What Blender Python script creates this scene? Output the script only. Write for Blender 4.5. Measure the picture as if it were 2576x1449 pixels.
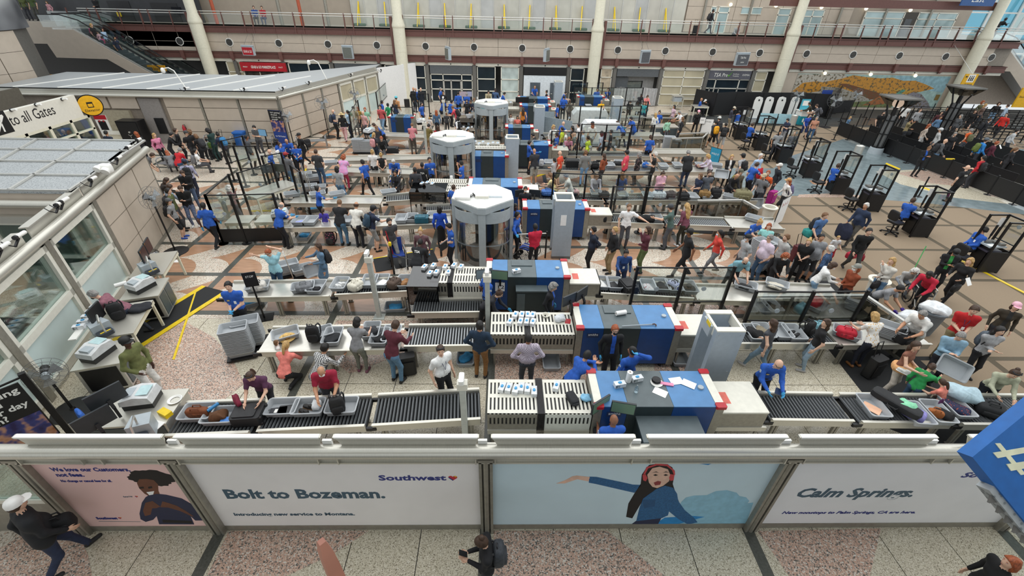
# Airport security checkpoint hall seen from a bridge above it.  Units: metres.
import bpy,math,random
import numpy as np
from mathutils import Vector,Matrix
random.seed(7)
for o in list(bpy.data.objects):bpy.data.objects.remove(o)
SC=bpy.context.scene
COL=SC.collection
R=math.radians
PI=math.pi

# ---------------------------------------------------------------- camera, light, exposure
cam=bpy.data.cameras.new('camera')
cam.sensor_width=36;cam.lens=15.593;cam.clip_end=400
co=bpy.data.objects.new('camera',cam);COL.objects.link(co)
co.matrix_world=Matrix(((0.999715,-0.007683,-0.022609,0.000000),(-0.014456,0.558884,-0.829120,0.000000),(0.019006,0.829210,0.558614,8.243000),(0.000000,0.000000,0.000000,1.000000)))
SC.camera=co
w=bpy.data.worlds.new('daylight');SC.world=w;w.use_nodes=True
bg=w.node_tree.nodes['Background']
bg.inputs[0].default_value=(0.91,0.965,1.0,1);bg.inputs[1].default_value=0.8
def area(name,loc,size,power,rot=(0,0,0),col=(1,1,1)):
    l=bpy.data.lights.new(name,'AREA');l.shape='RECTANGLE';l.size,l.size_y=size;l.energy=power;l.color=col
    o=bpy.data.objects.new(name,l);COL.objects.link(o);o.location=loc;o.rotation_euler=rot;return o
area('roof_skylight',(2,24,17),(46,40),6800,col=(1,0.99,0.97))
area('end_skylight',(46,24,13),(22,36),1800,rot=(0,R(58),0),col=(0.94,0.98,1))
SC.view_settings.view_transform='Standard';SC.view_settings.look='None'
SC.view_settings.gamma=1;SC.view_settings.use_curve_mapping=False
SC.view_settings.exposure=0.08
SC.cycles.max_bounces=6;SC.cycles.transparent_max_bounces=14;SC.cycles.diffuse_bounces=3;SC.cycles.glossy_bounces=3
SC.cycles.use_denoising=True;SC.cycles.caustics_reflective=False;SC.cycles.caustics_refractive=False

# ---------------------------------------------------------------- materials
def lin(h):
    if not isinstance(h,str):return tuple(h)[:3]
    c=[int(h[i:i+2],16)/255 for i in(0,2,4)]
    return tuple(x/12.92 if x<=.04045 else((x+.055)/1.055)**2.4 for x in c)
MATS={}
def mat(h,rough=.55,metal=0.,nz=0.06,sc=9.,bump=0.,emit=0.,spec=.5,stretch=None,key=None):
    k=key or(h,rough,metal,nz,sc,bump,emit,spec,stretch)
    if k in MATS:return MATS[k]
    m=bpy.data.materials.new('surface_'+(h if isinstance(h,str)else 'tint'));m.use_nodes=True
    nt=m.node_tree;b=nt.nodes['Principled BSDF'];c=lin(h)
    b.inputs['Roughness'].default_value=rough;b.inputs['Metallic'].default_value=metal
    b.inputs['Specular IOR Level'].default_value=spec
    tc=nt.nodes.new('ShaderNodeTexCoord');n=nt.nodes.new('ShaderNodeTexNoise');n.inputs['Scale'].default_value=sc;n.inputs['Detail'].default_value=2
    src=tc.outputs['Object']
    if stretch:
        mp=nt.nodes.new('ShaderNodeMapping');mp.inputs['Scale'].default_value=stretch
        nt.links.new(src,mp.inputs['Vector']);src=mp.outputs['Vector']
    nt.links.new(src,n.inputs['Vector'])
    r=nt.nodes.new('ShaderNodeValToRGB')
    r.color_ramp.elements[0].position=.3;r.color_ramp.elements[1].position=.7
    r.color_ramp.elements[0].color=(*[x*(1-nz*2)for x in c],1)
    r.color_ramp.elements[1].color=(*[min(1,x*(1+nz))for x in c],1)
    nt.links.new(n.outputs['Fac'],r.inputs['Fac']);nt.links.new(r.outputs['Color'],b.inputs['Base Color'])
    if bump:
        bp=nt.nodes.new('ShaderNodeBump');bp.inputs['Strength'].default_value=bump;bp.inputs['Distance'].default_value=.01
        nt.links.new(n.outputs['Fac'],bp.inputs['Height']);nt.links.new(bp.outputs['Normal'],b.inputs['Normal'])
    if emit:
        b.inputs['Emission Color'].default_value=(*c,1);b.inputs['Emission Strength'].default_value=emit
    MATS[k]=m;return m
def ramp_mat(name,tex,stops,rough=.4,sc=20.,metal=0.,interp='LINEAR',coord='Object',mapping=None,extra=None,spec=.5):
    if name in MATS:return MATS[name]
    m=bpy.data.materials.new(name);m.use_nodes=True;nt=m.node_tree;b=nt.nodes['Principled BSDF']
    b.inputs['Roughness'].default_value=rough;b.inputs['Metallic'].default_value=metal;b.inputs['Specular IOR Level'].default_value=spec
    tc=nt.nodes.new('ShaderNodeTexCoord');t=nt.nodes.new(tex)
    if 'Scale' in t.inputs:t.inputs['Scale'].default_value=sc
    mp=nt.nodes.new('ShaderNodeMapping')
    if mapping:mp.inputs['Scale'].default_value=mapping
    nt.links.new(tc.outputs[coord],mp.inputs['Vector']);nt.links.new(mp.outputs['Vector'],t.inputs['Vector'])
    r=nt.nodes.new('ShaderNodeValToRGB');r.color_ramp.interpolation=interp
    while len(r.color_ramp.elements)<len(stops):r.color_ramp.elements.new(.5)
    for e,(p,h)in zip(r.color_ramp.elements,stops):e.position=p;e.color=(*lin(h),1)
    out=t.outputs['Fac']if 'Fac' in t.outputs else(t.outputs['Distance']if 'Distance' in t.outputs else t.outputs[0])
    if extra:extra(nt,t,r,b)
    nt.links.new(out,r.inputs['Fac']);nt.links.new(r.outputs['Color'],b.inputs['Base Color'])
    MATS[name]=m;return m
def vor_rand(nt,t,r,b):
    sp=nt.nodes.new('ShaderNodeSeparateColor');nt.links.new(t.outputs['Color'],sp.inputs[0])
    for l in list(nt.links):
        if l.to_socket==r.inputs['Fac']:nt.links.remove(l)
    r['src']=1
    t['sp']=sp.name
def speckle(name,stops,sc,rough):
    m=ramp_mat(name,'ShaderNodeTexVoronoi',stops,rough=rough,sc=sc,interp='CONSTANT')
    nt=m.node_tree;t=[n for n in nt.nodes if n.bl_idname=='ShaderNodeTexVoronoi'][0];r=[n for n in nt.nodes if n.bl_idname=='ShaderNodeValToRGB'][0]
    sp=nt.nodes.new('ShaderNodeSeparateColor');nt.links.new(t.outputs['Color'],sp.inputs[0]);nt.links.new(sp.outputs[0],r.inputs['Fac'])
    return m
def glass_mat(name,tint=(.93,.96,.95),gloss=.04,rough=.02):
    if name in MATS:return MATS[name]
    m=bpy.data.materials.new(name);m.use_nodes=True;nt=m.node_tree;nt.nodes.clear()
    o=nt.nodes.new('ShaderNodeOutputMaterial');t=nt.nodes.new('ShaderNodeBsdfTransparent');t.inputs[0].default_value=(*tint,1)
    g=nt.nodes.new('ShaderNodeBsdfGlossy');g.inputs['Roughness'].default_value=rough
    f=nt.nodes.new('ShaderNodeLayerWeight');f.inputs[0].default_value=.35
    n=nt.nodes.new('ShaderNodeTexNoise');n.inputs['Scale'].default_value=3
    mm=nt.nodes.new('ShaderNodeMath');mm.operation='MULTIPLY_ADD';mm.inputs[1].default_value=.4;mm.inputs[2].default_value=gloss
    nt.links.new(f.outputs['Fresnel'],mm.inputs[0]);x=nt.nodes.new('ShaderNodeMixShader')
    nt.links.new(mm.outputs[0],x.inputs[0]);nt.links.new(t.outputs[0],x.inputs[1]);nt.links.new(g.outputs[0],x.inputs[2]);nt.links.new(x.outputs[0],o.inputs[0])
    MATS[name]=m;return m
STEEL=mat('c6c3b8',.34,.6,.05,14,stretch=(1,1,40),key='steel')
STEELX=mat('cfccc1',.32,.55,.05,10,stretch=(40,1,1),key='steelx')
STEELD=mat('9a968b',.4,.5,.06,12,key='steeld')
BLACK=mat('141416',.5,0,.1,key='black')
BLACKM=mat('1b1b1d',.38,.3,.1,key='blackm')
RUB=mat('1e1f20',.8,0,.1,60,.2,key='rub')
WHITE=mat('efeee8',.5,0,.02,key='white')
OFFW=mat('e2dfd2',.45,0,.03,key='offw')
CREAM=mat('ddd9c4',.5,0,.03,key='cream')
BEIGE=mat('c0b3a3',.6,0,.025,3,key='beige')
BROWN=mat('6b4740',.55,0,.05,key='brown')
GREYP=mat('a9b2b7',.45,0,.03,key='greyplastic')
GREYS=mat('aab3b6',.45,.1,.03,key='scannergrey')
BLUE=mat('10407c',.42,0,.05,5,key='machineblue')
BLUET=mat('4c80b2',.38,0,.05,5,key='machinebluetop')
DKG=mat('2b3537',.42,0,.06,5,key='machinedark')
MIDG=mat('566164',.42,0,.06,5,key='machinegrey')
RED=mat('b3202c',.4,0,.05,key='red')
YEL=mat('e8c713',.5,0,.06,key='yellow')
PAPER=mat('f4f3f0',.7,0,.02,key='paper')
ALU=mat('cfcec8',.35,.6,.03,key='alu')
GLASS=glass_mat('clear_panel')
GLASSG=glass_mat('green_glass',(.78,.88,.86),.12)
FROST=mat('cfe0de',.35,0,.03,2,key='frosted')
CARPET=mat('93816b',.95,0,.1,160,.3,key='carpet')
CARPETD=mat('5f5545',.95,0,.1,160,.3,key='carpetdark')

# ---------------------------------------------------------------- mesh helpers
class MB:
    def __init__(s):s.v=[];s.f=[];s.m=[];s.M=None
    def add(s,vs,fs,m=0):
        o=len(s.v)
        if s.M is not None:vs=[tuple(s.M@Vector(p))for p in vs]
        s.v+=[tuple(p)for p in vs];s.f+=[tuple(i+o for i in f)for f in fs]
        s.m+=[m]*len(fs)if isinstance(m,int)else list(m)
        return s
    def box(s,x0,y0,z0,x1,y1,z1,m=0):
        x0,x1=sorted((x0,x1));y0,y1=sorted((y0,y1));z0,z1=sorted((z0,z1))
        v=[(x0,y0,z0),(x1,y0,z0),(x1,y1,z0),(x0,y1,z0),(x0,y0,z1),(x1,y0,z1),(x1,y1,z1),(x0,y1,z1)]
        return s.add(v,[(3,2,1,0),(4,5,6,7),(0,1,5,4),(1,2,6,5),(2,3,7,6),(3,0,4,7)],m)
    def bar(s,p,q,w,h,m=0,up=(0,0,1)):
        p,q=Vector(p),Vector(q);d=(q-p).normalized();u=Vector(up)
        if abs(d.dot(u))>.95:u=Vector((0,1,0))
        x=d.cross(u).normalized();u=x.cross(d)
        v=[tuple(b+x*(i*w/2)+u*(j*h/2))for b in(p,q)for i,j in((-1,-1),(1,-1),(1,1),(-1,1))]
        return s.add(v,[(0,1,2,3),(7,6,5,4),(0,4,5,1),(1,5,6,2),(2,6,7,3),(3,7,4,0)],m)
    def cyl(s,p,q,r,r2=None,n=12,m=0):
        r2=r if r2 is None else r2;p,q=Vector(p),Vector(q);d=(q-p).normalized()
        u=Vector((0,0,1))if abs(d.z)<.9 else Vector((1,0,0));x=d.cross(u).normalized();y=d.cross(x)
        v=[tuple(b+(x*math.cos(2*PI*i/n)+y*math.sin(2*PI*i/n))*rr)for b,rr in((p,r),(q,r2))for i in range(n)]
        f=[(i,(i+1)%n,n+(i+1)%n,n+i)for i in range(n)]+[tuple(range(n))[::-1],tuple(range(n,2*n))]
        return s.add(v,f,m)
    def tube(s,pts,r,n=8,m=0,closed=False):
        P=[Vector(p)for p in pts];L=len(P);v=[];px=None
        for i,p in enumerate(P):
            a=P[i-1]if(i or closed)else p;b=P[(i+1)%L]if(i<L-1 or closed)else p
            d=(b-a).normalized()
            x=px-d*px.dot(d)if px is not None else d.cross(Vector((0,0,1))if abs(d.z)<.9 else Vector((1,0,0)))
            x.normalize();y=d.cross(x);px=x;rr=r[i]if isinstance(r,(list,tuple))else r
            v+=[tuple(p+(x*math.cos(2*PI*k/n)+y*math.sin(2*PI*k/n))*rr)for k in range(n)]
        f=[]
        for i in range(L if closed else L-1):
            j=(i+1)%L
            f+=[(i*n+k,i*n+(k+1)%n,j*n+(k+1)%n,j*n+k)for k in range(n)]
        if not closed:f+=[tuple(range(n))[::-1],tuple(range((L-1)*n,L*n))]
        return s.add(v,f,m)
    def lathe(s,prof,n=16,c=(0,0,0),m=0,axis='z'):
        v=[]
        for r,z in prof:
            for k in range(n):
                a=2*PI*k/n;q=(r*math.cos(a),r*math.sin(a),z)
                if axis=='y':q=(q[0],q[2],q[1])
                if axis=='x':q=(q[2],q[0],q[1])
                v.append((c[0]+q[0],c[1]+q[1],c[2]+q[2]))
        L=len(prof)
        f=[(i*n+k,i*n+(k+1)%n,(i+1)*n+(k+1)%n,(i+1)*n+k)for i in range(L-1)for k in range(n)]
        if L>2 and math.dist(prof[0],prof[-1])<.06:f+=[((L-1)*n+k,(L-1)*n+(k+1)%n,(k+1)%n,k)for k in range(n)];return s.add(v,f,m)
        if prof[0][0]>1e-4:f.append(tuple(range(n))[::-1])
        if prof[-1][0]>1e-4:f.append(tuple(range((L-1)*n,L*n)))
        return s.add(v,f,m)
    def prism(s,poly,z0,z1,m=0):
        A=sum(poly[i-1][0]*poly[i][1]-poly[i][0]*poly[i-1][1]for i in range(len(poly)))
        if A<0:poly=poly[::-1]
        n=len(poly);v=[(x,y,z0)for x,y in poly]+[(x,y,z1)for x,y in poly]
        return s.add(v,[tuple(range(n))[::-1],tuple(range(n,2*n))]+[(i,(i+1)%n,n+(i+1)%n,n+i)for i in range(n)],m)
    def xzprism(s,poly,y0,y1,m=0):          # polygon drawn in X-Z, thickness along Y
        A=sum(poly[i-1][0]*poly[i][1]-poly[i][0]*poly[i-1][1]for i in range(len(poly)))
        if A>0:poly=poly[::-1]
        n=len(poly);v=[(x,y0,z)for x,z in poly]+[(x,y1,z)for x,z in poly]
        return s.add(v,[tuple(range(n))[::-1],tuple(range(n,2*n))]+[(i,(i+1)%n,n+(i+1)%n,n+i)for i in range(n)],m)
    def rbox(s,x0,y0,z0,x1,y1,z1,r=.04,m=0,n=3,top=.0):   # rounded in plan, slightly domed
        p=[]
        for cx,cy,a0 in((x1-r,y1-r,0),(x0+r,y1-r,90),(x0+r,y0+r,180),(x1-r,y0+r,270)):
            p+=[(cx+r*math.cos(R(a0+90*i/n)),cy+r*math.sin(R(a0+90*i/n)))for i in range(n+1)]
        return s.prism(p,z0,z1,m)
    def pill(s,c,sx,sy,sz,e=.45,nu=14,nv=9,m=0,rz=0):      # soft superellipsoid
        v=[];pw=lambda t,e:math.copysign(abs(t)**e,t)
        for i in range(nv):
            t=-PI/2+PI*i/(nv-1)
            for k in range(nu):
                u=2*PI*k/nu
                x=sx/2*pw(math.cos(t),e)*pw(math.cos(u),e);y=sy/2*pw(math.cos(t),e)*pw(math.sin(u),e);z=sz/2*pw(math.sin(t),e)
                v.append((c[0]+x*math.cos(rz)-y*math.sin(rz),c[1]+x*math.sin(rz)+y*math.cos(rz),c[2]+z))
        f=[(i*nu+k,i*nu+(k+1)%nu,(i+1)*nu+(k+1)%nu,(i+1)*nu+k)for i in range(nv-1)for k in range(nu)]
        return s.add(v,f,m)
    def mesh(s,name,mats,smooth=35):
        me=bpy.data.meshes.new(name);me.from_pydata(s.v,[],s.f)
        for q in(mats if isinstance(mats,(list,tuple))else[mats]):me.materials.append(q)
        if any(s.m):me.polygons.foreach_set('material_index',s.m)
        if smooth:me.shade_smooth();me.set_sharp_from_angle(angle=R(smooth))
        return me
    def obj(s,name,mats,parent=None,smooth=35,**k):return link(name,s.mesh(name,mats,smooth),parent,**k)
def link(name,me,parent=None,label=None,cat=None,group=None,kind=None,loc=None,rz=None,rot=None):
    o=bpy.data.objects.new(name,me);COL.objects.link(o)
    if parent is not None:o.parent=parent
    if label:o['label']=label
    if cat:o['category']=cat
    if group:o['group']=group
    if kind:o['kind']=kind
    if loc is not None:o.location=loc if len(loc)==3 else(*loc,0)
    if rz is not None:o.rotation_euler=(0,0,R(rz))
    if rot is not None:o.rotation_euler=tuple(R(a)for a in rot)
    return o
def T(name,label,cat,loc=(0,0,0),rz=0,group=None):return link(name,None,None,label,cat,group,None,loc,rz)
def S(name,bm,m,parent=None,label=None,smooth=35,**k):return bm.obj(name,m,parent,smooth,label=label,kind='structure' if parent is None else None,**k)
def dup(root,loc=None,rz=None,label=None,group=None):
    r=root.copy();COL.objects.link(r)
    if loc is not None:r.location=loc if len(loc)==3 else(*loc,0)
    if rz is not None:r.rotation_euler=(0,0,R(rz))
    if label:r['label']=label
    if group:r['group']=group
    for ch in list(root.children):
        c=ch.copy();COL.objects.link(c);c.parent=r
        for g in list(ch.children):
            d=g.copy();COL.objects.link(d);d.parent=c
    return r
FONTS={}
def text_mesh(s,size,ext=.002,bold=0.,shear=0.,align='LEFT',space=1.):
    cu=bpy.data.curves.new('lettering','FONT');cu.body=s;cu.size=size;cu.extrude=ext;cu.offset=bold;cu.shear=shear;cu.align_x=align
    cu.space_character=space;cu.resolution_u=2
    o=bpy.data.objects.new('lettering',cu);COL.objects.link(o)
    me=bpy.data.meshes.new_from_object(o.evaluated_get(bpy.context.evaluated_depsgraph_get()))
    bpy.data.objects.remove(o);bpy.data.curves.remove(cu);return me
def text(s,size,m,parent,loc,rot=(90,0,0),name='lettering',width=None,**k):
    me=text_mesh(s,size,**k);me.materials.clear();me.materials.append(m)
    if width:
        xs=[v.co.x for v in me.vertices]
        if xs:
            f=width/max(1e-6,max(xs)-min(xs))
            for v in me.vertices:v.co.x*=f
    o=link(name,me,parent,loc=loc,rot=rot);return o

# ---------------------------------------------------------------- floor
GRAN_C=speckle('granite_cream',[(0,'8d8470'),(.1,'b7ad96'),(.3,'cdc4ae'),(.6,'d9d1bd'),(.85,'c2b9a3'),(.95,'e6e0d0')],70,.26)
GRAN_P=speckle('granite_pink',[(0,'605b55'),(.13,'95887d'),(.27,'bd9a86'),(.5,'c9a692'),(.72,'d0b8a6'),(.88,'dad2c7')],52,.3)
GRAN_F=speckle('granite_fan',[(0,'9a8f80'),(.12,'c3b6a4'),(.35,'d8cdbd'),(.7,'e0d7c9'),(.9,'c9a892')],45,.2)
SANDST=mat('b38b6e',.2,0,.08,2.2,stretch=(1,4,1),key='sandstone')
STRIPE=mat('55564f',.22,0,.1,25,key='darkstripe')
JOINT=mat('3c3a36',.7,0,.1,key='joint')
SLATE=mat('7f8d90',.18,0,.1,3,key='slate')
b=MB();b.box(-48,-8,-.3,60,42,-.012)
floor=S('floor',b,JOINT)
def piece(name,poly,z,m):return MB().prism(poly,-.012,z,).obj(name,m,floor,0)
# granite slabs with open joints: near rows one by one
for x0 in(9.52,10.7,11.9,13.1):
    for y0,y1 in((.8,2.0),(2.0,3.2),(3.2,4.4)):piece('floor_slab',[(x0,y0+.008),(x0+1.17,y0+.008),(x0+1.17,y1),(x0,y1)],0,GRAN_C)
XS=[-7.43,-6.25,-5.06,-3.85,-2.65,-1.44,-.235,.98,2.2,3.41,4.63,5.82,7.0,8.2,9.4]
for i in range(len(XS)-1):
    for y0,y1 in((1.9,3.1),(3.1,4.3),(4.3,5.5),(5.5,6.7),(6.7,7.9),(7.9,9.2),(9.2,10.5)):
        piece('floor_slab',[(XS[i]+.008,y0+.008),(XS[i+1]-.008,y0+.008),(XS[i+1]-.008,y1-.008),(XS[i]+.008,y1-.008)],0,GRAN_C)
for i in range(3):
    for y0,y1 in((4.3,6.4),(6.4,8.5),(8.5,10.5)):
        x0=-11.2+i*1.26
        piece('floor_slab',[(x0+.008,y0+.008),(x0+1.25,y0+.008),(x0+1.25,y1-.008),(x0+.008,y1-.008)],0,GRAN_C)
b=MB()
for x in range(-22,15):
    for y in range(20):b.box(x*1.17+.3,10.5+y*1.6,-.012,x*1.17+1.462,12.092+y*1.6,0)
for x in range(-10,0):
    for y in range(3):b.box(-7.44-(x+11)*1.2+.008,-1+y*1.77,-.012,-7.44-(x+10)*1.2,.76+y*1.77,0)
    for y in range(3):b.box(26.4+x*1.2,-1+y*1.77,-.012,27.59+x*1.2,.76+y*1.77,0)
b.obj('floor_slab_field',GRAN_F,floor,0,kind='stuff')
for p in([(-9.28,10.36),(-8.02,9.62),(-7.09,8.75),(-6.37,7.9),(-6.61,7.32),(-8.09,7.32),(-9.17,7.95),(-10.39,9.27),(-10.24,10.35)],
          [(-4.88,10.44),(-0.43,10.49),(-0.4,9.68),(-1.44,9.17),(-2.8,8.93),(-3.88,8.25),(-5,9.15)],
          [(-0.21,9.18),(2.46,9.2),(2.35,7.6),(-0.18,7.65)],[(4.18,9.21),(5.25,9.73),(6,9.56),(4.67,8.01),(3.95,8)],
          [(3.74,11.26),(4.94,11.93),(8.19,11.53),(6.19,10.38),(4.05,10.45)],[(-7.72,7.32),(-5.86,7.32),(-5.87,6.57),(-7.51,6.41)],
          [(-4.92,4.28),(-2.4,4.27),(-2.9,3.88),(-3.57,3.53),(-4.9,3.54)],[(-0.12,4.26),(1.97,4.25),(2.81,3.49),(-0.1,3.5)],
          [(4.77,4.23),(7.13,4.27),(6.35,3.46),(4.95,3.47)],[(-8.49,4.29),(-7.6,4.29),(-7.09,3.86),(-6.8,3.55),(-8.3,3.56),(-8.7,3.99)]):
    piece('floor_inlay',p,.004,GRAN_P)
ROWS=[10.78,12.93,15.1,17.25,19.4,21.5,23.5,25.5,27.5,29.6,31.7]
def fan_edge(x,y0,y1,flip):
    ym=(y0+y1)/2;p=[]
    for i in range(7):
        a=PI/2*i/6;p.append((x+1.02*math.cos(a),y0+(ym-y0)*math.sin(a)))
    for i in range(1,7):
        t=i/6;p.append((x+1.15*t**.8,ym+(y1-ym)*t))
    if flip:p=[(q[0],y0+y1-q[1])for q in p][::-1]
    return p
for j in range(len(ROWS)-1):
    y0,y1=ROWS[j]+.09,ROWS[j+1]-.09
    xl,xr=(-14.6 if j<3 else-20),11.4
    k=0;x=-8.2-2.28*6
    while x<12:
        A=fan_edge(x,y0,y1,x>1.2);B=fan_edge(x+1.14,y0,y1,x>1.2)
        if x>xl and x+2.3<xr+1 and not(y0>21 and x<-14):piece('floor_inlay',A+B[::-1],.003,SANDST)
        x+=2.28
for y in ROWS:piece('floor_stripe',[(-14 if y<17 else-20,y-.1),(11.5,y-.1),(11.5,y+.1),(-14 if y<17 else-20,y+.1)],.006,STRIPE)
for x in(-18.9,-16.5,-14.1,-11.75,-9.5,-7.4,-5.06,-2.65,-.27,2.2,4.6,7.0,9.4):
    y0=10.7 if x in(-2.65,2.2,-9.5,-7.4,7.0)else(2 if-8<x else 11)
    if x<-12:y0=16.9
    piece('floor_stripe',[(x-.1,y0),(x+.1,y0),(x+.1,33),(x-.1,33)],.005,STRIPE)
# carpet squares between darker bands
CX=[11.4,13.5,15.45,17.7,19.85,22.05,24.2,26.4,28.6,30.8,33,35.2,37.4,39.6,41.8,44]
CY=[4.45,5.4,7.1,8.9,10.8,12.94,15.14,17.4,19.4,21.6,23.8,26,28.2,30.4,32.6,34.6]
piece('carpet_band',[(11.35,4.42),(46,4.42),(46,34.7),(11.35,34.7)],.004,CARPETD)
piece('carpet_band',[(9.84,9.08),(9.22,9.45),(9.07,7.58),(8.97,6.53)]+[(12,4.4),(12,16.2),(11.4,16.2)],.0055,RUB)
for i in range(len(CX)-1):
    for j in range(len(CY)-1):
        if 1:piece('carpet_square',[(CX[i]+.1,CY[j]+.08),(CX[i+1]-.1,CY[j]+.08),(CX[i+1]-.1,CY[j+1]-.08),(CX[i]+.1,CY[j+1]-.08)],.008,CARPET)
piece('floor_band',[(12.2,24.6),(12.2,20.6),(17,20.6),(20.8,19.8),(24.2,18.7),(30,17.2),(36,17),(36,29),(30,30.5),(25.5,30.2),(23.8,31.2),(18,27.2),(15.5,24.7)],.011,SLATE)
piece('floor_inlay',[(21.3,24.4),(21.2,22.4),(22.6,20.6),(25.2,19.7),(28,19),(31,18.4),(33,20),(31,23),(26,25.2)],.013,GRAN_C)
piece('floor_inlay',[(22.3,24.2),(23,22.6),(25,22),(26.8,22.6),(26.5,24),(24.4,24.8)],.014,GRAN_P)
piece('floor_inlay',[(24.6,20.9),(26.5,20),(29,19.5),(29.8,20.6),(28,21.5),(25.5,21.8)],.014,GRAN_P)
piece('floor_inlay',[(16.46,22.76),(17.35,22.98),(17.61,22.63),(16.94,22.03),(16.37,22.23)],.014,SANDST)
piece('floor_inlay',[(14.8,20.77),(16.55,20.98),(17.93,20.76),(17.65,20.5),(14.49,20.4)],.014,GRAN_P)
for q in([(-9.89,12.01),(-9.84,12.01),(-8.58,8.74),(-8.64,8.74)],[(1.54,22.75),(1.62,22.63),(3.24,24),(3.21,24.2)],[(4.12,26.06),(4.19,25.91),(5.17,26.72),(5.14,26.87)],[(7.59,16.46),(9.41,16.57),(9.37,16.46),(7.56,16.35)],[(-11.02,18.12),(-9.49,18.25),(-9.44,18.13),(-10.96,18)],[(-10.44,21.61),(-10.34,21.56),(-10.56,23.57),(-10.65,23.63)],[(22.15,22.09),(22.37,21.33),(22.19,21.16),(21.97,21.92)],[(17.52,14.35),(17.82,12.22),(17.72,12.12),(17.4,14.29)],[(23.07,26.01),(23.12,24.94),(22.89,24.73),(22.83,25.78)]):piece('floor_tape',q,.02,YEL)
piece('floor_band',[(12,35.2),(46,35.2),(46,37.6),(12,37.6)],.006,mat('4b4d4c',.18,0,.1,key='darkband'))
# ---------------------------------------------------------------- bridge deck the viewer stands on
b=MB();b.box(-30,-7,6.1,30,.35,6.55);S('ceiling',b,OFFW)
b=MB();b.box(-14,-6.8,6.55,14,-6.6,9);S('wall_rear',b,BEIGE)

# ---------------------------------------------------------------- front partition with advertising panels
YF=4.31
POSTS=[-7.43,-5.06,-.235,4.63,9.4]
wf=MB().box(-10.2,YF+.05,0,12,YF+.12,.05).obj('wall_front',STEELD,kind='structure')
def part(name,bm,m,parent,**k):return bm.obj(name,m,parent,**k)
for x in POSTS:
    b=MB();b.box(x-.11,YF-.1,0,x-.065,YF+.1,2.2).box(x+.065,YF-.1,0,x+.11,YF+.1,2.2).box(x-.07,YF-.02,0,x+.07,YF+.1,2.2)
    b.cyl((x,YF-.06,0),(x,YF-.06,2.15),.05,n=12).box(x-.12,YF-.12,2.14,x+.12,YF+.1,2.2)
    part('post',b,STEELD,wf)
b=MB();b.cyl((-10.2,YF-.04,2.32),(12,YF-.04,2.32),.115,n=20);part('handrail',b,STEELX,wf)
b=MB();b.box(-10.2,YF-.07,2.11,12,YF+.06,2.2).box(-10.2,YF-.1,2.09,12,YF+.02,2.115)
for x in POSTS+[-6.2,-2.65,2.2,7.0,11]:b.box(x-.16,YF-.12,2.1,x-.14,YF+.02,2.24).box(x+.14,YF-.12,2.1,x+.16,YF+.02,2.24)
part('beam',b,STEELX,wf)
for x0,x1 in((-10.1,-8.0),(-7.19,-5.02),(-4.87,-2.70),(-2.52,-0.33),(-0.15,2.05),(2.22,4.41),(4.58,6.75),(7.25,9.6),(9.75,12)):
    b=MB();b.xzprism([(x0,2.62),(x1,2.62),(x1-.06,2.42),(x0+.1,2.42)],YF+.0,YF+.02).box(x0,YF-.03,2.615,x1,YF+.035,2.64)
    part('deflector_plate',b,STEELX,wf)
    b=MB();b.box(x0+.02,YF-.034,2.612,x1-.02,YF+.037,2.645);part('plate_lip',b,WHITE,wf)
    b=MB();b.box(x1-.02,YF+.02,2.3,x1+.12,YF+.06,2.5);part('bracket',b,WHITE,wf)
for i in range(4):
    b=MB();b.box(POSTS[i]+.11,YF-.02,0,POSTS[i+1]-.11,YF+.05,.15);part('skirting_plate',b,STEELD,wf)
b=MB();b.box(-9.8,YF-.01,0,-7.55,YF+.03,.95);part('lower_panel',b,STEELD,wf)
b=MB();b.box(-9.8,YF-.03,.9,-7.54,YF+.04,1.0).box(-7.66,YF-.03,0,-7.54,YF+.04,2.1);part('glazing_frame',b,OFFW,wf)
b=MB();b.box(-9.8,YF,1.0,-7.66,YF+.02,2.1);part('glass_pane',b,GLASSG,wf)
b=MB();b.box(9.52,YF,.15,12,YF+.03,2.09);part('glass_pane',b,GLASSG,wf)

AD=lambda h:mat(h,.42,0,.015,2)
def panel(name,label,i,m):
    b=MB();b.box(POSTS[i]+.11,YF-.012,.15,POSTS[i+1]-.11,YF+.03,2.09)
    return b.obj(name,m,None,label=label,cat='advert')
INK=mat('26317f',.5,key='ink_navy');INKT=mat('3f5a6b',.5,key='ink_teal');AY=YF-.0125
def flat(parent,poly,m,k=0,name='print'):
    return MB().xzprism(poly,AY-.0012-.0012*k,AY-.0004).obj(name,m,parent,0)
def stripes(p,x0,x1,gold=True):
    L=x1-x0;z0,z1=2.035,2.075;c=[(0,.1,INK),(.115,.355,RED),(.37,.45,YEL),(.465,1,INK)]
    for a,e,m in c:flat(p,[(x0+L*a,z1),(x0+L*e-.02,z1),(x0+L*e,z0),(x0+L*a+.02,z0)],m,0,'colour_stripe')
def heart(p,cx,cz,s):
    pts=[]
    for i in range(24):
        t=2*PI*i/24;pts.append((cx+s*16*math.sin(t)**3/16,cz+s*(13*math.cos(t)-5*math.cos(2*t)-2*math.cos(3*t)-math.cos(4*t))/16))
    flat(p,pts,mat('c0202e',.5,key='heart_red'),0,'heart_logo')
    flat(p,[(cx-s*.95,cz+.0),(cx-s*.1,cz-s*1.0),(cx+s*.15,cz-s*.8),(cx-s*.85,cz+s*.35)],INK,1,'heart_band')
    flat(p,[(cx+s*.2,cz+s*.65),(cx+s*.55,cz+s*.75),(cx+s*.9,cz+s*.5),(cx+s*.7,cz+s*.2)],YEL,1,'heart_band')
def at(s,size,m,parent,x,z,w,**k):return text(s,size,m,parent,(x,AY-.001,z),width=w,**k)
p1=panel('advertising_panel','pink airline advert panel with smiling woman making a heart with her hands',0,AD('f0c9c3'))
stripes(p1,-7.3,-5.18)
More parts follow.
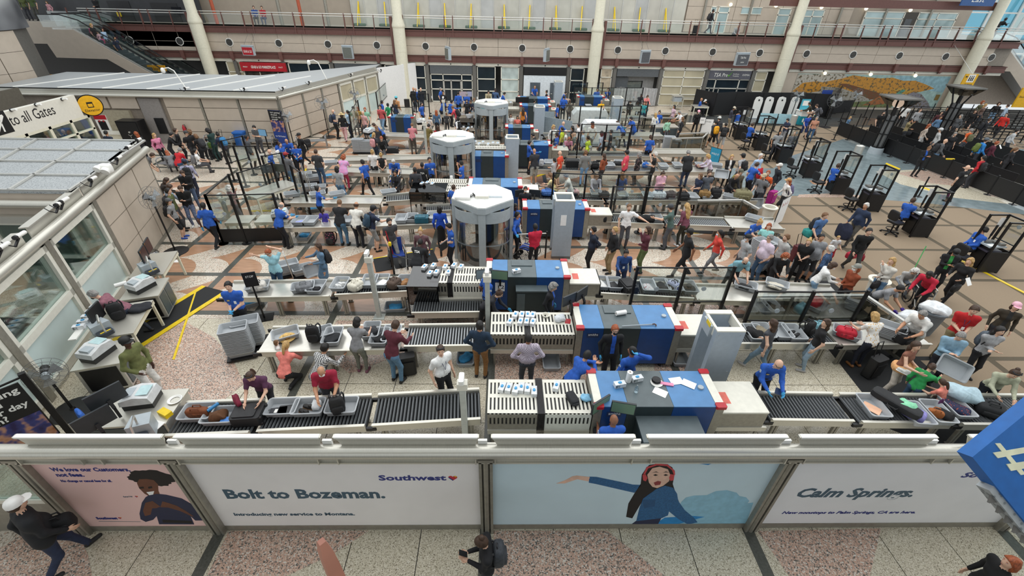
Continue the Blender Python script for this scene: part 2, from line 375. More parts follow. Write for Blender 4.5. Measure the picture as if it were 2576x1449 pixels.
at('We love our Customers,',.13,INK,p1,-7.08,1.79,1.22,bold=.004)
at('not fees.',.13,INK,p1,-7.08,1.65,.43,bold=.004)
at('No change or cancel fees for all.',.085,INK,p1,-7.09,1.5,.8,bold=.002)
at('Southwest',.1,INK,p1,-7.08,0.38,.36,bold=.004);heart(p1,-6.67,0.42,.03)
at('Karen P-W',.05,INKT,p1,-6.31,1.06,.15);heart(p1,-6.09,1.08,.025)
flat(p1,[(-7.08,0.32),(-6.37,0.3),(-6.37,0.29),(-7.09,0.31)],INKT,0,'small_print')
SK1=mat('6b3f2b',.6,key='print_skin_dark');HR=mat('1c1412',.7,key='print_hair');NAVY=mat('232846',.6,key='print_navy')
hp=[]
for i in range(40):
    a=2*PI*i/40;r=1+.06*math.sin(i*7.3)+.05*math.sin(i*3.1);hp.append((-5.62+.36*r*math.cos(a),1.6+.22*r*math.sin(a)))
flat(p1,hp,HR,0,'hair')
flat(p1,[(-5.91,1.47),(-5.83,1.57),(-5.71,1.58),(-5.61,1.55),(-5.59,1.43),(-5.66,1.25),(-5.69,1.1),(-5.74,1.09),(-5.8,1.05),(-5.87,1.08),(-5.92,1.16),(-5.94,1.32)],SK1,1,'face')
flat(p1,[(-5.87,1.21),(-5.73,1.24),(-5.79,1.14),(-5.86,1.12)],PAPER,2,'teeth')
for q in([(-5.93,1.35),(-5.85,1.37),(-5.86,1.32),(-5.93,1.31)],[(-5.78,1.36),(-5.71,1.38),(-5.72,1.33),(-5.79,1.31)]):flat(p1,q,HR,2,'eye')
flat(p1,[(-5.95,1.06),(-5.87,1.12),(-5.72,1.16),(-5.58,1.13),(-5.37,1.02),(-5.24,0.8),(-5.2,0.42),(-5.26,0.33),(-5.4,0.33),(-5.43,0.48),(-5.47,0.2),(-6.08,0.21),(-6.01,0.48),(-6.12,0.36),(-6.28,0.29),(-6.33,0.38),(-6.27,0.56),(-6.08,0.9)],NAVY,2,'shirt')
flat(p1,[(-6.17,0.65),(-6.02,0.9),(-5.88,0.95),(-5.82,0.78),(-5.91,0.73),(-5.98,0.73),(-6.09,0.53),(-6.21,0.48)],SK1,3,'hand')
flat(p1,[(-5.83,0.76),(-5.72,0.94),(-5.64,0.89),(-5.53,0.8),(-5.44,0.63),(-5.37,0.46),(-5.42,0.48),(-5.54,0.64),(-5.7,0.75)],SK1,3,'hand')
flat(p1,[(-5.96,0.36),(-5.47,0.32),(-5.49,0.24),(-5.99,0.27)],HR,3,'belt')
p2=panel('advertising_panel','white airline advert panel reading Bolt to Bozeman',1,AD('efebe9'))
stripes(p2,-4.94,-.36)
at('Bolt to Bozeman.',.36,INKT,p2,-4.63,1.02,2.66,bold=.012)
at('Southwest',.19,INK,p2,-1.99,1.53,1.10,bold=.006);heart(p2,-0.78,1.59,.075)
at('Introducing new service to Montana.',.12,INKT,p2,-4.67,0.48,2.10,bold=.004)
p3=panel('advertising_panel','pale blue advert panel with long haired woman in denim jacket and red headphones',2,AD('c8dde6'))
B1=mat('8fc0d6',.5,key='print_cloud');B2=mat('1f86c6',.5,key='print_plane');DEN=mat('28608f',.6,0,.15,40,key='print_denim');SK2=mat('e0b8a2',.6,key='print_skin_light')
flat(p3,[(3.24,0.12),(3.16,0.85),(3.21,1),(3.34,1.06),(3.56,1.07),(3.68,1.19),(3.87,1.22),(4.06,1.14),(4.14,1.04),(4.27,1),(4.36,0.89),(4.35,0.82),(4.45,0.84),(4.54,0.11)],B1,0,'cloud')
flat(p3,[(2.83,0.12),(2.98,0.36),(3.5,0.41),(3.7,0.38),(3.24,0.12)],B2,1,'paper_plane');flat(p3,[(3,2.01),(3.7,2.04),(3.43,1.99),(3.35,1.93)],B2,1,'paper_plane')
flat(p3,[(2.35,1.8),(2.39,1.93),(2.51,1.96),(2.67,1.95),(2.78,1.87),(2.86,1.69),(2.89,1.41),(3.01,1.12),(3.13,0.85),(2.97,1),(2.75,0.36),(2.46,0.82),(2.39,0.34),(2.27,0.39),(2.24,0.82),(2.3,1.17),(2.35,1.41),(2.32,1.67)],HR,1,'hair')
flat(p3,[(2.41,1.67),(2.46,1.85),(2.57,1.89),(2.72,1.82),(2.8,1.65),(2.81,1.49),(2.74,1.36),(2.65,1.29),(2.56,1.33),(2.48,1.45)],SK2,2,'face')
for q in([(2.51,1.66),(2.54,1.69),(2.59,1.66),(2.55,1.64)],[(2.68,1.66),(2.71,1.69),(2.76,1.66),(2.72,1.64)],[(2.48,1.73),(2.54,1.76),(2.59,1.73),(2.54,1.74)],[(2.66,1.73),(2.7,1.76),(2.76,1.73),(2.7,1.74)]):flat(p3,q,HR,3,'eye')
flat(p3,[(2.56,1.45),(2.62,1.5),(2.68,1.48),(2.68,1.39),(2.6,1.37)],mat('8c2f33',.5,key='print_mouth'),3,'mouth')
for q in([(2.33,1.67),(2.38,1.69),(2.43,1.58),(2.42,1.49),(2.37,1.52)],[(2.79,1.69),(2.86,1.67),(2.88,1.52),(2.83,1.5),(2.79,1.58)],[(2.34,1.69),(2.36,1.88),(2.5,1.97),(2.69,1.95),(2.84,1.78),(2.87,1.67),(2.85,1.67),(2.79,1.8),(2.68,1.91),(2.52,1.93),(2.39,1.85),(2.37,1.67)]):flat(p3,q,mat('c93b44',.4,key='print_headphones'),4,'headphones')
flat(p3,[(1.46,1.62),(1.58,1.61),(2,1.47),(2.22,1.39),(2.36,1.38),(2.29,1.15),(2.1,1.22),(1.6,1.41),(1.47,1.45)],DEN,1,'sleeve')
flat(p3,[(0.93,1.43),(1.07,1.52),(1.18,1.63),(1.25,1.65),(1.47,1.61),(1.46,1.49),(1.27,1.55),(1.18,1.5),(1.07,1.43)],SK2,2,'hand')
flat(p3,[(2.48,0.25),(2.46,0.69),(2.47,0.98),(2.64,1.26),(2.77,1.36),(2.92,1.3),(3.03,1.12),(3.1,0.9),(3.29,0.6),(3.51,0.36),(3.62,0.2),(3.46,0.13),(3.24,0.31),(3.01,0.57),(3.02,0.44),(2.93,0.35)],DEN,3,'denim_jacket')
flat(p3,[(2.4,0.12),(2.48,0.26),(2.92,0.36),(2.9,0.12)],NAVY,2,'trousers')
flat(p3,[(2.46,0.93),(2.69,0.95),(2.72,0.73),(2.54,0.68)],mat('1e4f7b',.6,key='print_denim_dark'),4,'pocket')
p4=panel('advertising_panel','white airline advert panel reading Calm Springs beside blue hashtag sign',3,AD('eaeaec'))
stripes(p4,4.75,9.28)
at('Calm Springs.',.36,INKT,p4,5.1,1.01,2.06,bold=.012,shear=.25)
at('Southwest',.19,INK,p4,7.72,1.58,1.2,bold=.006,shear=.25)
at('New nonstops to Palm Springs, CA are here.',.115,INK,p4,5.08,0.47,2.46,bold=.003,shear=.25)

# ---------------------------------------------------------------- far facade (plane Y = 41) with balcony
YB=41.0;CXS=[-24.0,-8.29,7.44,23.2,38.9]
FGREY=mat('6f6d68',.5,.2,.05,key='mullion_grey');GBAND=mat('5c6063',.5,key='grey_band');NAVYG=mat('27323a',.15,.1,.1,1.5,key='dark_glass');TANG=mat('bdb49a',.3,0,.06,1,key='tan_glass')
wb=MB().box(-34,YB+.3,3.15,42.5,YB+.5,5.4).obj('wall_back',mat('8d8478',.6,key='beige_back'),kind='structure')
def fr(name,r,y0,y1,m,parent,**k):
    return MB().box(r[0],y0,r[1],r[2],y1,r[3]).obj(name,m,parent,**k)
edges=sorted([1.5+3.93*k+1.965*j for k in range(-9,11)for j in(0,1)])
edges=[e for e in edges if-33.5<e<42.3]
for a,b_ in zip(edges,edges[1:]):
    for z0,z1 in((3.62,4.27),(4.29,4.94)):
        fr('wall_panel',(a+.012,z0,b_-.012,z1),YB,YB+.32,BEIGE,wb)
for k in range(-8,11):
    x=1.5+3.93*k
    if not-30<x<41:continue
    b=MB();b.cyl((x,YB-.05,4.27),(x,YB+.02,4.27),.3,n=20);v=b.obj('round_vent',WHITE,wb)
    b=MB();b.cyl((x,YB-.06,4.27),(x,YB,4.27),.25,n=20,m=0)
    for i in range(-3,4):b.box(x-.24*math.cos(i/4),YB-.075,4.265+i*.065,x+.24*math.cos(i/4),YB-.05,4.285+i*.065,1)
    b.obj('vent_grille',[BLACK,FGREY],v)
b=MB()
for z0,z1 in((3.13,3.6),(4.95,5.4)):
    b=MB();b.box(-34,YB-.12,z0,42.5,YB+.3,z1).box(-34,YB-.2,z1-.05,42.5,YB+.3,z1).box(-34,YB-.2,z0,42.5,YB+.3,z0+.04)
    b.obj('brown_beam',BROWN,wb)
b=MB();b.box(-30,YB-.05,2.9,42.4,YB+.3,3.13);b.obj('soffit_strip',OFFW,wb)
b=MB()
for k in range(-14,21):b.cyl((1.5+1.965*k,YB-.07,3.0),(1.5+1.965*k,YB-.03,3.0),.05,n=8)
b.obj('soffit_spot',BLACK,wb,kind='stuff')
b=MB()
for k in range(-8,11):b.box(1.5+3.93*k-.14,YB-.3,3.1,1.5+3.93*k+.14,YB-.1,3.65).cyl((1.5+3.93*k,YB-.2,3.0),(1.5+3.93*k,YB-.2,3.2),.1,n=10)
b.obj('beam_bracket',BROWN,wb,kind='stuff')
for i,x in enumerate(CXS):
    b=MB();b.cyl((x,YB-.5,0),(x,YB-.5,5.55),.47,n=24)
    b.lathe([(.47,5.55),(.5,5.6),(.5,5.75),(.36,6.25),(.36,9.6)],24,(x,YB-.5,0))
    for z in(1.9,3.9):b.lathe([(.475,z),(.478,z+.01),(.478,z+.03),(.475,z+.04)],24,(x,YB-.5,0))
    c=b.obj('column',CREAM,kind='structure')
    s=-1 if i<2 else 1;b=MB();b.box(x+s*.62-.09,YB-.35,2.9,x+s*.62+.09,YB-.05,6.3);b.obj('column_fin',BROWN,c)
# balcony floor, railing
bal=MB().box(-40,YB+.3,5.3,45,YB+9,5.42).obj('floor_balcony',mat('a39c90',.5),kind='structure')
rail=T('balcony_railing','steel balcony railing with glass panels and brown posts along the upper floor','railing')
b=MB()
for z in(6.22,6.38):b.cyl((-33,YB-.05,z),(42.4,YB-.05,z),.035,n=8).bar((-33,YB-.05,5.48),(42.4,YB-.05,5.48),.05,.08)
b.obj('handrail',ALU,rail)
for k in range(-9,11):
    for d in(-.33,.33):
        x=1.5+3.93*k+1.965+d
        if-33<x<42:b=MB();b.bar((x,YB-.14,4.95),(x,YB-.02,6.42),.07,.12);b.obj('post',BROWN,rail)
    x=1.5+3.93*k
    b=MB();b.bar((x,YB-.14,4.95),(x,YB-.02,6.42),.05,.1);b.obj('post',BROWN,rail)
    b=MB();b.box(x-1.55,YB-.06,5.5,x+1.55,YB-.045,6.18);b.obj('glass_panel',GLASS,rail)
# storefront level
sf=MB().box(-30,YB+2.6,0,42,YB+2.8,3).obj('wall_storefront',mat('4c4a48',.6,0,.3,.6,key='shop_interior'),kind='structure')
for x in[1.5+3.93*k for k in range(-6,10)]:
    if x<25:b=MB();b.box(x-.13,YB-.12,0,x+.13,YB+.2,2.95).box(x-.18,YB-.05,0,x-.13,YB+.1,2.95);b.obj('mullion_column',FGREY,sf)
def glazing(x0,x1,m,zs=(.95,1.9),z1=2.9,xs=()):
    fr('glass_pane',(x0,0,x1,z1),YB+.1,YB+.14,m,sf)
    b=MB()
    for z in list(zs)+[.06,z1-.05]:b.box(x0,YB+.02,z-.035,x1,YB+.12,z+.035)
    for x in list(xs)+[x0+.03,x1-.03]:b.box(x-.035,YB+.02,0,x+.035,YB+.12,z1)
    b.obj('window_frame',OFFW,sf)
X=lambda k:1.5+3.93*k
glazing(-22.9,-21.6,TANG,(2.1,));glazing(X(-5)+.3,X(-4)-.2,NAVYG,(2.1,),xs=(-16.2,));glazing(-9.9,-8.9,NAVYG,(2.1,))
glazing(-7.6,X(-2)-.2,NAVYG);glazing(X(-1)+.2,X(-1)+1.75,NAVYG);glazing(X(-1)+2.2,X(0)-.2,mat('c2d0cd',.25,0,.15,1.5),(.95,1.9))
glazing(X(1)+.2,6.8,NAVYG);glazing(8.2,X(2)-.2,mat('c8b9a2',.3,0,.2,2),(1.2,2.2));glazing(X(3)+.2,X(4)-.2,TANG,(.95,1.6,2.3),xs=(X(3)+2,));glazing(X(5)+.25,22.4,TANG,(1.3,2.2))
fr('white_infill',(X(-4)+.25,0,X(-3)-.25,2.2),YB+.05,YB+.2,WHITE,sf);fr('fascia',(X(-4)+.2,2.2,X(-3)-.2,2.9),YB-.02,YB+.2,GBAND,sf)
fr('fascia',(X(-2)+.2,2.25,X(-1)-.2,2.9),YB-.02,YB+.2,GBAND,sf);glazing(X(-2)+.2,X(-1)-.2,NAVYG,(1.05,1.75),2.25,(X(-2)+1.25,X(-1)-1.1))
b=MB()
for x in(X(-2)+1.3,X(-2)+1.92,X(-1)-1.18):b.box(x-.06,YB-.06,0,x+.06,YB+.05,1.75)
b.box(X(-2)+1.24,YB-.06,1.7,X(-1)-1.12,YB+.05,1.8);d=b.obj('door_1',ALU,kind='structure')
bo=MB();bo.box(X(0)+.2,YB-.3,0,X(1)-.2,YB+.2,2.3);bo=bo.obj('booth_front',mat('dfe6ea',.4),sf)
fr('fascia',(X(0)+.2,2.3,X(1)-.2,2.9),YB-.32,YB+.2,BLACK,sf)
for i,x in enumerate((X(0)+.75,X(0)+2.45)):
    d=MB();d.box(x,YB-.34,0,x+.85,YB-.3,1.75);d=d.obj('door_%d'%(i+2),mat('5b636a',.3,.1,.15,1),kind='structure')
    MB().cyl((x+.08,YB-.4,.9),(x+.2,YB-.4,.9),.03,n=8).obj('door_handle',ALU,d)
fr('fascia',(X(2)+.2,2.3,X(3)-.2,2.9),YB-.02,YB+.2,GBAND,sf)
b=MB();n=40;pts=[(X(2)+.1+(3.7)*i/n,YB-.25-.09*math.sin(i*1.9))for i in range(n+1)]
for i in range(n):(xa,ya),(xb,yb)=pts[i],pts[i+1];b.add([(xa,ya,.05),(xb,yb,.05),(xb,yb,1.45+.05*math.sin(i*.3)),(xa,ya,1.45+.05*math.sin((i-1)*.3)),(xa,ya+.03,.05),(xb,yb+.03,.05),(xb,yb+.03,1.45),(xa,ya+.03,1.45)],[(0,1,2,3),(7,6,5,4)])
o=b.obj('curtain',mat('b9b9b9',.8,0,.08,5),None,label='long pale grey fabric curtain closing off the shop front under a grey fascia',cat='curtain')
fr('shop_screen',(X(2)+.2,1.3,X(2)+1.3,2.2),YB+.3,YB+.4,GBAND,sf);fr('shop_backdrop',(X(2)+1.3,1.2,X(3)-.3,2.3),YB+.6,YB+.7,mat('a19f9b',.6),sf)
fr('fascia',(X(4)+.1,2.25,X(5)-.1,2.9),YB-.05,YB+.2,mat('5d5d66',.5),sf)
text('TSA Pre',.42,WHITE,sf,(X(4)+.55,YB-.06,2.42),width=1.15,shear=.2,name='lettering');
MB().xzprism([(X(4)+1.72,2.6),(X(4)+1.85,2.42),(X(4)+2.15,2.88),(X(4)+1.87,2.54)],YB-.07,YB-.055).obj('check_mark',mat('63b12f',.5),sf)
text('Enrollment',.15,WHITE,sf,(X(4)+2.2,YB-.06,2.6),width=.5);text('Provided by',.15,WHITE,sf,(X(4)+2.2,YB-.06,2.45),width=.5);text('IDEMIA',.2,WHITE,sf,(X(4)+3.0,YB-.06,2.52),width=.6)
glazing(X(4)+.1,X(5)-.1,NAVYG,(1.5,),2.25,(X(4)+.9,X(5)-1.0))
for x in(X(4)+.35,X(5)-1.2):b=MB();b.box(x,YB-.3,0,x+.06,YB-.2,1.55).box(x+.8,YB-.3,0,x+.86,YB-.2,1.55).box(x,YB-.3,1.5,x+.86,YB-.2,1.57);b.obj('door_frame',ALU,sf)
# red shop sign and its shop
fr('shop_window',(-21.5,0,X(-5)-.2,2.1),YB+.2,YB+.3,mat('4d4741',.3,0,.5,2.5),sf)
t=T('shop_sign','long red shop sign reading GRAB & GO MARKETPLACE over the shop','sign',(-21.7,YB-.1,2.2))
MB().box(0,-.05,0,3.7,.1,.65).obj('sign_board',RED,t);text('GRAB & GO MARKETPLACE',.28,WHITE,t,(.85,-.055,.22),width=2.0,bold=.006);text('FRESH',.14,WHITE,t,(.2,-.055,.27),width=.35);text('FAST',.14,WHITE,t,(3.1,-.055,.27),width=.35)
b=MB()
for x in(-20.4,-18.9):b.box(x,YB+.1,0,x+.05,YB+.2,2.1)
b.box(-20.4,YB+.1,.95,-18.9,YB+.2,1.05);b.obj('window_frame',OFFW,sf)
# hanging signs
def hang(x,z,w,h,rz,m,label,words=()):
    t=T('hanging_sign',label,'sign',(x,YB-1.4,z),rz,'signs hanging from the balcony')
    MB().box(-w/2,-.12,-h,w/2,.12,0).obj('sign_box',GREYP,t);MB().box(-w/2+.05,-.135,-h+.05,w/2-.05,-.12,-.05).obj('sign_face',m,t)
    b=MB();b.cyl((-w/2-.05,0,.05),(w/2+.05,0,.05),.05,n=8);b.obj('bracket',GREYP,t)
    b=MB();c_,s_=math.cos(R(rz)),math.sin(R(rz));[b.cyl((q*w*.3,0,.05),(q*w*.3+s_*1.3,c_*1.3,5.0-z),.012,n=5)for q in(-1,1)];b.obj('cable',FGREY,t)
    for s,zz,ww,sz in words:text(s,sz,WHITE,t,(-ww/2,-.137,zz),width=ww)
hang(-20.05,4.14,.95,.62,-8,RED,'red hanging sign reading GRAB & GO under the balcony',[('GRAB & GO',-.42,.7,.25)])
hang(-12.29,4.27,.8,.85,-8,mat('6d7069',.4),'blank grey hanging sign left of the second column')
hang(-4.42,4.33,.75,.85,-62,mat('6d7069',.4),'thin grey hanging sign seen nearly edge-on over the glass doors')
hang(3.41,4.35,.75,.85,62,mat('6d7069',.4),'thin grey hanging sign seen nearly edge-on over the white booth')
hang(11.3,4.35,.8,.85,15,mat('54565a',.4),'blank dark grey hanging sign over the grey curtain')
hang(19.15,4.32,1.15,.85,12,mat('54565a',.4),'grey hanging sign reading TSA Pre with a green check',[('TSA Pre',-.35,.5,.22),('IDEMIA',-.65,.3,.12)])
# mural wall
mw=MB().box(24,YB+.02,0,39.2,YB+.3,3.0).obj('wall_mural',BEIGE,kind='structure')
mur=T('mural','wide painted desert canyon mural with orange mountains and blue sky','mural')
MX0,MZ0,MX1,MZ1=24.98,0.18,38.26,2.78
MZ0=.2;MZ1=2.78
def mp(pts,h,k,name='painted_shape'):
    q=[(MX0+(MX1-MX0)*u,MZ0+(MZ1-MZ0)*v)for u,v in pts]
    MB().xzprism(q,YB-.004-.003*k,YB+.02).obj(name,ramp_mat('mural_'+h,'ShaderNodeTexNoise',[(.3,h),(.52,h),(.62,'5d5138')],.7,5.)if h not in('9db9b4','8fb3bd')else mat(h,.7,0,.15,3),mur,0)
mp([(0,0),(1,0),(1,1),(0,1)],'9db9b4',0,'canvas')
mp([(.0,.35),(.0,.98),(.3,1),(.42,.72),(.3,.3)],'b3ada0',1);mp([(.62,.98),(1,.98),(1,.5),(.8,.6)],'8fb3bd',1)
mp([(.15,.72),(.3,.88),(.36,.98),(.45,.93),(.55,.9),(.62,.93),(.7,.84),(.78,.85),(.86,.74),(.93,.62),(.8,.45),(.6,.3),(.3,.45)],'b98332',2)
mp([(.0,.45),(.05,.72),(.14,.78),(.25,.68),(.22,.5),(.1,.42)],'c0862c',3);mp([(.28,.72),(.34,.72),(.58,.45),(.66,.3),(.5,.22),(.4,.5)],'6a4329',3)
mp([(.18,.62),(.3,.6),(.45,.4),(.55,.22),(.4,.12),(.2,.2)],'9a968c',4);mp([(0,0),(0,.4),(.08,.42),(.2,.28),(.4,.14),(.6,.22),(.66,.4),(.72,.5),(.74,.3),(.7,0)],'68774a',5)
mp([(.72,0),(.74,.35),(.8,.5),(.86,.45),(.93,.2),(.97,0)],'7d7a80',6);mp([(.04,.25),(.12,.38),(.2,.3),(.18,.12),(.06,.1)],'a8a24a',7);mp([(.5,.05),(.64,.1),(.68,.4),(.6,.38)],'9a5f35',7);mp([(.66,.55),(.72,.62),(.8,.55),(.74,.42)],'b78f3a',7);mp([(.66,.3),(.72,.58),(.745,.55),(.7,.28)],'4f8d7a',8)
fr('plaque',(37.78,0.87,38.13,1.32),YB-.03,YB+.02,mat('8a7443',.4,.4),mw)
for px in((2073,184),(2188,187),(2300,190)):pass
for i,(x,z)in enumerate(((27.18,2.84),(31.14,2.82),(35.02,2.79))):
    b=MB();b.lathe([(.001,-.1),(.11,-.08),(.13,0),(.11,.06)],12,(x,YB-.12,z),axis='y');b.obj('wall_lamp',mat('fff6dc',.4,emit=1.2),None,label='round white wall lamp %s'%('above the left part of the mural','above the middle of the mural','above the right part of the mural')[i],cat='lamp',group='lamps over the mural')
# ---------------------------------------------------------------- upper floor behind the balcony
YU=44.5
uw=MB().box(-26,YU,5.4,40.4,YU+.2,9.5).obj('wall_upper',mat('a79b8c',.6,0,.03,2,key='upper_beige'),kind='structure')
TARP=mat('b9b8ae',.45,0,.06,1.2,key='tarp');x0,x1=-12.83,15.45
n=26
for i in range(n):
    a=x0+(x1-x0)*i/n;fr('tarp_strip',(a+.02,5.42,a+(x1-x0)/n-.02,9.4),YU-.25,YU-.2,mat(('b9b8ae','c3c1b6','b3b4b2','bdbab0')[i%4],.45,0,.06,1.2),uw)
    b=MB();b.box(a-.03,YU-.28,5.42,a+.03,YU-.2,9.4);b.obj('tarp_batten',ALU,uw)
for i,px in enumerate((-12.18,-10.02,-7.20,-5.00,-2.77,-0.00,2.17,4.38,6.59,9.35,11.53,13.72)):
    t=T('wall_prop','yellow steel prop with green sandbags on the balcony, %s from the left'%('first','second','third','fourth','fifth','sixth','seventh','eighth','ninth','tenth','eleventh','last')[i],'prop',(px,YU-.8,5.42),0,'yellow props on the balcony')
    b=MB();b.bar((0,.5,1.75),(0,.2,0),.08,.05);b.bar((0,.5,1.7),(.12 if i%2 else-.1,-.35,.05),.06,.05);b.obj('brace',YEL,t)
    b=MB();b.pill((-.25,0,.1),.55,.4,.22).pill((.22,-.05,.1),.6,.42,.2);b.obj('sandbag',mat('44604a',.8,0,.2,6,.3),t,kind='stuff')
# right part: beige panels, windows
for k in range(7):
    for j in range(3):
        a=x1+.15+k*2.05;fr('wall_panel',(a,5.45+j*.95,a+2.02,6.38+j*.95),YU-.12,YU,BEIGE,uw)
WGL=mat('a9bfc0',.12,.1,.12,.7,key='upper_window')
for i,r in enumerate(((17.64,5.4,18.08,7.34),(18.29,5.41,19.18,7.35),(23.47,5.18,24.51,7.31),(25.52,5.07,27.42,7.27),(31.08,5.06,34.48,7.24),(35.74,5.08,39.13,7.24))):
    wn=fr('window_%d'%(i+1),r,YU-.16,YU-.1,WGL,None,kind='structure');b=MB()
    for z in(r[1],r[3],r[1]+(r[3]-r[1])*.78):b.box(r[0]-.05,YU-.2,z-.04,r[2]+.05,YU-.1,z+.04)
    for xx in([r[0],r[2]]if r[2]-r[0]<1.5 else[r[0],(r[0]+r[2])/2,r[2]]):b.box(xx-.04,YU-.2,r[1],xx+.04,YU-.1,r[3])
    b.obj('window_frame',OFFW,wn)
r=(20.27,6.89,21.96,7.32)
wn=fr('window_7',r,YU-.16,YU-.1,WGL,None,kind='structure');b=MB();b.box(r[0]-.05,YU-.2,r[1]-.05,r[2]+.05,YU-.14,r[1]).box(r[0]-.05,YU-.2,r[3],r[2]+.05,YU-.14,r[3]+.05).box((r[0]+r[2])/2-.06,YU-.2,r[1],(r[0]+r[2])/2+.06,YU-.14,r[3]);b.obj('window_frame',OFFW,wn)
r=(34.43,5.07,35.82,7.25);d=fr('door_4',r,YU-.17,YU-.1,mat('4c4741',.6),None,kind='structure');fr('door_leaf',(r[0]+.3,r[1],r[2]-.5,r[3]-.5),YU-.2,YU-.15,GBAND,d)
for px in((19.19,7.51),(23.09,7.5),(27.03,7.46),(30.91,7.44),(34.79,7.4)):
    b=MB();b.lathe([(.001,-.1),(.12,-.08),(.14,0),(.12,.06)],12,(px[0],YU-.2,px[1]),axis='y');b.obj('wall_light',mat('fff6dc',.4,emit=1.2),uw)
for k in range(6):
    b=MB();b.bar((x1+1.6+k*3.93,YU-.2,5.4),(x1+1.6+k*3.93,YU-.2,9),.16,.16);b.obj('steel_post',STEELD,uw)
b=MB();b.box(21,YB-.2,7.55,39.2,YB+.4,8.1);b.obj('upper_beam',BROWN,uw)
# left part: tiled shop, white opening, dark wall
tile=T('tiled_wall','purple and white glazed tile wall behind the upstairs shop tables','wall')
r=(-22.86,4.96,-13.56,7.11);MB().box(r[0],47,5.42,r[2],47.1,9).obj('grout',mat('c9c6d6',.4),tile)
b=MB();random.seed(3)
nx=44
for i in range(nx):
    for j in range(14):
        xx=r[0]+(r[2]-r[0])*i/nx;zz=5.6+j*.2;w_=(r[2]-r[0])/nx
        b.box(xx+.02,46.95,zz+.02,xx+w_-.02,47.0,zz+.18,1 if 8==j else 0)
b.obj('tile',[mat('2f2a4f',.15,0,.2,3),mat('d9d3c4',.2)],tile,0,kind='stuff')
b=MB();b.box(r[0],46.3,5.42,r[2]-1,46.9,6.1);b.obj('counter',mat('7d6a55',.5),tile)
for px,m,nm in((-16.54,mat('b4573a',.5),'orange'),(-23.47,mat('b4573a',.5),'rust'),(-18.20,STEELD,'grey'),(-14.40,STEELD,'steel')):
    b=MB();b.cyl((px,YB+1.6,5.42),(px,YB+1.6,9),.13,n=12);b.obj('post',m,uw)
r=(-26.17,5.66,-23.15,6.99);fr('white_wall',(r[0],5.42,r[2],9),47,47.1,mat('dfe9ee',.4),uw)
dw=MB().box(-40,43.5,5.42,-25,43.7,9.5).obj('wall_dark',mat('3c3d40',.45,0,.06,2,key='darkwall'),kind='structure')
for r in((-32.39,5.68,-30.63,6.84),(-28.93,5.74,-26.82,6.77)):fr('recess',(r[0],5.42,r[2],r[3]),43.45,43.52,mat('2c2c2e',.5),dw)
fr('exit_sign',(-33.34,6.69,-33.11,6.83),43.4,43.5,mat('3fae5e',.4,emit=.8),dw)
fr('yellow_notice',(-31.84,5.76,-31.56,6.09),43.3,43.4,YEL,dw)
fr('wall_screen',(-27.31,6.01,-26.57,6.51),43.4,43.5,mat('1d1f24',.2),dw)

# ---------------------------------------------------------------- near left pavilion (slanting wall, perforated roof)
WA=(-12.32,12.84);WANG=106.9
wl=link('wall_left',None,None,loc=WA,rz=WANG,kind='structure')
b=MB()
for t in(-8.6,-5.75,-3.05,-.38):b.box(t-.1,-.12,0,t+.1,.14,2.85)
b.box(4.1,-.05,0,4.25,.3,2.85)
b.obj('pillar',STEELD,wl)
b=MB();b.cyl((-8.8,-.12,2.97),(4.35,-.12,2.97),.115,n=16);b.obj('top_pipe',STEELX,wl)
b=MB();b.box(-8.8,-.05,2.78,4.3,.1,2.9);b.obj('beam',STEELX,wl)
for t0,t1 in((-.28,1.16),(1.2,2.68),(2.72,4.12)):
    for z0,z1 in((.12,.98),(1.0,1.88),(1.9,2.76)):MB().box(t0+.012,-.07,z0+.008,t1-.012,.12,z1-.008).obj('wall_panel',BEIGE,wl)
MB().box(-.3,-.1,0,4.2,.1,.12).obj('baseboard_left',STEELD,wl)
b=MB();b.box(-.2,0,.1,4.2,.06,2.8);b.obj('panel_backing',FGREY,wl)
for t0,t1 in((-8.5,-5.85),(-5.65,-3.15),(-2.95,-.48)):
    b=MB();b.box(t0,-.1,0,t0+.13,.1,2.78).box(t1-.13,-.1,0,t1,.1,2.78)
    for z,h in((.22,.1),(1.42,.09),(2.7,.08)):b.box(t0,-.1,z-h,t1,.1,z+h)
    b.obj('window_frame',OFFW,wl)
    MB().box(t0+.13,-.02,.32,t1-.13,.0,1.33).obj('frosted_pane',FROST,wl)
    MB().box(t0+.13,-.02,1.51,t1-.13,.0,2.62).obj('glass_pane',GLASSG,wl)
for t0,t1 in((-8.7,-6.3),(-6.15,-3.5),(-3.2,-.55),(-.45,1.6),(1.65,4.25)):
    b=MB();b.box(t0,-.0,2.95,t1,.03,3.28).box(t0,-.04,3.27,t1,.16,3.3);b.obj('deflector_plate',STEELX,wl)
def bullet(loc,rz,label,name='security_camera'):
    t=T(name,label,'camera',loc,rz,'security cameras on the pavilion rails')
    b=MB();b.cyl((0,-.3,.05),(0,.05,.09),.045,n=10);b.obj('camera_body',WHITE,t)
    b=MB();b.cyl((0,.05,.09),(0,.12,.1),.05,n=10).bar((0,0,.04),(0,.25,-.05),.04,.04).tube([(0,.25,-.05),(.06,.35,.05),(.15,.3,.12)],.012,5);b.obj('mount',BLACK,t)
    return t
for q,lab in(((-10.88,8.62),'white bullet camera at the near end of the steel rail, left edge'),((-10.99,9.15),'white bullet camera on the rail above the first tall window'),((-11.61,11.15),'white bullet camera with looping cable, upper of a pair on the rail'),((-11.56,10.94),'white bullet camera with looping cable, lower of a pair on the rail'),((-12.07,12.75),'boxy white camera on the rail above the first beige panel'),((-12.69,14.68),'white bullet camera on the rail near the far roof corner'),((-13.19,15.87),'white bullet camera with cable near the end of the steel rail'),((-13.45,16.78),'white bullet camera at the far corner of the perforated roof')):
    bullet((*q,3.3),200,lab)
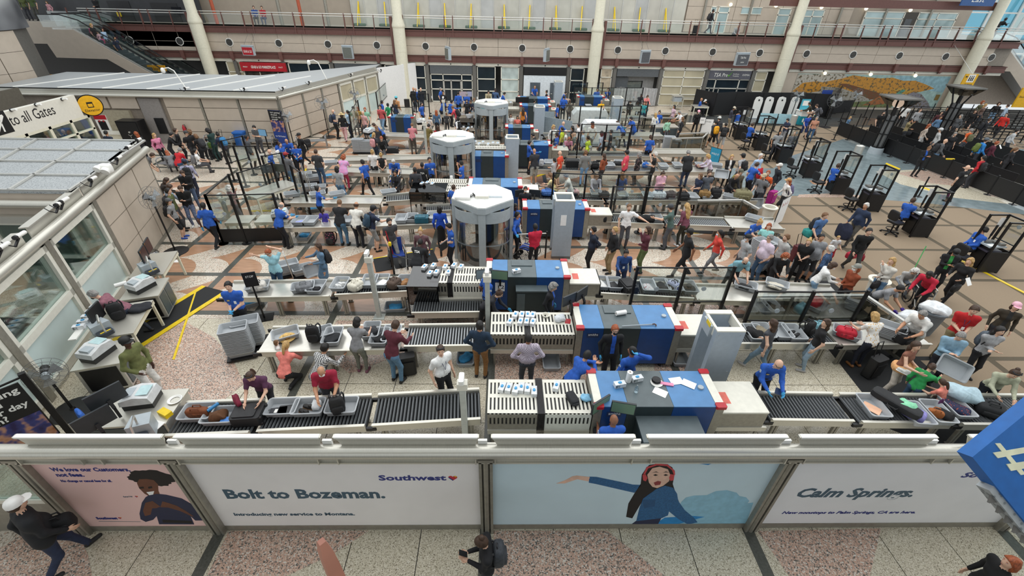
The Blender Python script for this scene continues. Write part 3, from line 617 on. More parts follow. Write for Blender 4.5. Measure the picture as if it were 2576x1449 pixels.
t=T('floodlight','white twin floodlight head on the steel rail above the red exit sign','light',(*(-12.29,13.63),3.3));b=MB();b.pill((0,0,.1),.35,.25,.3).cyl((.1,-.2,.05),(.1,-.1,.1),.12,n=12).cyl((-.12,-.2,.12),(-.12,-.1,.15),.1,n=12);b.obj('lamp_head',WHITE,t)
MB().box(-.2,-.1,-.13,.2,-.04,.13).obj('face',mat('7d1c2a',.4,emit=.2),T('exit_sign','red and white box sign on the near beige panel wall','sign',(*(-13.58,15.5),2.35),WANG))
roof=link('ceiling_left',None,kind='structure')
PERF=ramp_mat('perforated','ShaderNodeTexVoronoi',[(.0,'6d7274'),(.28,'7f8486'),(.36,'a3a7a8'),(1,'b0b4b5')],.45,22,.2)
RP=[(-13.62,16.95),(-12.05,11.95),(-22,11.95),(-26,16.95)]
MB().prism(RP,3.25,3.3).obj('roof_deck',PERF,roof)
def roof_ribs(p00,p10,p01,p11,nu,nv,z,parent):
    L=lambda a,b_,t:tuple(a[i]+(b_[i]-a[i])*t for i in(0,1))
    for i in range(nu+1):MB().bar((*L(p00,p10,i/nu),z),(*L(p01,p11,i/nu),z),.07,.05).obj('roof_rib',ALU,parent)
    for j in range(nv+1):MB().bar((*L(p00,p01,j/nv),z),(*L(p10,p11,j/nv),z),.06,.05).obj('roof_rib',ALU,parent)
roof_ribs((-13.3,16.9),(-25,16.9),(-12.15,12),(-22,12),6,4,3.33,roof)
wi=MB().box(-22,11.98,0,-12.3,12.1,3.25).obj('wall_inner',BEIGE,kind='structure')
b=MB();b.cyl((-22,11.85,2.97),(-12.35,11.85,2.97),.115,n=16).box(-22,11.8,2.4,-12.4,11.98,2.6);b.obj('top_pipe',STEELX,wi)
for x0 in(-14.9,-17.9,-20.9):
    b=MB();b.box(x0,11.88,.3,x0+.12,12,2.4).box(x0+2.3,11.88,.3,x0+2.42,12,2.4).box(x0,11.88,2.3,x0+2.4,12,2.4).box(x0,11.88,1.2,x0+2.4,12,1.3);b.obj('window_frame',OFFW,wi)
    MB().box(x0+.1,11.93,.3,x0+2.3,11.95,2.3).obj('glass_pane',GLASSG,wi)
# ---------------------------------------------------------------- far left pavilion
B2=27.8;H2=2.72
w2=MB().box(-29.3,B2+.1,0,-13.2,B2+.3,H2).obj('wall_pavilion',mat('8b8073',.6),kind='structure')
xs=[-24.6,-22.6,-17.89,-15.55,-13.2]
b=MB();b.box(-30,B2-.12,H2-.03,-13.2,B2+.1,H2+.12).cyl((-30,B2-.15,H2+.02),(-13.15,B2-.15,H2+.02),.08,n=12).box(-30,B2,H2+.1,-13.2,B2+.06,H2+.35);b.obj('top_pipe',STEELX,w2)
for a,e in((-19.80,-17.75),(-17.63,-15.58),(-15.46,-13.25)):
    for z0,z1 in((.1,.72),(.74,1.4),(1.42,2.1),(2.12,2.68)):MB().box(a+.02,B2,z0+.006,e-.02,B2+.12,z1-.006).obj('wall_panel',BEIGE,w2)
    MB().box(e-.02,B2-.02,0,e+.1,B2+.12,H2).obj('pillar',STEELD,w2)
for a,e in((-24.29,-23.06),(-22.94,-21.36)):
    MB().box(a,B2,2.0,e,B2+.12,2.66).obj('wall_panel',BEIGE,w2)
MB().box(-23.69,B2-.1,0,-22.01,B2+.12,1.9).obj('booth_recess',mat('a59c86',.6),w2);MB().box(-21.27,B2-.02,0,-20.04,B2+.12,2.6).obj('alcove',mat('8f8a86',.6),w2)
MB().box(-20.74,B2-.06,.6,-20.20,B2,1.5).obj('dark_screen',BLACK,w2)
w3=link('wall_slanted',None,None,loc=(-13.2,B2),rz=71.9,kind='structure');L3=10.75
b=MB();b.cyl((0,-.1,H2+.02),(L3,-.1,H2+.02),.09,n=12).box(0,-.06,H2-.1,L3,.1,H2+.05).box(0,0,H2+.1,L3,.04,H2+.35);b.obj('top_pipe',STEELX,w3)
MB().box(0,.06,0,L3,.16,H2).obj('panel_backing',mat('8b8073',.6),w3)
for a,e in((.15,2.0),(2.1,3.85),(3.95,5.6)):
    for z0,z1 in((.1,.72),(.74,1.4),(1.42,2.1),(2.12,2.66)):MB().box(a+.01,-.06,z0+.006,e-.01,.08,z1-.006).obj('wall_panel',BEIGE,w3)
for a in(.06,2.05,3.9,5.7,7.35,8.95,10.65):MB().box(a-.07,-.1,0,a+.07,.1,H2).obj('pillar',STEELD,w3)
for a,e in((5.8,7.28),(7.42,8.88),(9.02,10.58)):
    b=MB();b.box(a,-.09,0,a+.1,.1,H2-.1).box(e-.1,-.09,0,e,.1,H2-.1).box(a,-.09,H2-.25,e,.1,H2-.1).box(a,-.09,1.4,e,.1,1.52).box(a,-.09,0,e,.1,.15);b.obj('window_frame',OFFW,w3)
    MB().box(a+.1,-.03,.15,e-.1,0,1.4).obj('frosted_pane',FROST,w3);MB().box(a+.1,-.03,1.52,e-.1,0,H2-.2).obj('glass_pane',TANG,w3)
MB().prism([(-9.86,38.05),(-9.75,38.0),(-8.2,40.0),(-8.3,40.05)],0,3.0).obj('wall_partition',mat('e6e6e4',.5,0,.02),kind='structure')
MB().prism([(-8.26,40.0),(-8.18,40.0),(-7.3,40.9),(-7.4,40.95)],0,3.05).obj('wall_partition',mat('e6e6e4',.5,0,.02),kind='structure')
r2=link('ceiling_pavilion',None,kind='structure')
MB().prism([(-29.3,B2),(-13.2,B2),(-9.9,38.1),(-9.9,39.5),(-16.5,33.2),(-29.3,33.2)],H2+.3,H2+.36).obj('roof_deck',mat('b3b7b8',.45,.2,.06,6,stretch=(1,30,1)),r2)
for x in(-28,-25.5,-23,-20.5,-18,-15.6):MB().bar((x,B2,H2+.38),(x+2.5,33.2,H2+.38),.06,.04).obj('roof_rib',WHITE,r2)
for i,(q,lab)in enumerate((((-18.18,27.69),'small white camera on the pavilion roof below the lamp pole'),((-14.93,27.87),'small white camera on the pavilion roof edge above the three panels'),((-12.9,28.3),'small white camera at the pavilion roof corner'),((-12.12,30.33),'small white camera on the slanted roof edge above the red sign'),((-10.43,33.53),'small white camera on the slanted roof edge above the windows'),((-8.91,35.8),'white camera cluster at the far end of the slanted roof edge'))):
    bullet((*q,3.12),180,lab)
for(xb,yb),lab in(((-18.34,28),'slim white pole with a camera dome on the pavilion roof'),((-11.71,32.26),'slim white pole with twin cameras behind the slanted roof edge')):
    t=T('camera_pole',lab,'camera',(xb,yb,3.05));MB().tube([(0,0,0),(-.35,0,1.0),(-.6,0,1.15),(-.9,0,1.1)],.03,6).obj('pole',WHITE,t);MB().pill((-.95,0,1.0),.22,.22,.3,.9).obj('camera_dome',WHITE,t)
MB().box(-.2,-.08,-.11,.2,.0,.11).obj('face',mat('b02030',.4,emit=.3),T('exit_sign','small red box sign on the slanted wall of the far pavilion','sign',(*(-12.32,31.34),2.3),71.9))
# AED cabinet, safe, counter, flag and bins before the pavilion
t=T('defibrillator_poster','red and white defibrillator board leaning on the wall by the round elevator sign','board',(-23.78,B2-.15,.3));MB().box(-.35,0,0,.35,.06,1.35).obj('board',WHITE,t);MB().box(-.35,-.01,1.1,.35,0,1.35).obj('header',RED,t);MB().box(-.22,-.01,.5,.22,0,1.0).obj('cabinet_window',BLACK,t)
for x in(-.12,.12):
    b=MB();b.xzprism([(x-.07,1.02),(x,.94),(x+.07,1.02),(x+.035,1.06),(x,1.03),(x-.035,1.06)],-.015,-.005);b.obj('heart_mark',RED,t)
t=T('gun_safe','tall black steel safe with a wheel handle against the pavilion wall','safe',(-21.64,B2-.75,0));MB().rbox(-.62,-.35,0,.62,.35,1.55,.03).obj('body',BLACKM,t);b=MB();b.box(-.55,-.37,.08,.55,-.34,1.48);b.obj('door',BLACK,t)
b=MB();b.cyl((0,-.42,.95),(0,-.36,.95),.05,n=10);[b.bar((0,-.41,.75),(.13*math.cos(a),-.41,.75+.13*math.sin(a)),.02,.02)for a in(.5,2.6,4.7)];b.obj('handle',ALU,t)
t=T('counter','small cream counter unit beside the black safe','counter',(-22.83,B2-.5,0));MB().box(-.55,-.3,0,.55,.3,.7).obj('body',CREAM,t);MB().box(-.6,-.35,.7,.6,.35,.76).obj('top',OFFW,t)
t=T('flag','furled blue flag on a pole by the glazed screen','flag',(*(-24.4,27.51),));MB().cyl((0,0,0),(-.5,0,2.2),.02,n=6).obj('pole',mat('b08d3f',.4,.6),t);MB().tube([(-.45,0,2.1),(-.38,0,1.6),(-.22,.02,1.0),(-.06,0,.5)],[.05,.14,.2,.12],8).obj('cloth',mat('2d4f9a',.8,0,.15,20),t)
def bin_round(name,label,q,m,s=1.):
    t=T(name,label,'trash can',q);MB().lathe([(.2*s,0),(.24*s,.02),(.29*s,.68),(.31*s,.7),(.31*s,.74),(.27*s,.74),(.25*s,.3),(.001,.28)],16).obj('tub',m,t);MB().lathe([(.32*s,.7),(.32*s,.78),(.2*s,.84),(.001,.85)],16).obj('lid',m,t);return t
GRB=mat('6f777d',.6,key='greybin')
bin_round('garbage_bin','grey round garbage bin nearest the black safe',(-22.21,29.11),GRB);bin_round('garbage_bin','grey round garbage bin between the safe and the blue bin',(-22.02,29.77),GRB,1.1);bin_round('garbage_bin','grey round garbage bin behind the blue recycling bin',(-21.79,30.56),GRB)
def wheelie(label,q,s=1.):
    t=T('recycling_bin',label,'trash can',q);MB().prism([(-.3*s,-.3*s),(.3*s,-.3*s),(.3*s,.3*s),(-.3*s,.3*s)],.05,.85*s).obj('tub',mat('1f5fae',.5),t);MB().rbox(-.34*s,-.36*s,.85*s,.34*s,.36*s,.95*s).obj('lid',mat('2468bd',.5),t)
wheelie('blue wheeled recycling bin between grey bins at the pavilion',(-20.87,28.55),1.1);wheelie('blue recycling bin behind the man in grey tee by the glass panels',(-15.89,27.62),.9)
t=T('fire_extinguisher','red fire extinguisher on the pavilion wall','extinguisher',(-19.13,B2-.12,.9));MB().lathe([(.08,-.3),(.09,-.28),(.09,.1),(.04,.2),(.03,.25)],12).obj('cylinder',RED,t);MB().tube([(0,0,.25),(.1,0,.28),(.14,0,0)],.015,6).obj('hose',BLACK,t)
# ---------------------------------------------------------------- sign to all gates, glazed screen, tower
XSN=-20.9
sg=T('gates_sign','cream overhead sign with a plane symbol reading to all Gates','sign')
(y1,z0),(_,z1)=(23.45,2.59),(23.55,3.57);y0=16.5
MB().box(XSN-.25,y0,z0,XSN,y1,z1).obj('sign_board',mat('dedbcf',.5,0,.02),sg)
ya,za=19.83,2.99
text('to all Gates',.62,BLACK,sg,(XSN+.004,ya,za+.02),(90,0,90),width=2.23,name='lettering')
yb,zb=19.09,2.79;MB().box(XSN,yb-.2,zb+.0,XSN+.006,yb+.72,zb+.85).obj('plane_symbol',BLACK,sg)
b=MB();cy,cz=yb+.3,zb+.42
for pts in([(-.28,-.22),(-.2,-.3),(.3,.22),(.28,.3),(.2,.3)],[(-.05,.02),(.1,.1),(-.3,.18),(-.33,.12)],[(.02,-.08),(.1,.06),(.05,-.34),(-.02,-.32)]):
    n=len(pts);A=sum(pts[i-1][0]*pts[i][1]-pts[i][0]*pts[i-1][1]for i in range(n))
    if A<0:pts=pts[::-1]
    b.add([(XSN+.009,cy+p[0],cz+p[1])for p in pts]+[(XSN+.005,cy+p[0],cz+p[1])for p in pts],[tuple(range(n)),tuple(range(n,2*n))[::-1]])
b.obj('plane_icon',WHITE,sg)
for k,(px,py)in enumerate((((20.13,3.58)),((21.31,3.55)),((22.7,3.51)))):
    t=T('security_camera','white bullet camera on the gates sign, %s of three'%('leftmost','middle','rightmost')[k],'camera',(XSN+.0,px,py),-90,'security cameras on the pavilion rails');MB().cyl((0,0,0),(.05,.3,.05),.05,n=8).obj('camera_body',WHITE,t);MB().cyl((0,0,0),(0,.06,.02),.07,n=8).obj('mount',BLACK,t)
gs=MB().box(XSN-.1,y0,0,XSN-.02,y1+.3,.15).obj('window_8',CREAM,kind='structure')
b=MB()
for y in(17.5,18.9,20.2,21.4,22.6,y1+.25):b.box(XSN-.12,y-.07,0,XSN,y+.07,z0)
b.box(XSN-.12,y0,z0-.12,XSN,y1+.3,z0).box(XSN-.12,y0,1.9,XSN,y1+.3,1.98);b.obj('window_frame',CREAM,gs)
MB().box(XSN-.08,y0,.1,XSN-.06,y1+.2,z0-.1).obj('glass_pane',GLASSG,gs)
MB().box(-27,16.9,0,-26.9,27,3.2).obj('wall_corridor',mat('5f5a50',.6),kind='structure')
t=T('elevator_sign','round yellow sign with a lift symbol reading Elevator','sign',(XSN+.25,y1+.35,z1-.55));b=MB();b.cyl((-.12,0,0),(0,0,0),.5,n=28);b.obj('disc_rim',BLACKM,t);b=MB();b.cyl((0,0,0),(.012,0,0),.46,n=28);b.obj('disc_face',mat('eeb318',.5),t)
t.rotation_euler=(0,0,R(-50));text('Elevator',.18,BLACK,t,(.015,-.3,-.28),(90,0,90),width=.58);b=MB();b.box(.012,-.12,-.1,.016,.12,.16);b.obj('lift_symbol',BLACK,t);b=MB();b.box(.016,-.09,-.06,.019,.09,.08);b.obj('lift_cabin',mat('eeb318',.5),t)
tw=T('tower','curved beige panel clad tower with a grey portrait banner around its top','tower',(-33.5,31,0))
for j,(z0_,z1_)in enumerate(((0,1.2),(1.22,2.3),(2.32,3.4),(3.42,4.5),(4.52,5.6))):
    for k in range(8):
        a0=-PI/2+(k-4)*.42;b=MB();v=[];n=6
        for i in range(n+1):
            a=a0+.012+(.42-.012)*i/n;v+=[(3.8*math.cos(a),3.8*math.sin(a),z0_),(3.8*math.cos(a),3.8*math.sin(a),z1_),(3.6*math.cos(a),3.6*math.sin(a),z0_),(3.6*math.cos(a),3.6*math.sin(a),z1_)]
        b.add(v,[(4*i,4*i+4,4*i+5,4*i+1)for i in range(n)]+[(4*i+1,4*i+5,4*i+7,4*i+3)for i in range(n)]+[(0,1,3,2),(4*n+1,4*n,4*n+2,4*n+3)]);b.obj('wall_panel',BEIGE,tw)
b=MB();b.lathe([(3.7,0),(3.7,9)],40);b.obj('core',FGREY,tw)
b=MB();b.lathe([(3.75,5.65),(3.9,5.65),(3.9,9.2),(3.75,9.2)],48);b.obj('banner',ramp_mat('banner_print','ShaderNodeTexNoise',[(.35,'4a4c50'),(.48,'7b7d80'),(.6,'a9abac'),(.7,'5c5e62')],.6,.35),tw)
# ---------------------------------------------------------------- escalators
def escalator(name,label,xt,xb,zt,zb_,y,w,s=1,clad=True):
    t=T(name,label,'escalator',(0,y,0));n=22;dx,dz=(xb-xt)/n,(zt-zb_)/n
    for i in range(n):
        b=MB();x=xt+dx*i;b.box(x,.12,zt-dz*(i+1)-.25,x+dx,w-.12,zt-dz*i,0).box(x+dx-.03*s,.12,zt-dz*(i+1),x+dx+.005*s,w-.12,zt-dz*i-.02,0);b.obj('step',mat('59656a',.5,.4,.1,3,stretch=(1,60,1)),t)
    for k,yy in enumerate((.05,w-.05)):
        P=[(xt-2.2*s,yy,zt+.95),(xt-.6*s,yy,zt+.95),(xt+.6*s,yy,zt+.62),(xb-.2*s,yy,zb_+1.0),(xb+1.2*s,yy,zb_+.85)]
        MB().tube(P,.04,6).obj('handrail',BLACK,t)
        q=[(p[0],p[2])for p in P];MB().xzprism(q+[(x,z-.82)for x,z in q[::-1]],yy-.008,yy+.008).obj('balustrade_glass',GLASS,t)
        b=MB();b.bar((xt-1.5*s,yy,zt+.05),(xt,yy,zt+.05),.16,.12).bar((xt,yy,zt+.05),(xb,yy,zb_+.05),.16,.12,0);b.obj('skirt',ALU,t)
    if clad:
        MB().xzprism([(xt-2.6*s,zt-.05),(xt,zt),(xb,zb_),(xb-1.2*s,zb_-.3),(xt+1.6*s,zt-1.95),(xt-2.2*s,zt-1.9)],-.06,-.02).obj('side_cladding',BEIGE,t);MB().xzprism([(xt-2.4*s,zt-.4),(xt,zt-.4),(xb,zb_-.4),(xb-.6*s,zb_-.6),(xt+1.6*s,zt-1.9),(xt-2.1*s,zt-1.85)],0,w).obj('truss',FGREY,t)
    return t
escalator('escalator','descending escalator with four riders beside the beige cladding',-32.3,-24.4,5.1,0,38.9,1.35)
escalator('escalator','empty escalator next to the wall, behind the one with riders',-32.0,-24.1,5.1,0,40.5,1.35,1,False)
XE=(43.13,-0.33,45.99,4.03)
escalator('escalator','escalator at the right edge in front of the glass curtain wall',XE[0],XE[0]+7.6,5.0,.0,42.6,1.3,1,True)
MB().box(40,44.2,0,60,44.4,2.9).obj('wall_stair',mat('85796c',.6),kind='structure')
# ---------------------------------------------------------------- glass curtain wall, right
cw=MB().box(42,52,0,95,52.1,.3).obj('window_9',WHITE,kind='structure')
b=MB()
for k in range(18):b.box(43+k*3-.12,51.85,0,43+k*3+.12,52.1,14)
for z in(1.8,3.6,5.4,7.2,9,10.8):b.box(42,51.9,z-.07,95,52.05,z+.07)
for k in range(9):b.cyl((45+k*6,51,0),(47+k*6,51,14),.16,n=8)
b.obj('mullion_grid',WHITE,cw,kind='stuff')
CYAN=glass_mat('cyan_glass',(.42,.78,.9),.12)
for k in range(14):
    for j,z in enumerate((0,1.8,3.6,5.4,7.2,9)):MB().box(43+k*3,51.97,z,46+k*3,51.99,z+1.75).obj('glass_pane',CYAN if(k*5+j*3)%4 else GLASSG,cw)
out=MB().box(42,80,0,150,80.5,3.2).obj('exterior_building',mat('9aa7ad',.6,0,.3,.4),kind='structure')
MB().box(-60,53,-.4,160,140,-.3).obj('exterior_ground',mat('c9cdd0',.7),kind='structure')
t=T('direction_sign','blue hanging sign reading East beside the last column, upper right','sign',((35.11,7.85,37.09,8.23)[0],40,(35.11,7.85,37.09,8.23)[1]));MB().box(0,0,0,2.6,.1,.9).obj('sign_board',mat('2b568f',.5),t);text('East',.5,WHITE,t,(.7,-.005,.25),width=1.0,shear=.2)
t=T('restroom_sign','yellow hanging restroom sign by the last column','sign',((36.57,2.52,37.66,3.26)[0],38,(36.57,2.52,37.66,3.26)[1]));MB().box(0,0,0,1.05,.08,.85).obj('sign_board',mat('e8b21c',.5),t);MB().box(.3,-.01,.25,.85,0,.82).obj('pictogram_panel',WHITE,t);MB().cyl((.5,0,.85),(.5,2.9,2.6),.02,n=6).obj('hanger',ALU,t);text('Restroom',.16,BLACK,t,(.28,-.005,.06),width=.6)
for x in(.43,.58,.72):MB().cyl((x,-.02,.68),(x,-.012,.68),.04,n=10).box(x-.04,-.02,.35,x+.04,-.012,.62).obj('figure_icon',BLACK,t)
MB().xzprism([(.05,.65),(.15,.73),(.15,.68),(.25,.68),(.25,.62),(.15,.62),(.15,.57)],-.01,-.002).obj('arrow_mark',BLACK,t)
t=T('direction_sign','yellow sign hanging at the right edge above the queue','sign',((39.65,1.35,40.28,2.35)[0],36,(39.65,1.35,40.28,2.35)[1]));MB().box(0,0,0,1.6,.1,1.4).obj('sign_board',mat('e8b21c',.5),t);text('Security',.2,BLACK,t,(.08,-.005,.7),width=.8)
for r,lab,wds in(((-36.88,0.98,-34.8,1.91),'large yellow hanging sign reading South Security under the escalator','South Security'),((-35.14,1.33,-33.58,1.77),'yellow sign half hidden behind the escalator','Baggage'),((-39.92,0.76,-38.48,1.31),'yellow sign reading Baggage left of the large yellow sign','Baggage'),((-28.49,2.03,-26.85,2.53),'yellow hanging sign reading South Security behind the escalator foot','South Security')):
    t=T('direction_sign',lab,'sign',(r[0],(42 if 'large' in lab else 43)-3.5,r[1]+.2));f_=.92;MB().box(0,0,0,(r[2]-r[0])*f_,.1,(r[3]-r[1])*f_).obj('sign_board',mat('d79a1c',.5),t);text(wds,.22,BLACK,t,(.15,-.01,.15),width=(r[2]-r[0])*.6)
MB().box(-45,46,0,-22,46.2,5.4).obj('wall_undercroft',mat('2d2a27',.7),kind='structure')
MB().box(-46,41,3.9,-24,41.3,5.4).obj('wall_balcony_left',BEIGE,kind='structure')

# ---------------------------------------------------------------- X-ray machines, conveyors, scanners
def xray(loc,L,D,label,h=1.34,hood=1.0,exits=(1.25,.85),cab=None,num=None,lid=True,bands=(.22,.62),detail=True):
    t=T('xray_machine',label,'scanner',loc);a,c=L*bands[0],L*bands[1]
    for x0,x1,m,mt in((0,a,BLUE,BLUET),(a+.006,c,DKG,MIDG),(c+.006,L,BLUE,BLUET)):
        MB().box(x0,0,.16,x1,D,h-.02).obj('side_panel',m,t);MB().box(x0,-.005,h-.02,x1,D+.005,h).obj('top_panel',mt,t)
    for x0,x1 in((-.17,-.006),(L+.006,L+.18)):
        MB().box(x0,0,.12,x1,D,h-.02).obj('end_frame',STEELD,t);MB().box(x0,-.01,h-.02,x1,D+.01,h+.01).obj('end_cap',OFFW,t)
        for y in(.02,D-.02):MB().rbox(x0-.02,y-.07,h-.04,x1+.02,y+.07,h+.03,.03).obj('indicator_lamp',RED,t)
    if lid:MB().box(a+.12,D-.38,h,c-.1,D-.04,h+.025).obj('top_lid',MIDG,t)
    b=MB()
    for x in(.1,L-.1):
        for y in(.1,D-.1):b.cyl((x,y,0),(x,y,.17),.04,n=8)
    b.obj('foot',BLACK,t)
    MB().xzprism([(.1,h-.16),(.4,h-.16),(.4,h-.3),(.1,h-.3)],-.006,0).obj('nameplate',mat('24365c',.4),t)
    if detail:text('smiths',.1,WHITE,t,(.13,-.008,h-.24),width=.24)
    MB().cyl((L-.15,D*.5,h),(L-.15,D*.5,h+.04),.06,n=12).obj('stop_button',GREYP,t)
    if hood:
        x0,x1=L+.2,L+.2+hood
        MB().box(x0,.08,.62,x1,D-.08,1.05).obj('infeed_hood',STEELD,t);MB().box(x0,.06,1.05,x1,D-.06,1.09).obj('hood_cover',OFFW,t);MB().box(x1,.1,.7,x1+.03,D-.1,1.09).obj('curtain',RUB,t)
        MB().box(x0,.06,.5,x1+.1,D-.06,.62).obj('hood_frame',STEELX,t);MB().box(x0+.12,.3,1.09,x0+.3,.62,1.093).obj('warning_label',mat('d8695a',.5),t)
        b=MB();[b.cyl((x,y,0),(x,y,.5),.035,n=6)for x in(x0+.1,x1-.05)for y in(.12,D-.12)];b.obj('leg',STEELD,t)
    x=-.2
    for k,e in enumerate(exits):
        x1=x;x0=x-e;x=x0-.16
        b=MB();b.box(x0,.03,1.06,x1,D-.03,1.08,1);ns=max(3,int(e/.085));zt=1.1
        for y0,y1 in((.03,.12),(D*.5-.05,D*.5+.05),(D-.12,D-.03)):b.box(x0,y0,1.08,x1,y1,zt)
        for i in range(ns+1):xx=x0+(e-.04)*i/ns;b.box(xx,.03,1.08,xx+.045,D-.03,zt-.002)
        b.obj('slotted_cover',[OFFW,BLACK],t,kind='stuff')
        b=MB();b.box(x0,.03,.66,x1,.05,1.08,1)
        for i in range(ns+1):xx=x0+(e-.04)*i/ns;b.box(xx,.015,.7,xx+.045,.05,1.08)
        b.box(x0,.012,.98,x1,.05,1.08).box(x0,.012,.62,x1,.05,.78);b.obj('slotted_side',[OFFW if k==0 and cab else STEELD,BLACK],t,kind='stuff')
        MB().box(x0,D-.05,.62,x1,D-.03,1.08).obj('back_side',STEELD,t);MB().box(x0,-.02,.5,x1,D+.02,.62).obj('exit_frame',STEELX,t)
        b=MB();[b.cyl((xx,y,0),(xx,y,.5),.035,n=6)for xx in(x0+.1,x1-.1)for y in(.12,D-.12)];b.obj('leg',STEELD,t)
        if k+1<len(exits):
            b=MB();[b.box(x0-.155+i*.026,-.0,.6,x0-.135+i*.026,D,1.12)for i in range(6)];b.obj('bellows',BLACK,t)
    if cab:
        x0,x1,dep=cab;MB().box(x0,-dep,.12,x1,-.02,1.02).obj('control_cabinet',DKG,t);MB().box(x0-.02,-dep-.02,1.02,x1+.02,-.0,1.06).obj('cabinet_top',MIDG,t);MB().box(x0+.02,-dep-.012,.2,x0+.25,-dep,.95).obj('cabinet_door',MIDG,t)
    if num:
        MB().box(.1,-.008,.84,.38,-.002,1.14).obj('number_sheet',PAPER,t);text(num,.17,BLACK,t,(.14,-.0095,.93),width=.18)
    return t
xray((2.05,6.02),2.3,1.0,'nearest blue and grey X-ray machine, papers lying on its top',cab=(.72,1.95,.62),exits=(.95,1.02),lid=False)
xray((2.03,8.5),2.28,.98,'second X-ray machine from the front, a walking cane lying on its top',exits=(1.1,.85),hood=.95)
xray((-.3,10.82),2.1,.98,'blue X-ray machine bearing a number 12 sheet beside twin screens',num='12',cab=(.72,1.6,.3),exits=(.95,.5),hood=.9)
xray((.95,15.65),2.2,.85,'blue X-ray machine behind the tall grey metal detector, smiths plate on its side',exits=(),hood=.9)
xray((-1.3,17.85),1.95,1.05,'blue X-ray machine seen behind the nearest body scanner roof',exits=(1.0,),hood=.7,detail=False)
xray((-1.45,21.95),1.55,.9,'blue X-ray machine standing beside the second body scanner',exits=(),hood=0,detail=False)
xray((.35,23.95),2.1,.9,'blue X-ray machine where an officer lifts a grey case',exits=(1.7,),hood=.9,detail=False)
xray((.3,27.5),1.35,.8,'small blue X-ray machine right of the third body scanner',exits=(),hood=.3,detail=False)
xray((1.35,33.6),1.9,.9,'blue X-ray machine in front of the white booth, nearer of the pair',exits=(1.2,),hood=.4,detail=False)
xray((1.3,36.2),2.1,.9,'blue X-ray machine in front of the white booth, farther of the pair',exits=(1.2,),hood=.4,detail=False)
xray((6.0,37.2),1.8,.9,'blue X-ray machine by the third big column',exits=(),hood=.4,detail=False)
xray((-7.2,29.6),1.3,.8,'blue X-ray machine end behind the man in pink shirt',exits=(),hood=0,detail=False)
for loc,lab,s in(((6.15,28.83),'white rounded baggage scanner behind the glass screens, nearer one',1.0),((5.98,32.2),'white rounded baggage scanner behind the glass screens, farther one',1.0)):
    t=T('baggage_scanner',lab,'scanner',loc);MB().xzprism([(-1.2,.1),(1.2,.1),(1.2,1.25),(1.05,1.5),(-.95,1.5),(-1.2,1.2)],-.5,.5).obj('body',mat('d9dbdc',.4),t);MB().box(-1.25,-.52,.1,1.25,.52,.3).obj('base',GREYP,t);MB().box(.3,-.51,.35,1.1,-.5,1.1).obj('door',GREYP,t);MB().box(-.2,-.515,.5,.2,-.505,.95).obj('notice',PAPER,t)
RUBR=mat('55585a',.45,.3,.06,20,key='roller');RUBL=mat('8d9092',.35,.6,.05,20,key='roller_light')
def conveyor(label,p0,p1,w,z=.7,kind='roller',legs=3,rail=.12,step=.075,mr=None,name='conveyor',lip=True):
    dx,dy=p1[0]-p0[0],p1[1]-p0[1];L=math.hypot(dx,dy)
    t=T(name,label,'conveyor' if kind!='tray' else 'table',p0,math.degrees(math.atan2(dy,dx)))
    for s in(-1,1):
        y=s*w/2;b=MB()
        b.box(.04,y-.015,z-.14,L-.04,y+.015,z+(.08 if kind=='roller' else .05))
        if lip:b.box(.04,y+(.0 if s>0 else-.06),z+(.075 if kind=='roller' else .045),L-.04,y+(.06 if s>0 else 0),z+(.095 if kind=='roller' else .06))
        b.obj('side_rail',STEELX,t)
    if kind=='roller':
        n=int(L/step);b=MB()
        for i in range(n):x=.06+(L-.12)*i/max(1,n-1);b.cyl((x,-w/2+.02,z),(x,w/2-.02,z),.027,n=6)
        b.obj('rollers',mr or RUBR,t,kind='stuff');MB().box(.03,-w/2+.02,z-.12,L-.03,w/2-.02,z-.08).obj('under_pan',RUB,t)
    else:MB().box(.02,-w/2+.01,z-.05,L-.02,w/2-.01,z).obj('tray_top',mat('d4d1c8',.25,.6,.04,6,key='traysteel')if kind=='tray' else RUB,t)
    for i in range(legs):
        x=.25+(L-.5)*i/max(1,legs-1)
        for s in(-1,1):b=MB();b.box(x-.06,s*(w/2-.06)-.03,0,x-.01,s*(w/2-.06)+.03,z-.12).box(x+.01,s*(w/2-.06)-.03,0,x+.06,s*(w/2-.06)+.03,z-.12).box(x-.08,s*(w/2-.06)-.04,0,x+.08,s*(w/2-.06)+.04,.03);b.obj('leg',STEELD,t)
    for s in(-1,1):b=MB();b.rbox(-.1,s*w/2-.03,z-.1,.12,s*w/2+.03,z-.02,.025);b.obj('joint_plate',BLACKM,t)
    return t
cv=conveyor
# lane A
cv('nearest roller conveyor left of the front machine, empty section',(-2.72,6.42),(-.42,6.6),.78,legs=2);cv('front roller conveyor section where the man in red packs his backpack',(-4.98,6.28),(-2.78,6.42),.78,legs=2);cv('front roller conveyor end section under a brown leather satchel',(-6.75,6.18),(-5.04,6.27),.8,legs=2)
cv('roller conveyor right of the front machine, in front of the officer holding a tablet',(5.72,6.55),(7.55,6.52),.72,legs=2);cv('front roller conveyor section under the peach laptop and guitar case',(7.62,6.5),(9.7,6.48),.74,legs=2);cv('front roller conveyor end section beside the blue hashtag sign',(9.76,6.47),(12.4,6.45),.78,legs=2)
# lane B
cv('second lane roller conveyor between navy sweater man and the slotted hood',(-2.5,8.86),(-.4,8.92),.8,legs=2,mr=RUBL);cv('steel tray table where a straw hat bin and open bins stand',(-6.05,8.72),(-2.55,8.85),.92,kind='tray',legs=3)
cv('roller conveyor right of the second machine with white sneakers in a bin',(5.6,9.0),(8.75,9.02),.74,legs=3);cv('steel table holding a red tote bag bin in the second lane',(8.8,9.05),(11.3,9.1),.84,kind='tray',legs=2)
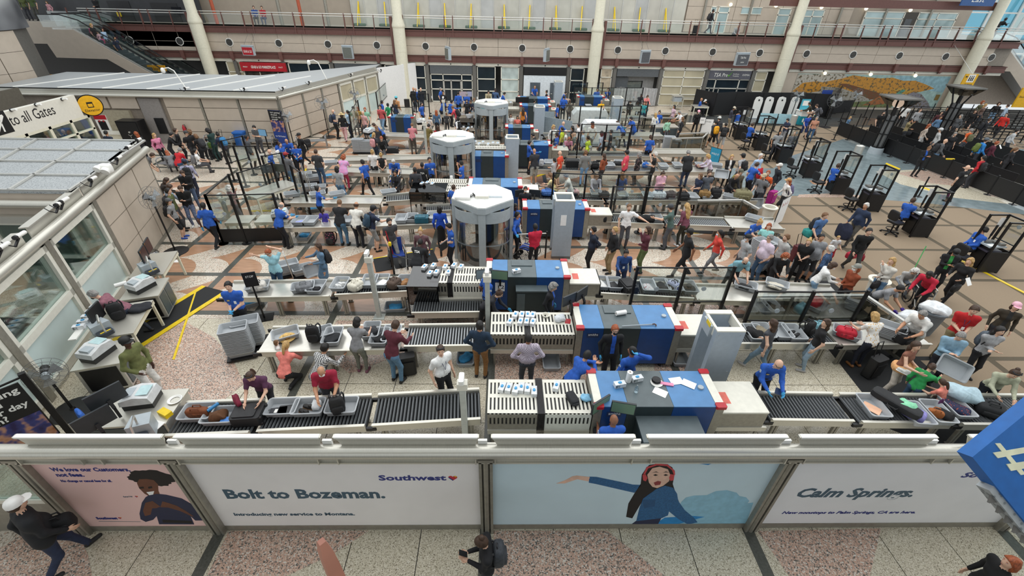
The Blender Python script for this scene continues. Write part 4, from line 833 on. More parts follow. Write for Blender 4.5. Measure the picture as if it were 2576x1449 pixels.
# lane C
cv('roller conveyor with white bag, behind the white camera pole',(-4.95,11.05),(-2.75,11.28),.74,legs=2);cv('steel tray table beside the moustached officer',(-8.15,10.95),(-5.0,11.08),.82,kind='tray',legs=3);cv('black roller belt below the dark plexiglass shield of the number 12 machine',(-2.6,10.35),(-.5,10.42),.62,z=.55,legs=2);cv('roller conveyor under the dark hood left of the number 12 machine',(-2.7,11.3),(-1.9,11.32),.74,legs=2)
cv('roller conveyor with four bins behind the glass screen of lane twelve',(2.95,11.25),(5.75,11.0),.74,legs=2);cv('steel table with one bin where the man in teal polo bends',(5.8,11.02),(7.7,10.95),.8,kind='tray',legs=2);cv('steel table where a newspaper bin lies near the queue',(7.75,11.1),(10.3,10.95),.95,kind='tray',legs=2)
# lane D
cv('roller conveyor behind the man in white tee',(4.05,16.15),(6.35,16.0),.75,legs=2,mr=RUBL);cv('roller conveyor by the woman with very long blonde hair',(6.4,16.0),(8.9,15.85),.75,legs=2,mr=RUBL);cv('bright steel table right of the long haired woman',(8.95,15.95),(11.0,15.85),.95,kind='tray',legs=2)
cv('long steel tray table in front of the girl in purple top',(-8.3,15.4),(-5.2,15.6),.8,kind='tray',legs=3);cv('steel tray table where the man in the backpack reaches',(-5.15,15.6),(-2.0,15.95),.8,kind='tray',legs=3)
# lane E
cv('steel tray table behind the officer with hair bun',(-8.9,17.7),(-5.1,17.75),.8,kind='tray',legs=3);cv('inclined roller conveyor leading to the dark hood behind the hair bun officer',(-5.0,17.85),(-2.9,18.3),.75,legs=2,mr=RUBL);cv('roller belt with a brown bag below the fourth machine',(-3.2,17.1),(-1.5,17.3),.6,z=.6,legs=2,mr=RUBL)
cv('roller conveyor in front of the woman in yellow floral blouse',(1.4,18.3),(4.4,18.25),.75,legs=2);cv('roller conveyor where the woman in pink sweater stands',(4.45,18.25),(7.6,18.4),.75,legs=3,mr=RUBL);cv('steel table with tan duffel bag and khaki backpack',(7.65,18.5),(11.2,18.6),.95,kind='tray',legs=3)
# lane F
cv('steel tray table with the tie-dye shirt person',(-8.0,21.5),(-4.4,21.3),.8,kind='tray',legs=3);cv('steel ledge behind the woman with navy bag',(-8.5,23.1),(-3.7,23.6),.75,legs=3,mr=RUBL,kind='tray')
cv('roller conveyor in front of the boy in grey hoodie',(1.35,22.1),(4.5,21.95),.75,legs=2);cv('roller conveyor in front of the woman in rust sweater',(4.55,21.95),(8.0,22.1),.75,legs=3,mr=RUBL);cv('steel table where the heavy man in black polo stands',(8.05,22.2),(11.2,22.3),.95,kind='tray',legs=2)
# lanes G to J
cv('roller conveyor behind the black framed glass screens',(3.4,24.4),(8.3,24.5),.8,legs=3,mr=RUBL);cv('pale steel table beside the black box, third row',(8.35,25.2),(11.6,25.3),.9,kind='tray',legs=3)
cv('steel tray table in front of the man in pink shirt',(-7.8,27.9),(-3.5,27.5),.8,kind='tray',legs=3);cv('roller conveyor with dark backpack right of the third detector',(2.5,28.2),(4.2,28.3),.8,legs=2,mr=RUBL);cv('black steel table in front of bearded officer in blue',(6.9,28.6),(10.2,28.8),.8,kind='tray',legs=3)
cv('far roller conveyor with jackets behind teal sweater woman',(5.6,33.3),(11.5,33.5),.8,legs=3,kind='tray');cv('far steel counter next to the pink shirt traveller',(5.4,36.2),(11.3,36.6),.8,legs=3,kind='tray');cv('far steel counter behind the red tee traveller',(-5.2,33.5),(-.6,33.6),.8,legs=3,kind='tray');cv('far steel counter below the dark glass doors',(-4.2,36.6),(.4,36.6),.8,legs=3,kind='tray')
for x,y,w_,lab in((-1.0,25.05,1.7,'slotted steel shelf with glove boxes beside the second scanner'),(-2.2,28.45,.9,'small steel shelf with glove boxes left of the third scanner'),(.1,35.7,1.3,'far steel shelf with glove boxes')):cv(lab,(x-w_/2,y),(x+w_/2,y),.7,z=1.09,kind='tray',legs=2)
def dark_hood(label,x0,y0,x1,y1,z0=.72,z1=1.15):
    t=T('plexiglass_hood',label,'hood',(x0,y0));SM=glass_mat('smoked_panel',(.28,.29,.3),.1);w,d=x1-x0,y1-y0
    for r in((0,0,w,.012),(0,d-.012,w,d),(0,0,.012,d)):MB().box(r[0],r[1],z0,r[2],r[3],z1).obj('smoked_panel',SM,t)
    MB().box(0,0,z1,w,d,z1+.012).obj('top_panel',SM,t)
    b=MB();[b.box(x,y,.0,x+.03,y+.03,z1)for x in(0,w-.03)for y in(0,d-.03)];b.obj('frame',BLACKM,t)
dark_hood('smoked plexiglass hood over the belt left of the number 12 machine',-2.75,10.62,-1.85,11.75,.5,1.1);dark_hood('smoked plexiglass hood over the belt beside the seated woman',-3.9,17.6,-2.4,18.7);dark_hood('smoked plexiglass hood by the second body scanner',-3.6,22.6,-2.9,23.8,.6,1.5);dark_hood('smoked plexiglass hood near the white hat',-2.9,28.3,-1.8,29.4,.7,1.4)
t=T('slotted_table','slotted white cover with glove packs behind the nearest body scanner','table',(-3.3,18.6));b=MB();[b.box(i*.09,0,1.05,i*.09+.05,.8,1.1)for i in range(19)];b.box(0,0,1.04,1.7,.05,1.1).box(0,.75,1.04,1.7,.8,1.1);b.obj('slotted_cover',OFFW,t,kind='stuff');MB().box(0,.03,.6,1.7,.77,1.03).obj('slotted_side',STEELD,t)
def scanner(loc,label,s=1.,cables=True):
    t=T('body_scanner',label,'scanner',loc);r=1.06
    oc=[(r*math.cos(R(22.5+45*k))*(1.02),r*math.sin(R(22.5+45*k)))for k in range(8)]
    oc[5]=(-.13,-r-.1);oc[6]=(.13,-r-.1);oc[4]=(-r,-.35);oc[7]=(r,-.35)
    MB().prism(oc,2.12,2.32).obj('roof_ring',GREYS,t);MB().prism([(x*.985,y*.985)for x,y in oc],2.32,2.35).obj('roof_cover',mat('d8d9d5',.5),t)
    MB().box(-.12,-r-.07,0,.12,-r+.12,2.12).obj('front_column',GREYS,t)
    for sx in(-1,1):
        MB().prism([(sx*r,-.36),(sx*r*.82,-.42),(sx*r*.8,.1),(sx*r,.1)],0,2.12).obj('side_column',GREYS,t);MB().prism([(sx*r,.42),(sx*r*.75,.6),(sx*r*.7,.75),(sx*r*.95,.7)],0,2.12).obj('rear_column',GREYS,t)
        arc=[(sx*(.12+(.78*r)*math.sin(R(a))),-r+.02+.62*(1-math.cos(R(a))))for a in range(0,91,10)]
        for nm,z0,z1,m in(('curved_pane',.02,1.72,glass_mat('scanner_glass',(.7,.72,.72),.1)),('curved_header',1.72,2.12,GREYS),('curved_rail',.86,.9,GREYP)):
            b=MB();v=[]
            for x,y in arc:v+=[(x,y,z0),(x,y,z1),(x*1.0,y+.02,z0),(x,y+.02,z1)]
            b.add(v,[f if sx>0 else f[::-1]for i in range(len(arc)-1)for f in((4*i,4*i+4,4*i+5,4*i+1),(4*i+2,4*i+3,4*i+7,4*i+6),(4*i+1,4*i+5,4*i+7,4*i+3))]);b.obj(nm,m,t)
    MB().prism([(x*.9,y*.9)for x,y in oc],0,.03).obj('floor_plate',RUB,t);MB().box(-.35,.75,0,.35,.8,2.12).obj('rear_panel',mat('5b5f60',.5),t)
    MB().box(-.25,-.35,2.35,.2,-.02,2.43).obj('roof_box',OFFW,t);MB().box(-.92,-.5,2.36,-.42,-.1,2.44).obj('hatch',WHITE,t);MB().box(.22,-.28,2.35,.66,-.14,2.36).obj('slot',GREYP,t)
    if cables:b=MB();[b.tube([(-.45,-.35,2.37),(-.4+i*.04,-.2,2.42),(-.35,-.05+i*.03,2.4),(-.25,-.3+i*.05,2.37)],.008,4)for i in range(4)];b.obj('cables',BLACK,t)
    return t
scanner((-.68,14.5),'large grey octagonal body scanner nearest the viewer');scanner((-2.45,21.9),'grey octagonal body scanner, second from the front');scanner((-.75,29.7),'grey octagonal body scanner, farthest of the three');
def detector(loc,label,w=.64,d=.78,h=2.1,num=None):
    t=T('metal_detector',label,'detector',loc);m=mat('a7b3bd',.4,.1,.03,key='detector')
    for y in(0,d-.14):MB().box(0,y,.1,w,y+.14,h).obj('side_panel',m,t);MB().box(-.01,y-.01,0,w+.01,y+.15,.1).obj('base',FGREY,t);MB().box(0,y-.005,h,w,y+.145,h+.03).obj('panel_cap',OFFW,t)
    for x in(0,w-.06):MB().box(x,.14,h-.22,x+.06,d-.14,h+.02).obj('cross_beam',OFFW,t)
    MB().box(-.06,.2,h-.3,0,d-.2,h).obj('control_unit',GREYP,t)
    b=MB();[b.cyl((x,-.008,z),(x,.0,z),.025,n=8)for x in(.08,w-.08)for z in(h-.1,.9)];b.obj('bolt',GREYP,t)
    if num:MB().box(-.07,.22,h-.05,-.061,.42,h+.05).obj('number_label',YEL,t)
    return t
detector((4.72,7.45),'large grey walk-through metal detector beside the second machine',num='10');q=detector((1.82,14.2),'tall grey metal detector with a paper notice beside the red shirted wheelchair pusher',.68,.8,2.25);MB().box(.22,-.006,1.35,.42,-.001,1.75).obj('paper_notice',PAPER,q)
for loc,lab in(((0.15,22.28),'grey metal detector right of the second body scanner'),((1.99,29.42),'grey metal detector behind the woman with blonde curls'),((4.16,38.81),'grey metal detector behind officer at the far blue machines'),((7.7,32.73),'grey metal detector right of the man in yellow jacket'),((7.25,44.14),'grey metal detector beside the third big column')):detector(loc,lab)
# ---------------------------------------------------------------- clear screens with black posts
def screen(pts,h,label,low=0.,top=True,dark=False,foot=True,gz=None):
    t=T('glass_screen',label,'screen',pts[0]);P=[(p[0]-pts[0][0],p[1]-pts[0][1])for p in pts]
    for i,(x,y)in enumerate(P):
        MB().box(x-.035,y-.035,0,x+.035,y+.035,h).obj('post',BLACKM,t)
        if foot:MB().cyl((x,y,0),(x,y,.025),.17,n=16).obj('foot_plate',BLACK,t)
    for a,b_ in zip(P,P[1:]):
        if top:MB().bar((*a,h-.03),(*b_,h-.03),.035,.035).obj('top_rail',BLACKM,t)
        g0=low+.03 if gz is None else gz
        MB().bar((*a,(g0+h-.05)/2),(*b_,(g0+h-.05)/2),.012,h-.05-g0).obj('clear_pane',GLASS,t)
        if low:MB().bar((*a,low/2+.04),(*b_,low/2+.04),.03,low-.06).obj('black_panel',BLACK,t)
        elif gz is not None:MB().bar((*a,gz),(*b_,gz),.03,.03).obj('lower_rail',BLACKM,t)
        mx,my=(a[0]*.5+b_[0]*.5),(a[1]+b_[1])/2;MB().cyl((mx,my-.012,h*.62),(mx,my+.012,h*.62),.07,n=14).obj('round_port',GREYP,t)
    return t
screen([(3.75,10.45),(5.1,10.45),(6.5,10.5)],1.95,'clear screen with three black posts in front of lane twelve bins',gz=.75)
screen([(6.75,9.6),(8.3,9.6),(9.8,9.65)],1.75,'clear screen with black posts in front of the steel enclosure',gz=.75)
screen([(4.3,16.4),(5.6,16.4),(6.95,16.4)],2.0,'clear screen with black posts behind the man in white tee',gz=.9);screen([(2.1,17.85),(3.45,17.75),(4.8,17.75),(6.15,17.8)],2.0,'clear screen with four black posts before the yellow blouse woman',gz=.95)
screen([(2.59,24.17),(4.01,24.03),(5.40,24.09),(6.75,24.14)],2.05,'clear screen with black posts before the yellow vest worker',gz=.9)
screen([(4.43,25.78),(5.83,25.69),(7.25,25.76),(8.56,25.81)],2.05,'clear screen with black posts behind the yellow vest worker',gz=.9)
screen([(3.67,30.55),(5.04,30.53),(6.41,30.60),(7.70,30.67),(9.08,30.75)],2.05,'clear screen with black posts near the two white scanners',gz=.9)
screen([(8.62,32.36),(10.01,32.44)],2.0,'clear screen with black posts around the teal sweater woman',gz=.9)
screen([(5.65,38.06),(7.05,38.02),(8.44,38.12),(9.88,38.22),(11.22,38.32)],1.9,'far clear screen with black posts behind the yellow jacket man',gz=.9)
screen([(5.71,40.14),(6.99,40.23),(8.35,40.34)],1.9,'far clear screen with black posts below the grey curtain',gz=.9)
screen([(9.24,41.36),(10.60,41.47),(11.98,41.58)],1.9,'far clear screen with black posts near the two officers',gz=.9)
screen([(-10.6,15.1),(-9.75,15.15),(-8.3,15.3)],1.98,'black framed screen enclosing the left inspection tables, near side',low=.6);screen([(-10.6,15.1),(-10.85,17.2)],1.98,'black framed side screen by the white haired woman');screen([(-10.6,17.4),(-9.8,18.7)],1.98,'tilted clear screen behind the white haired woman',low=.0);screen([(-8.9,18.4),(-8.2,17.6)],1.98,'clear screen beside the pillar scale, right of the white haired woman')
screen([(-12.50,20.89),(-11.52,20.93)],2.0,'black framed screen around the officers by the far desks',gz=.9)
screen([(-13.46,21.67),(-12.89,22.55)],2.0,'tall clear screen near the man in grey polo',gz=.9)
screen([(-10.56,19.47),(-9.93,19.97)],2.0,'black framed screen right of the walking man in grey jacket',gz=.9)
screen([(-9.07,27.47),(-9.61,31.28)],2.0,'black framed screen at the far left checkpoint desk',gz=.9)
screen([(-9.23,34.66),(-9.44,39.88)],1.9,'black framed screen by the man in coral tee',gz=.9)
screen([(-7.15,29.95),(-5.81,30.02)],1.9,'black framed screen left of the man in olive hoodie',gz=.9)
screen([(-6.75,34.82),(-5.51,34.91)],1.8,'black framed screen near the far left officer',gz=.9)
# stainless enclosures with glass fronts
def enclosure(poly,h,label,m=STEELD):
    t=T('steel_enclosure',label,'enclosure',poly[0]);P=[(p[0]-poly[0][0],p[1]-poly[0][1])for p in poly];n=len(P)
    for i in range(n-1):
        a,c=P[i],P[i+1];MB().bar((*a,h),(*c,h),.09,.06).obj('top_rail',ALU,t);MB().bar((*a,h*.52),(*c,h*.52),.012,h*.8).obj('side_panel',glass_mat('smoky_panel',(.62,.62,.58),.12),t);MB().bar((*a,.12),(*c,.12),.05,.08).obj('bottom_rail',STEELD,t)
        k=max(1,int(math.hypot(c[0]-a[0],c[1]-a[1])/.9))
        for j in range(k):x,y=a[0]+(c[0]-a[0])*j/k,a[1]+(c[1]-a[1])*j/k;MB().box(x-.03,y-.03,0,x+.03,y+.03,h).obj('post',STEELD,t)
enclosure([(7.3,10.28),(10.5,10.35),(10.65,9.5),(10.8,8.7)],1.1,'low steel and glass enclosure in front of the two white masked women');enclosure([(8.1,17.2),(10.06,17.32),(10.3,16.4)],1.1,'low steel and glass enclosure behind the long blonde haired woman');enclosure([(9.98,26.55),(11.96,26.88),(12.72,28.04),(10.81,27.62)],1.1,'low steel and glass enclosure near the queue boards');enclosure([(9.78,32.43),(12.34,32.36),(13.44,33.75),(11.03,33.83)],.95,'low steel enclosure with yellow straps beside the man in white tee')
# ---------------------------------------------------------------- document check podiums
def chair(parent_label,loc,rz):
    t=T('swivel_chair',parent_label,'chair',loc,rz);MB().rbox(-.24,-.22,.5,.24,.24,.58,.08).obj('seat',BLACK,t);b=MB();b.pill((0,-.27,.86),.44,.09,.42,.5);b.obj('backrest',BLACK,t);b=MB();b.cyl((0,0,.1),(0,0,.5),.03,n=8).lathe([(.2,.22),(.22,.22),(.22,.25),(.2,.25)],16);b.obj('gas_lift',BLACKM,t)
    b=MB();[b.bar((0,0,.1),(.32*math.cos(a),.32*math.sin(a),.07),.05,.04).pill((.32*math.cos(a),.32*math.sin(a),.035),.07,.07,.07)for a in[2*PI*k/5 for k in range(5)]];b.obj('star_base',BLACKM,t);return t
ordn=('nearest','second nearest','third nearest','fourth nearest','fifth nearest','sixth nearest','seventh nearest','farthest')
PODS=[(17.7,13.75),(17.35,16.5),(17.1,19.05),(16.85,21.1),(16.75,23.4),(16.6,25.9),(16.45,28.4),(16.2,30.8)]
for i,(x,y)in enumerate(PODS):
    t=T('document_podium','black framed document check podium with clear screen, %s of the row'%ordn[i],'podium',(x,y),0)
    for px,py in((-.5,.4),(.2,.42),(.26,-.3),(-.42,-.26)):MB().box(px-.03,py-.03,0,px+.03,py+.03,2.0).obj('post',BLACKM,t)
    for a,c in(((-.5,.4),(.2,.42)),((.2,.42),(.26,-.3)),((-.42,-.26),(.26,-.3))):
        MB().bar((*a,1.97),(*c,1.97),.05,.05).obj('top_rail',BLACKM,t)
    MB().bar((.2,.42,1.5),(.26,-.3,1.5),.012,.85).obj('clear_pane',GLASS,t);MB().bar((-.42,-.28,.45),(.26,-.32,.45),.03,.8).obj('black_panel',BLACK,t);MB().bar((.28,.4,.45),(.3,-.3,.45),.03,.8).obj('black_panel',BLACK,t)
    MB().bar((.2,.42,1.1),(.26,-.3,1.1),.03,.03).obj('cross_bar',BLACKM,t);MB().cyl((.24,-.05,1.72),(.26,-.05,1.72),.07,n=14).obj('round_port',GREYP,t)
    MB().box(-.5,-.22,.98,.12,.35,1.03).obj('desk_top',GREYP,t);MB().box(-.45,-.2,.78,.08,.32,.84).obj('shelf',mat('3d3a48',.5),t);MB().box(-.4,-.15,.1,-.3,.3,.98).obj('pedestal',BLACKM,t)
    b=MB();b.box(-.42,.05,1.05,-.2,.3,1.11).box(-.15,.02,1.04,.05,.2,1.1).box(-.1,-.18,1.04,.08,-.05,1.12);b.obj('document_reader',FGREY,t);MB().box(-.45,-.18,1.031,-.2,-.02,1.035).obj('papers',PAPER,t)
    b=MB();b.box(-.12,.3,1.2,-.06,.34,1.62).box(-.1,.3,1.0,-.08,.34,1.25);b.M=None;b.obj('monitor',BLACK,t);MB().box(.0,.425,1.5,.22,.435,1.85).obj('paper_notice',PAPER,t)
for i,(x,y)in enumerate(PODS[:7]):chair('black swivel stool with star base at the %s document podium'%ordn[i],(x-1.05,y-.05+(.1 if i%2 else 0)),-80)
# ---------------------------------------------------------------- queue barriers
def stanchion(q,label,panel=None,h=.98,group=None):
    t=T('stanchion',label,'stanchion',q,0,group);b=MB();b.cyl((0,0,.02),(0,0,h),.032,n=8);b.obj('post',BLACKM,t);MB().lathe([(.17,0),(.17,.012),(.05,.03),(.03,.05)],14).obj('base',BLACKM,t);MB().cyl((0,0,h),(0,0,h+.05),.04,n=8).obj('belt_head',BLACK,t)
    if panel:
        dx,dy=panel[0]-q[0],panel[1]-q[1]
        MB().bar((0,0,.5),(dx,dy,.5),.012,.82).obj('black_panel',BLACK,t);MB().bar((0,0,.93),(dx,dy,.93),.02,.05).obj('belt',BLACK,t)
    return t
ORD=('first','second','third','fourth','fifth','sixth','seventh','eighth','ninth','tenth','eleventh','twelfth')
BG='black barrier panels of the queue'
for r,(xa,y0,y1,n,x1)in enumerate(((23.85,32.2,18.6,11,24.95),(25.3,31.2,21.5,7,26.2),(26.9,31.5,20.8,8,28.0),(29.4,32.7,22.0,8,31.2))):
    pts=[(xa+(x1-xa)*(k/n)**1.2,y0+(y1-y0)*k/n)for k in range(n+1)]
    for k in range(n):stanchion(pts[k],'%s black stanchion with a solid panel from the far end, %s row from the podiums'%(ORD[k],ORD[r]),pts[k+1],group=BG+' row %d'%(r+1))
MB().box(-.22,-.04,0,.22,.04,.06).obj('tag',YEL,T('yellow_tag','yellow tag on top of the first black barrier row behind the officer on the phone','tag',(24.35,23.6,1.0)))
for r in range(5):
    X0=26.5+r*3.1
    for k in range(7):
        p=(X0+.05*r+(.25 if k%2 else 0),33.4+k*.95-r*.15);stanchion(p,'%s black stanchion of the %s line in the far queue maze'%(ORD[k],ORD[r]),None,group='belt stanchions of the far queue')
        if k<6:
            pass
for r in range(9):
    y=30.2+r*.95
    t=T('queue_belt','%s pair of black belts on posts from the viewer in the far queue'%ORD[r],'belt',(32.5+(r%2)*.6,y),0,'belts of the far queue');MB().bar((0,0,.95),(9,-.9,.95),.012,.05).obj('belt',BLACK,t);MB().bar((0,0,.5),(9,-.9,.5),.012,.05).obj('belt',BLACK,t)
    for k in range(7):b=MB();b.cyl((k*1.5,-.15*k,0),(k*1.5,-.15*k,.98),.035,n=6);b.lathe([(.16,0),(.16,.012),(.03,.04)],10,(k*1.5,-.15*k,0));b.obj('post',BLACKM,t)
for i,q in enumerate(((22.91,30.92),(24.48,36.91),(19.73,33.01),(20.83,20.7),(16.43,19.03),(17.43,16.94),(18.03,24.4))):stanchion(q,'single black stanchion %s'%('at the start of the first barrier row','near the fan by the mural','beside the sanitizer kiosk','between two podiums near the phone officer','between the third and fourth podium','in front of the second podium','behind the fifth podium')[i],(q[0]+.8,q[1]-1.1)if i==9 else None)

def torch(q,lit,label):
    t=T('torch_lamp',label,'lamp',q);b=MB();b.cyl((0,0,.35),(0,0,2.3),.24,n=10);b.obj('column',mat('7d7f80',.35,.6,.08,3,stretch=(6,6,1)),t)
    for a in range(4):x,y=.28*math.cos(R(45+90*a)),.28*math.sin(R(45+90*a));MB().tube([(x,y,0),(x,y,2.3),(x*2.3,y*2.3,3.3)],.05,6).obj('strut',BLACKM,t)
    for z in(.4,1.2,2.0):MB().lathe([(.3,z),(.34,z),(.34,z+.05),(.3,z+.05)],14).obj('collar',BLACKM,t)
    MB().lathe([(.35,0),(.42,.0),(.38,.35),(.3,.38)],14).obj('base',GREYP,t)
    fr_=[(-.75,-.75),(.75,-.75),(.75,.75),(-.75,.75)];MB().prism([(x*.95,y*.95)for x,y in fr_],3.32,3.36).obj('top_plate',FGREY,t)
    for i in range(4):
        a,c=fr_[i],fr_[(i+1)%4];MB().bar((*a,3.34),(*c,3.34),.1,.08).obj('rim',FGREY,t);MB().add([(a[0]*.55,a[1]*.55,2.85),(c[0]*.55,c[1]*.55,2.85),(*c,3.3),(*a,3.3)],[(0,1,2,3)]).obj('lamp_pane',glass_mat('lamp_pane',(.35,.34,.3),.1),t)
    MB().pill((0,0,3.0),.55,.55,.5,.9).obj('globe',mat('ffe3d4',.4,emit=1.5)if lit else mat('b9b6b0',.4),t);MB().cyl((0,0,2.3),(0,0,2.85),.12,n=10).obj('lamp_neck',BLACKM,t)
torch((23.74,27.99),True,'tall torch lamp with a lit globe before the mural');torch((31.35,32.08),False,'tall torch lamp with an unlit globe near the restroom sign')
# ---------------------------------------------------------------- free-standing black panels, signs, kiosk at the back right
def bpanel(a,c,h,label,m=BLACK):
    t=T('partition_panel',label,'partition',a,0,'black partitions at the back');dx,dy=c[0]-a[0],c[1]-a[1];MB().bar((0,0,h/2+.02),(dx,dy,h/2+.02),.05,h-.04).obj('panel',m,t);MB().bar((0,0,.03),(0,0,h),.06,.06).obj('post',BLACKM,t);MB().box(-.2,-.2,0,.2,.2,.02).obj('foot',BLACKM,t)
PB=[(16.92,37.47),(18.79,38.15),(20.95,38.02),(22.44,38.13),(23.9,38.23),(25.2,38.04),(26.44,37.71)]
for i in range(6):bpanel(PB[i],PB[i+1],1.75,'tall black partition panel behind the kiosks, %s from the left'%('first','second','third','fourth','fifth','sixth')[i])
bpanel((15.87,39.09),(16.92,37.47),1.75,'tall black partition panel slanting behind the seated officers');bpanel((26.28,37.3),(29.46,41.32),1.9,'slanted black partition panel left of the big fan');bpanel((27.98,39.23),(29.7,39.65),1.0,'low black partition panel right of the slanted one')
for i,q in enumerate(((20.15,37.02),(21.05,37.08),(22.07,37.15),(23.19,37.22))):
    t=T('kiosk','white rounded identity kiosk, %s of the row before the black panels'%('first','second','third','last')[i],'kiosk',q,0,'white kiosks');MB().xzprism([(-.28,.0),(.28,.0),(.32,1.3),(.25,1.55),(.0,1.62),(-.25,1.55),(-.32,1.3)],-.05,.05).obj('body',WHITE,t);MB().box(-.06,-.058,1.3,.06,-.05,1.42).obj('camera_window',BLACK,t);MB().box(-.35,-.2,0,.35,.2,.04).obj('base',GREYP,t)
for q0,q1 in(((19.66,35.33),(20.98,35.17)),((20.98,35.17),(22.14,35))):bpanel(q0,q1,.75,'pale blue low panel in front of the white kiosks',mat('a8d3df',.4))
t=T('sanitizer_kiosk','teal and white counter kiosk beside the navy banner','kiosk',(23.19,35.43));MB().box(-.5,-.4,0,.5,.4,.62).obj('lower_body',mat('1f97a6',.4),t);MB().box(-.5,-.4,.62,.5,.4,.92).obj('upper_body',WHITE,t);MB().box(-.55,-.45,.92,.55,.45,.98).obj('counter_top',WHITE,t);MB().box(-.5,.1,.98,.15,.15,1.75).obj('display_board',mat('4fb0c4',.4),t);MB().box(-.4,.09,1.3,.05,.1,1.65).obj('display_panel',WHITE,t)
for x in(-.25,.2):b=MB();b.lathe([(.05,.1),(.06,.3),(.02,.36),(.02,.4)],8,(x,-.41,.1));b.obj('bottle_print',WHITE,t)
t=T('roller_banner','navy roller banner with white lettering by the sanitizer kiosk','banner',(26.1,38.1));MB().box(-.42,-.01,.05,.42,.01,2.0).obj('banner',mat('24418f',.5),t);MB().box(-.45,-.1,0,.45,.1,.06).obj('base',ALU,t);text('CLEAR',.16,WHITE,t,(-.3,-.015,1.45),width=.6);text('more speed',.1,WHITE,t,(-.3,-.015,1.2),width=.6);text('id',.25,WHITE,t,(-.2,-.015,.5),width=.3)
# ---------------------------------------------------------------- sign boards on the hall floor
def board(loc,rz,w,h,z0,label,m,lines,lm,name='advert_board',frame=BLACKM,tilt=0):
    t=T(name,label,'sign',loc,rz);MB().box(-w/2,-.015,z0,w/2,.015,z0+h).obj('board',m,t);MB().box(-w/2-.02,-.01,z0-.02,w/2+.02,.02,z0+h+.02).obj('frame',frame,t)
    for s,x,z,ww,sz in lines:text(s,sz,lm,t,(x-w/2,-.0165,z0+z),width=ww)
    b=MB();b.box(-.02,-.02,0,.02,.02,z0);b.box(-.25,-.2,0,.25,.2,.02);b.obj('stand',BLACKM,t);return t
t=board((-13.27,27.26),-12,.85,2.1,.05,'tall poster stand asking about getting dressed, below the pavilion corner',mat('23408a',.5),[('Get TSA Precheck',.08,.6,.65,.12)],WHITE)
MB().box(-.42,-.022,1.6,.42,-.016,2.14).obj('black_header',BLACK,t)
for j,s in enumerate(("Isn't getting",'dressed','once per day','enough?')):text(s,.12,WHITE,t,(-.3,-.024,2.0-j*.125),width=(.6,.4,.6,.4)[j])
MB().box(-.42,-.02,.95,.42,-.016,1.6).obj('photo_print',ramp_mat('poster_photo','ShaderNodeTexNoise',[(.35,'2a2150'),(.5,'3a3f7a'),(.6,'c49274'),(.7,'9a5a2c')],.5,4.),t)
t=T('advert_board','poster in a slanted black frame at the lower left asking about getting dressed','sign',(-9.5,5.6),47)
MB().box(-.62,-.03,.5,.62,.0,1.95).obj('board',BLACK,t);MB().box(-.6,-.034,.52,.6,-.03,1.2).obj('photo_print',MATS['poster_photo'],t)
for j,s in enumerate(("Isn't getting",'dressed','once per day','enough?')):text(s,.19,WHITE,t,(-.5,-.036,1.76-j*.17),width=(1.05,.75,1.05,.7)[j],bold=.004)
MB().box(.68,-.05,0,.78,.05,2.1).obj('post',BLACKM,t);MB().bar((.1,0,1.98),(.7,0,2.02),.03,.03).obj('arm',BLACKM,t)
board((-7.05,10.54),18,.3,.42,1.15,'small black notice on a black post before the second lane',BLACK,[('STOP',.05,.28,.2,.09)],WHITE,'notice_stand');board((11.24,16.36),40,.8,1.1,.5,'white notice board on a stand seen edge-on by the queue start',PAPER,[('3-1-1',.1,.8,.5,.2)],RED,'notice_stand');board((11.59,24.01),-55,.6,.9,.4,'blue and white notice board reading HOLD IT by the lilac blouse woman',mat('2a94b8',.5),[('HOLD IT',.08,.55,.44,.14)],WHITE,'notice_stand');board((13.88,31.11),-10,.75,.95,.25,'white notice board with small prints beside the queue',PAPER,[('TSA Rules',.1,.75,.5,.12)],FGREY,'notice_stand');board((13.51,31.09),-10,.35,.4,.9,'small black framed notice on a post beside the white board',PAPER,[('INFO',.06,.2,.2,.1)],FGREY,'notice_stand')
t=T('hashtag_sign','large blue hanging sign with a cream hashtag symbol at the right edge','sign',(3.615,2.043,5.336))
t.matrix_world=Matrix(((0.7710,0.6364,0.0226,3.6146),(0.3412,-0.4429,0.8291,2.0433),(0.5376,-0.6316,-0.5586,5.3356),(0.0000,0.0000,0.0000,1.0000)));MB().box(0,0,0,1.4,2.4,.12).obj('sign_board',mat('1763ae',.5),t);hm=mat('e9e7c6',.5)
for k,q in enumerate(([(0.200,0.026),(0.231,0.049),(0.232,0.355),(0.199,0.335)],[(0.142,0.071),(0.420,0.227),(0.395,0.258),(0.143,0.123)],[(0.165,0.203),(0.404,0.344),(0.375,0.379),(0.160,0.262)],[(0.414,0.148),(0.447,0.170),(0.444,0.478),(0.413,0.458)])):MB().prism(q,-.006-k*.001,0).obj('hashtag_mark',hm,t)
b=MB();[b.prism([(-.02,.35+i*.1),(-.1,.4+i*.1),(-.02,.45+i*.1)],.04,.06)for i in range(20)];b.obj('sawtooth_edge',FGREY,t);MB().box(-.05,.3,.02,0,2.4,.12).obj('mesh_edge',PERF,t)
t=T('railing_finial','blunt rust brown post tip of the bridge railing at the bottom edge','post',(-0.484,0.620,6.993));MB().tube([(0,0,-1.2),(0,0,-.12),(0,0,-.05),(0,0,0)],[.047,.026,.022,.012],4).obj('post',mat('a06a58',.5),t)

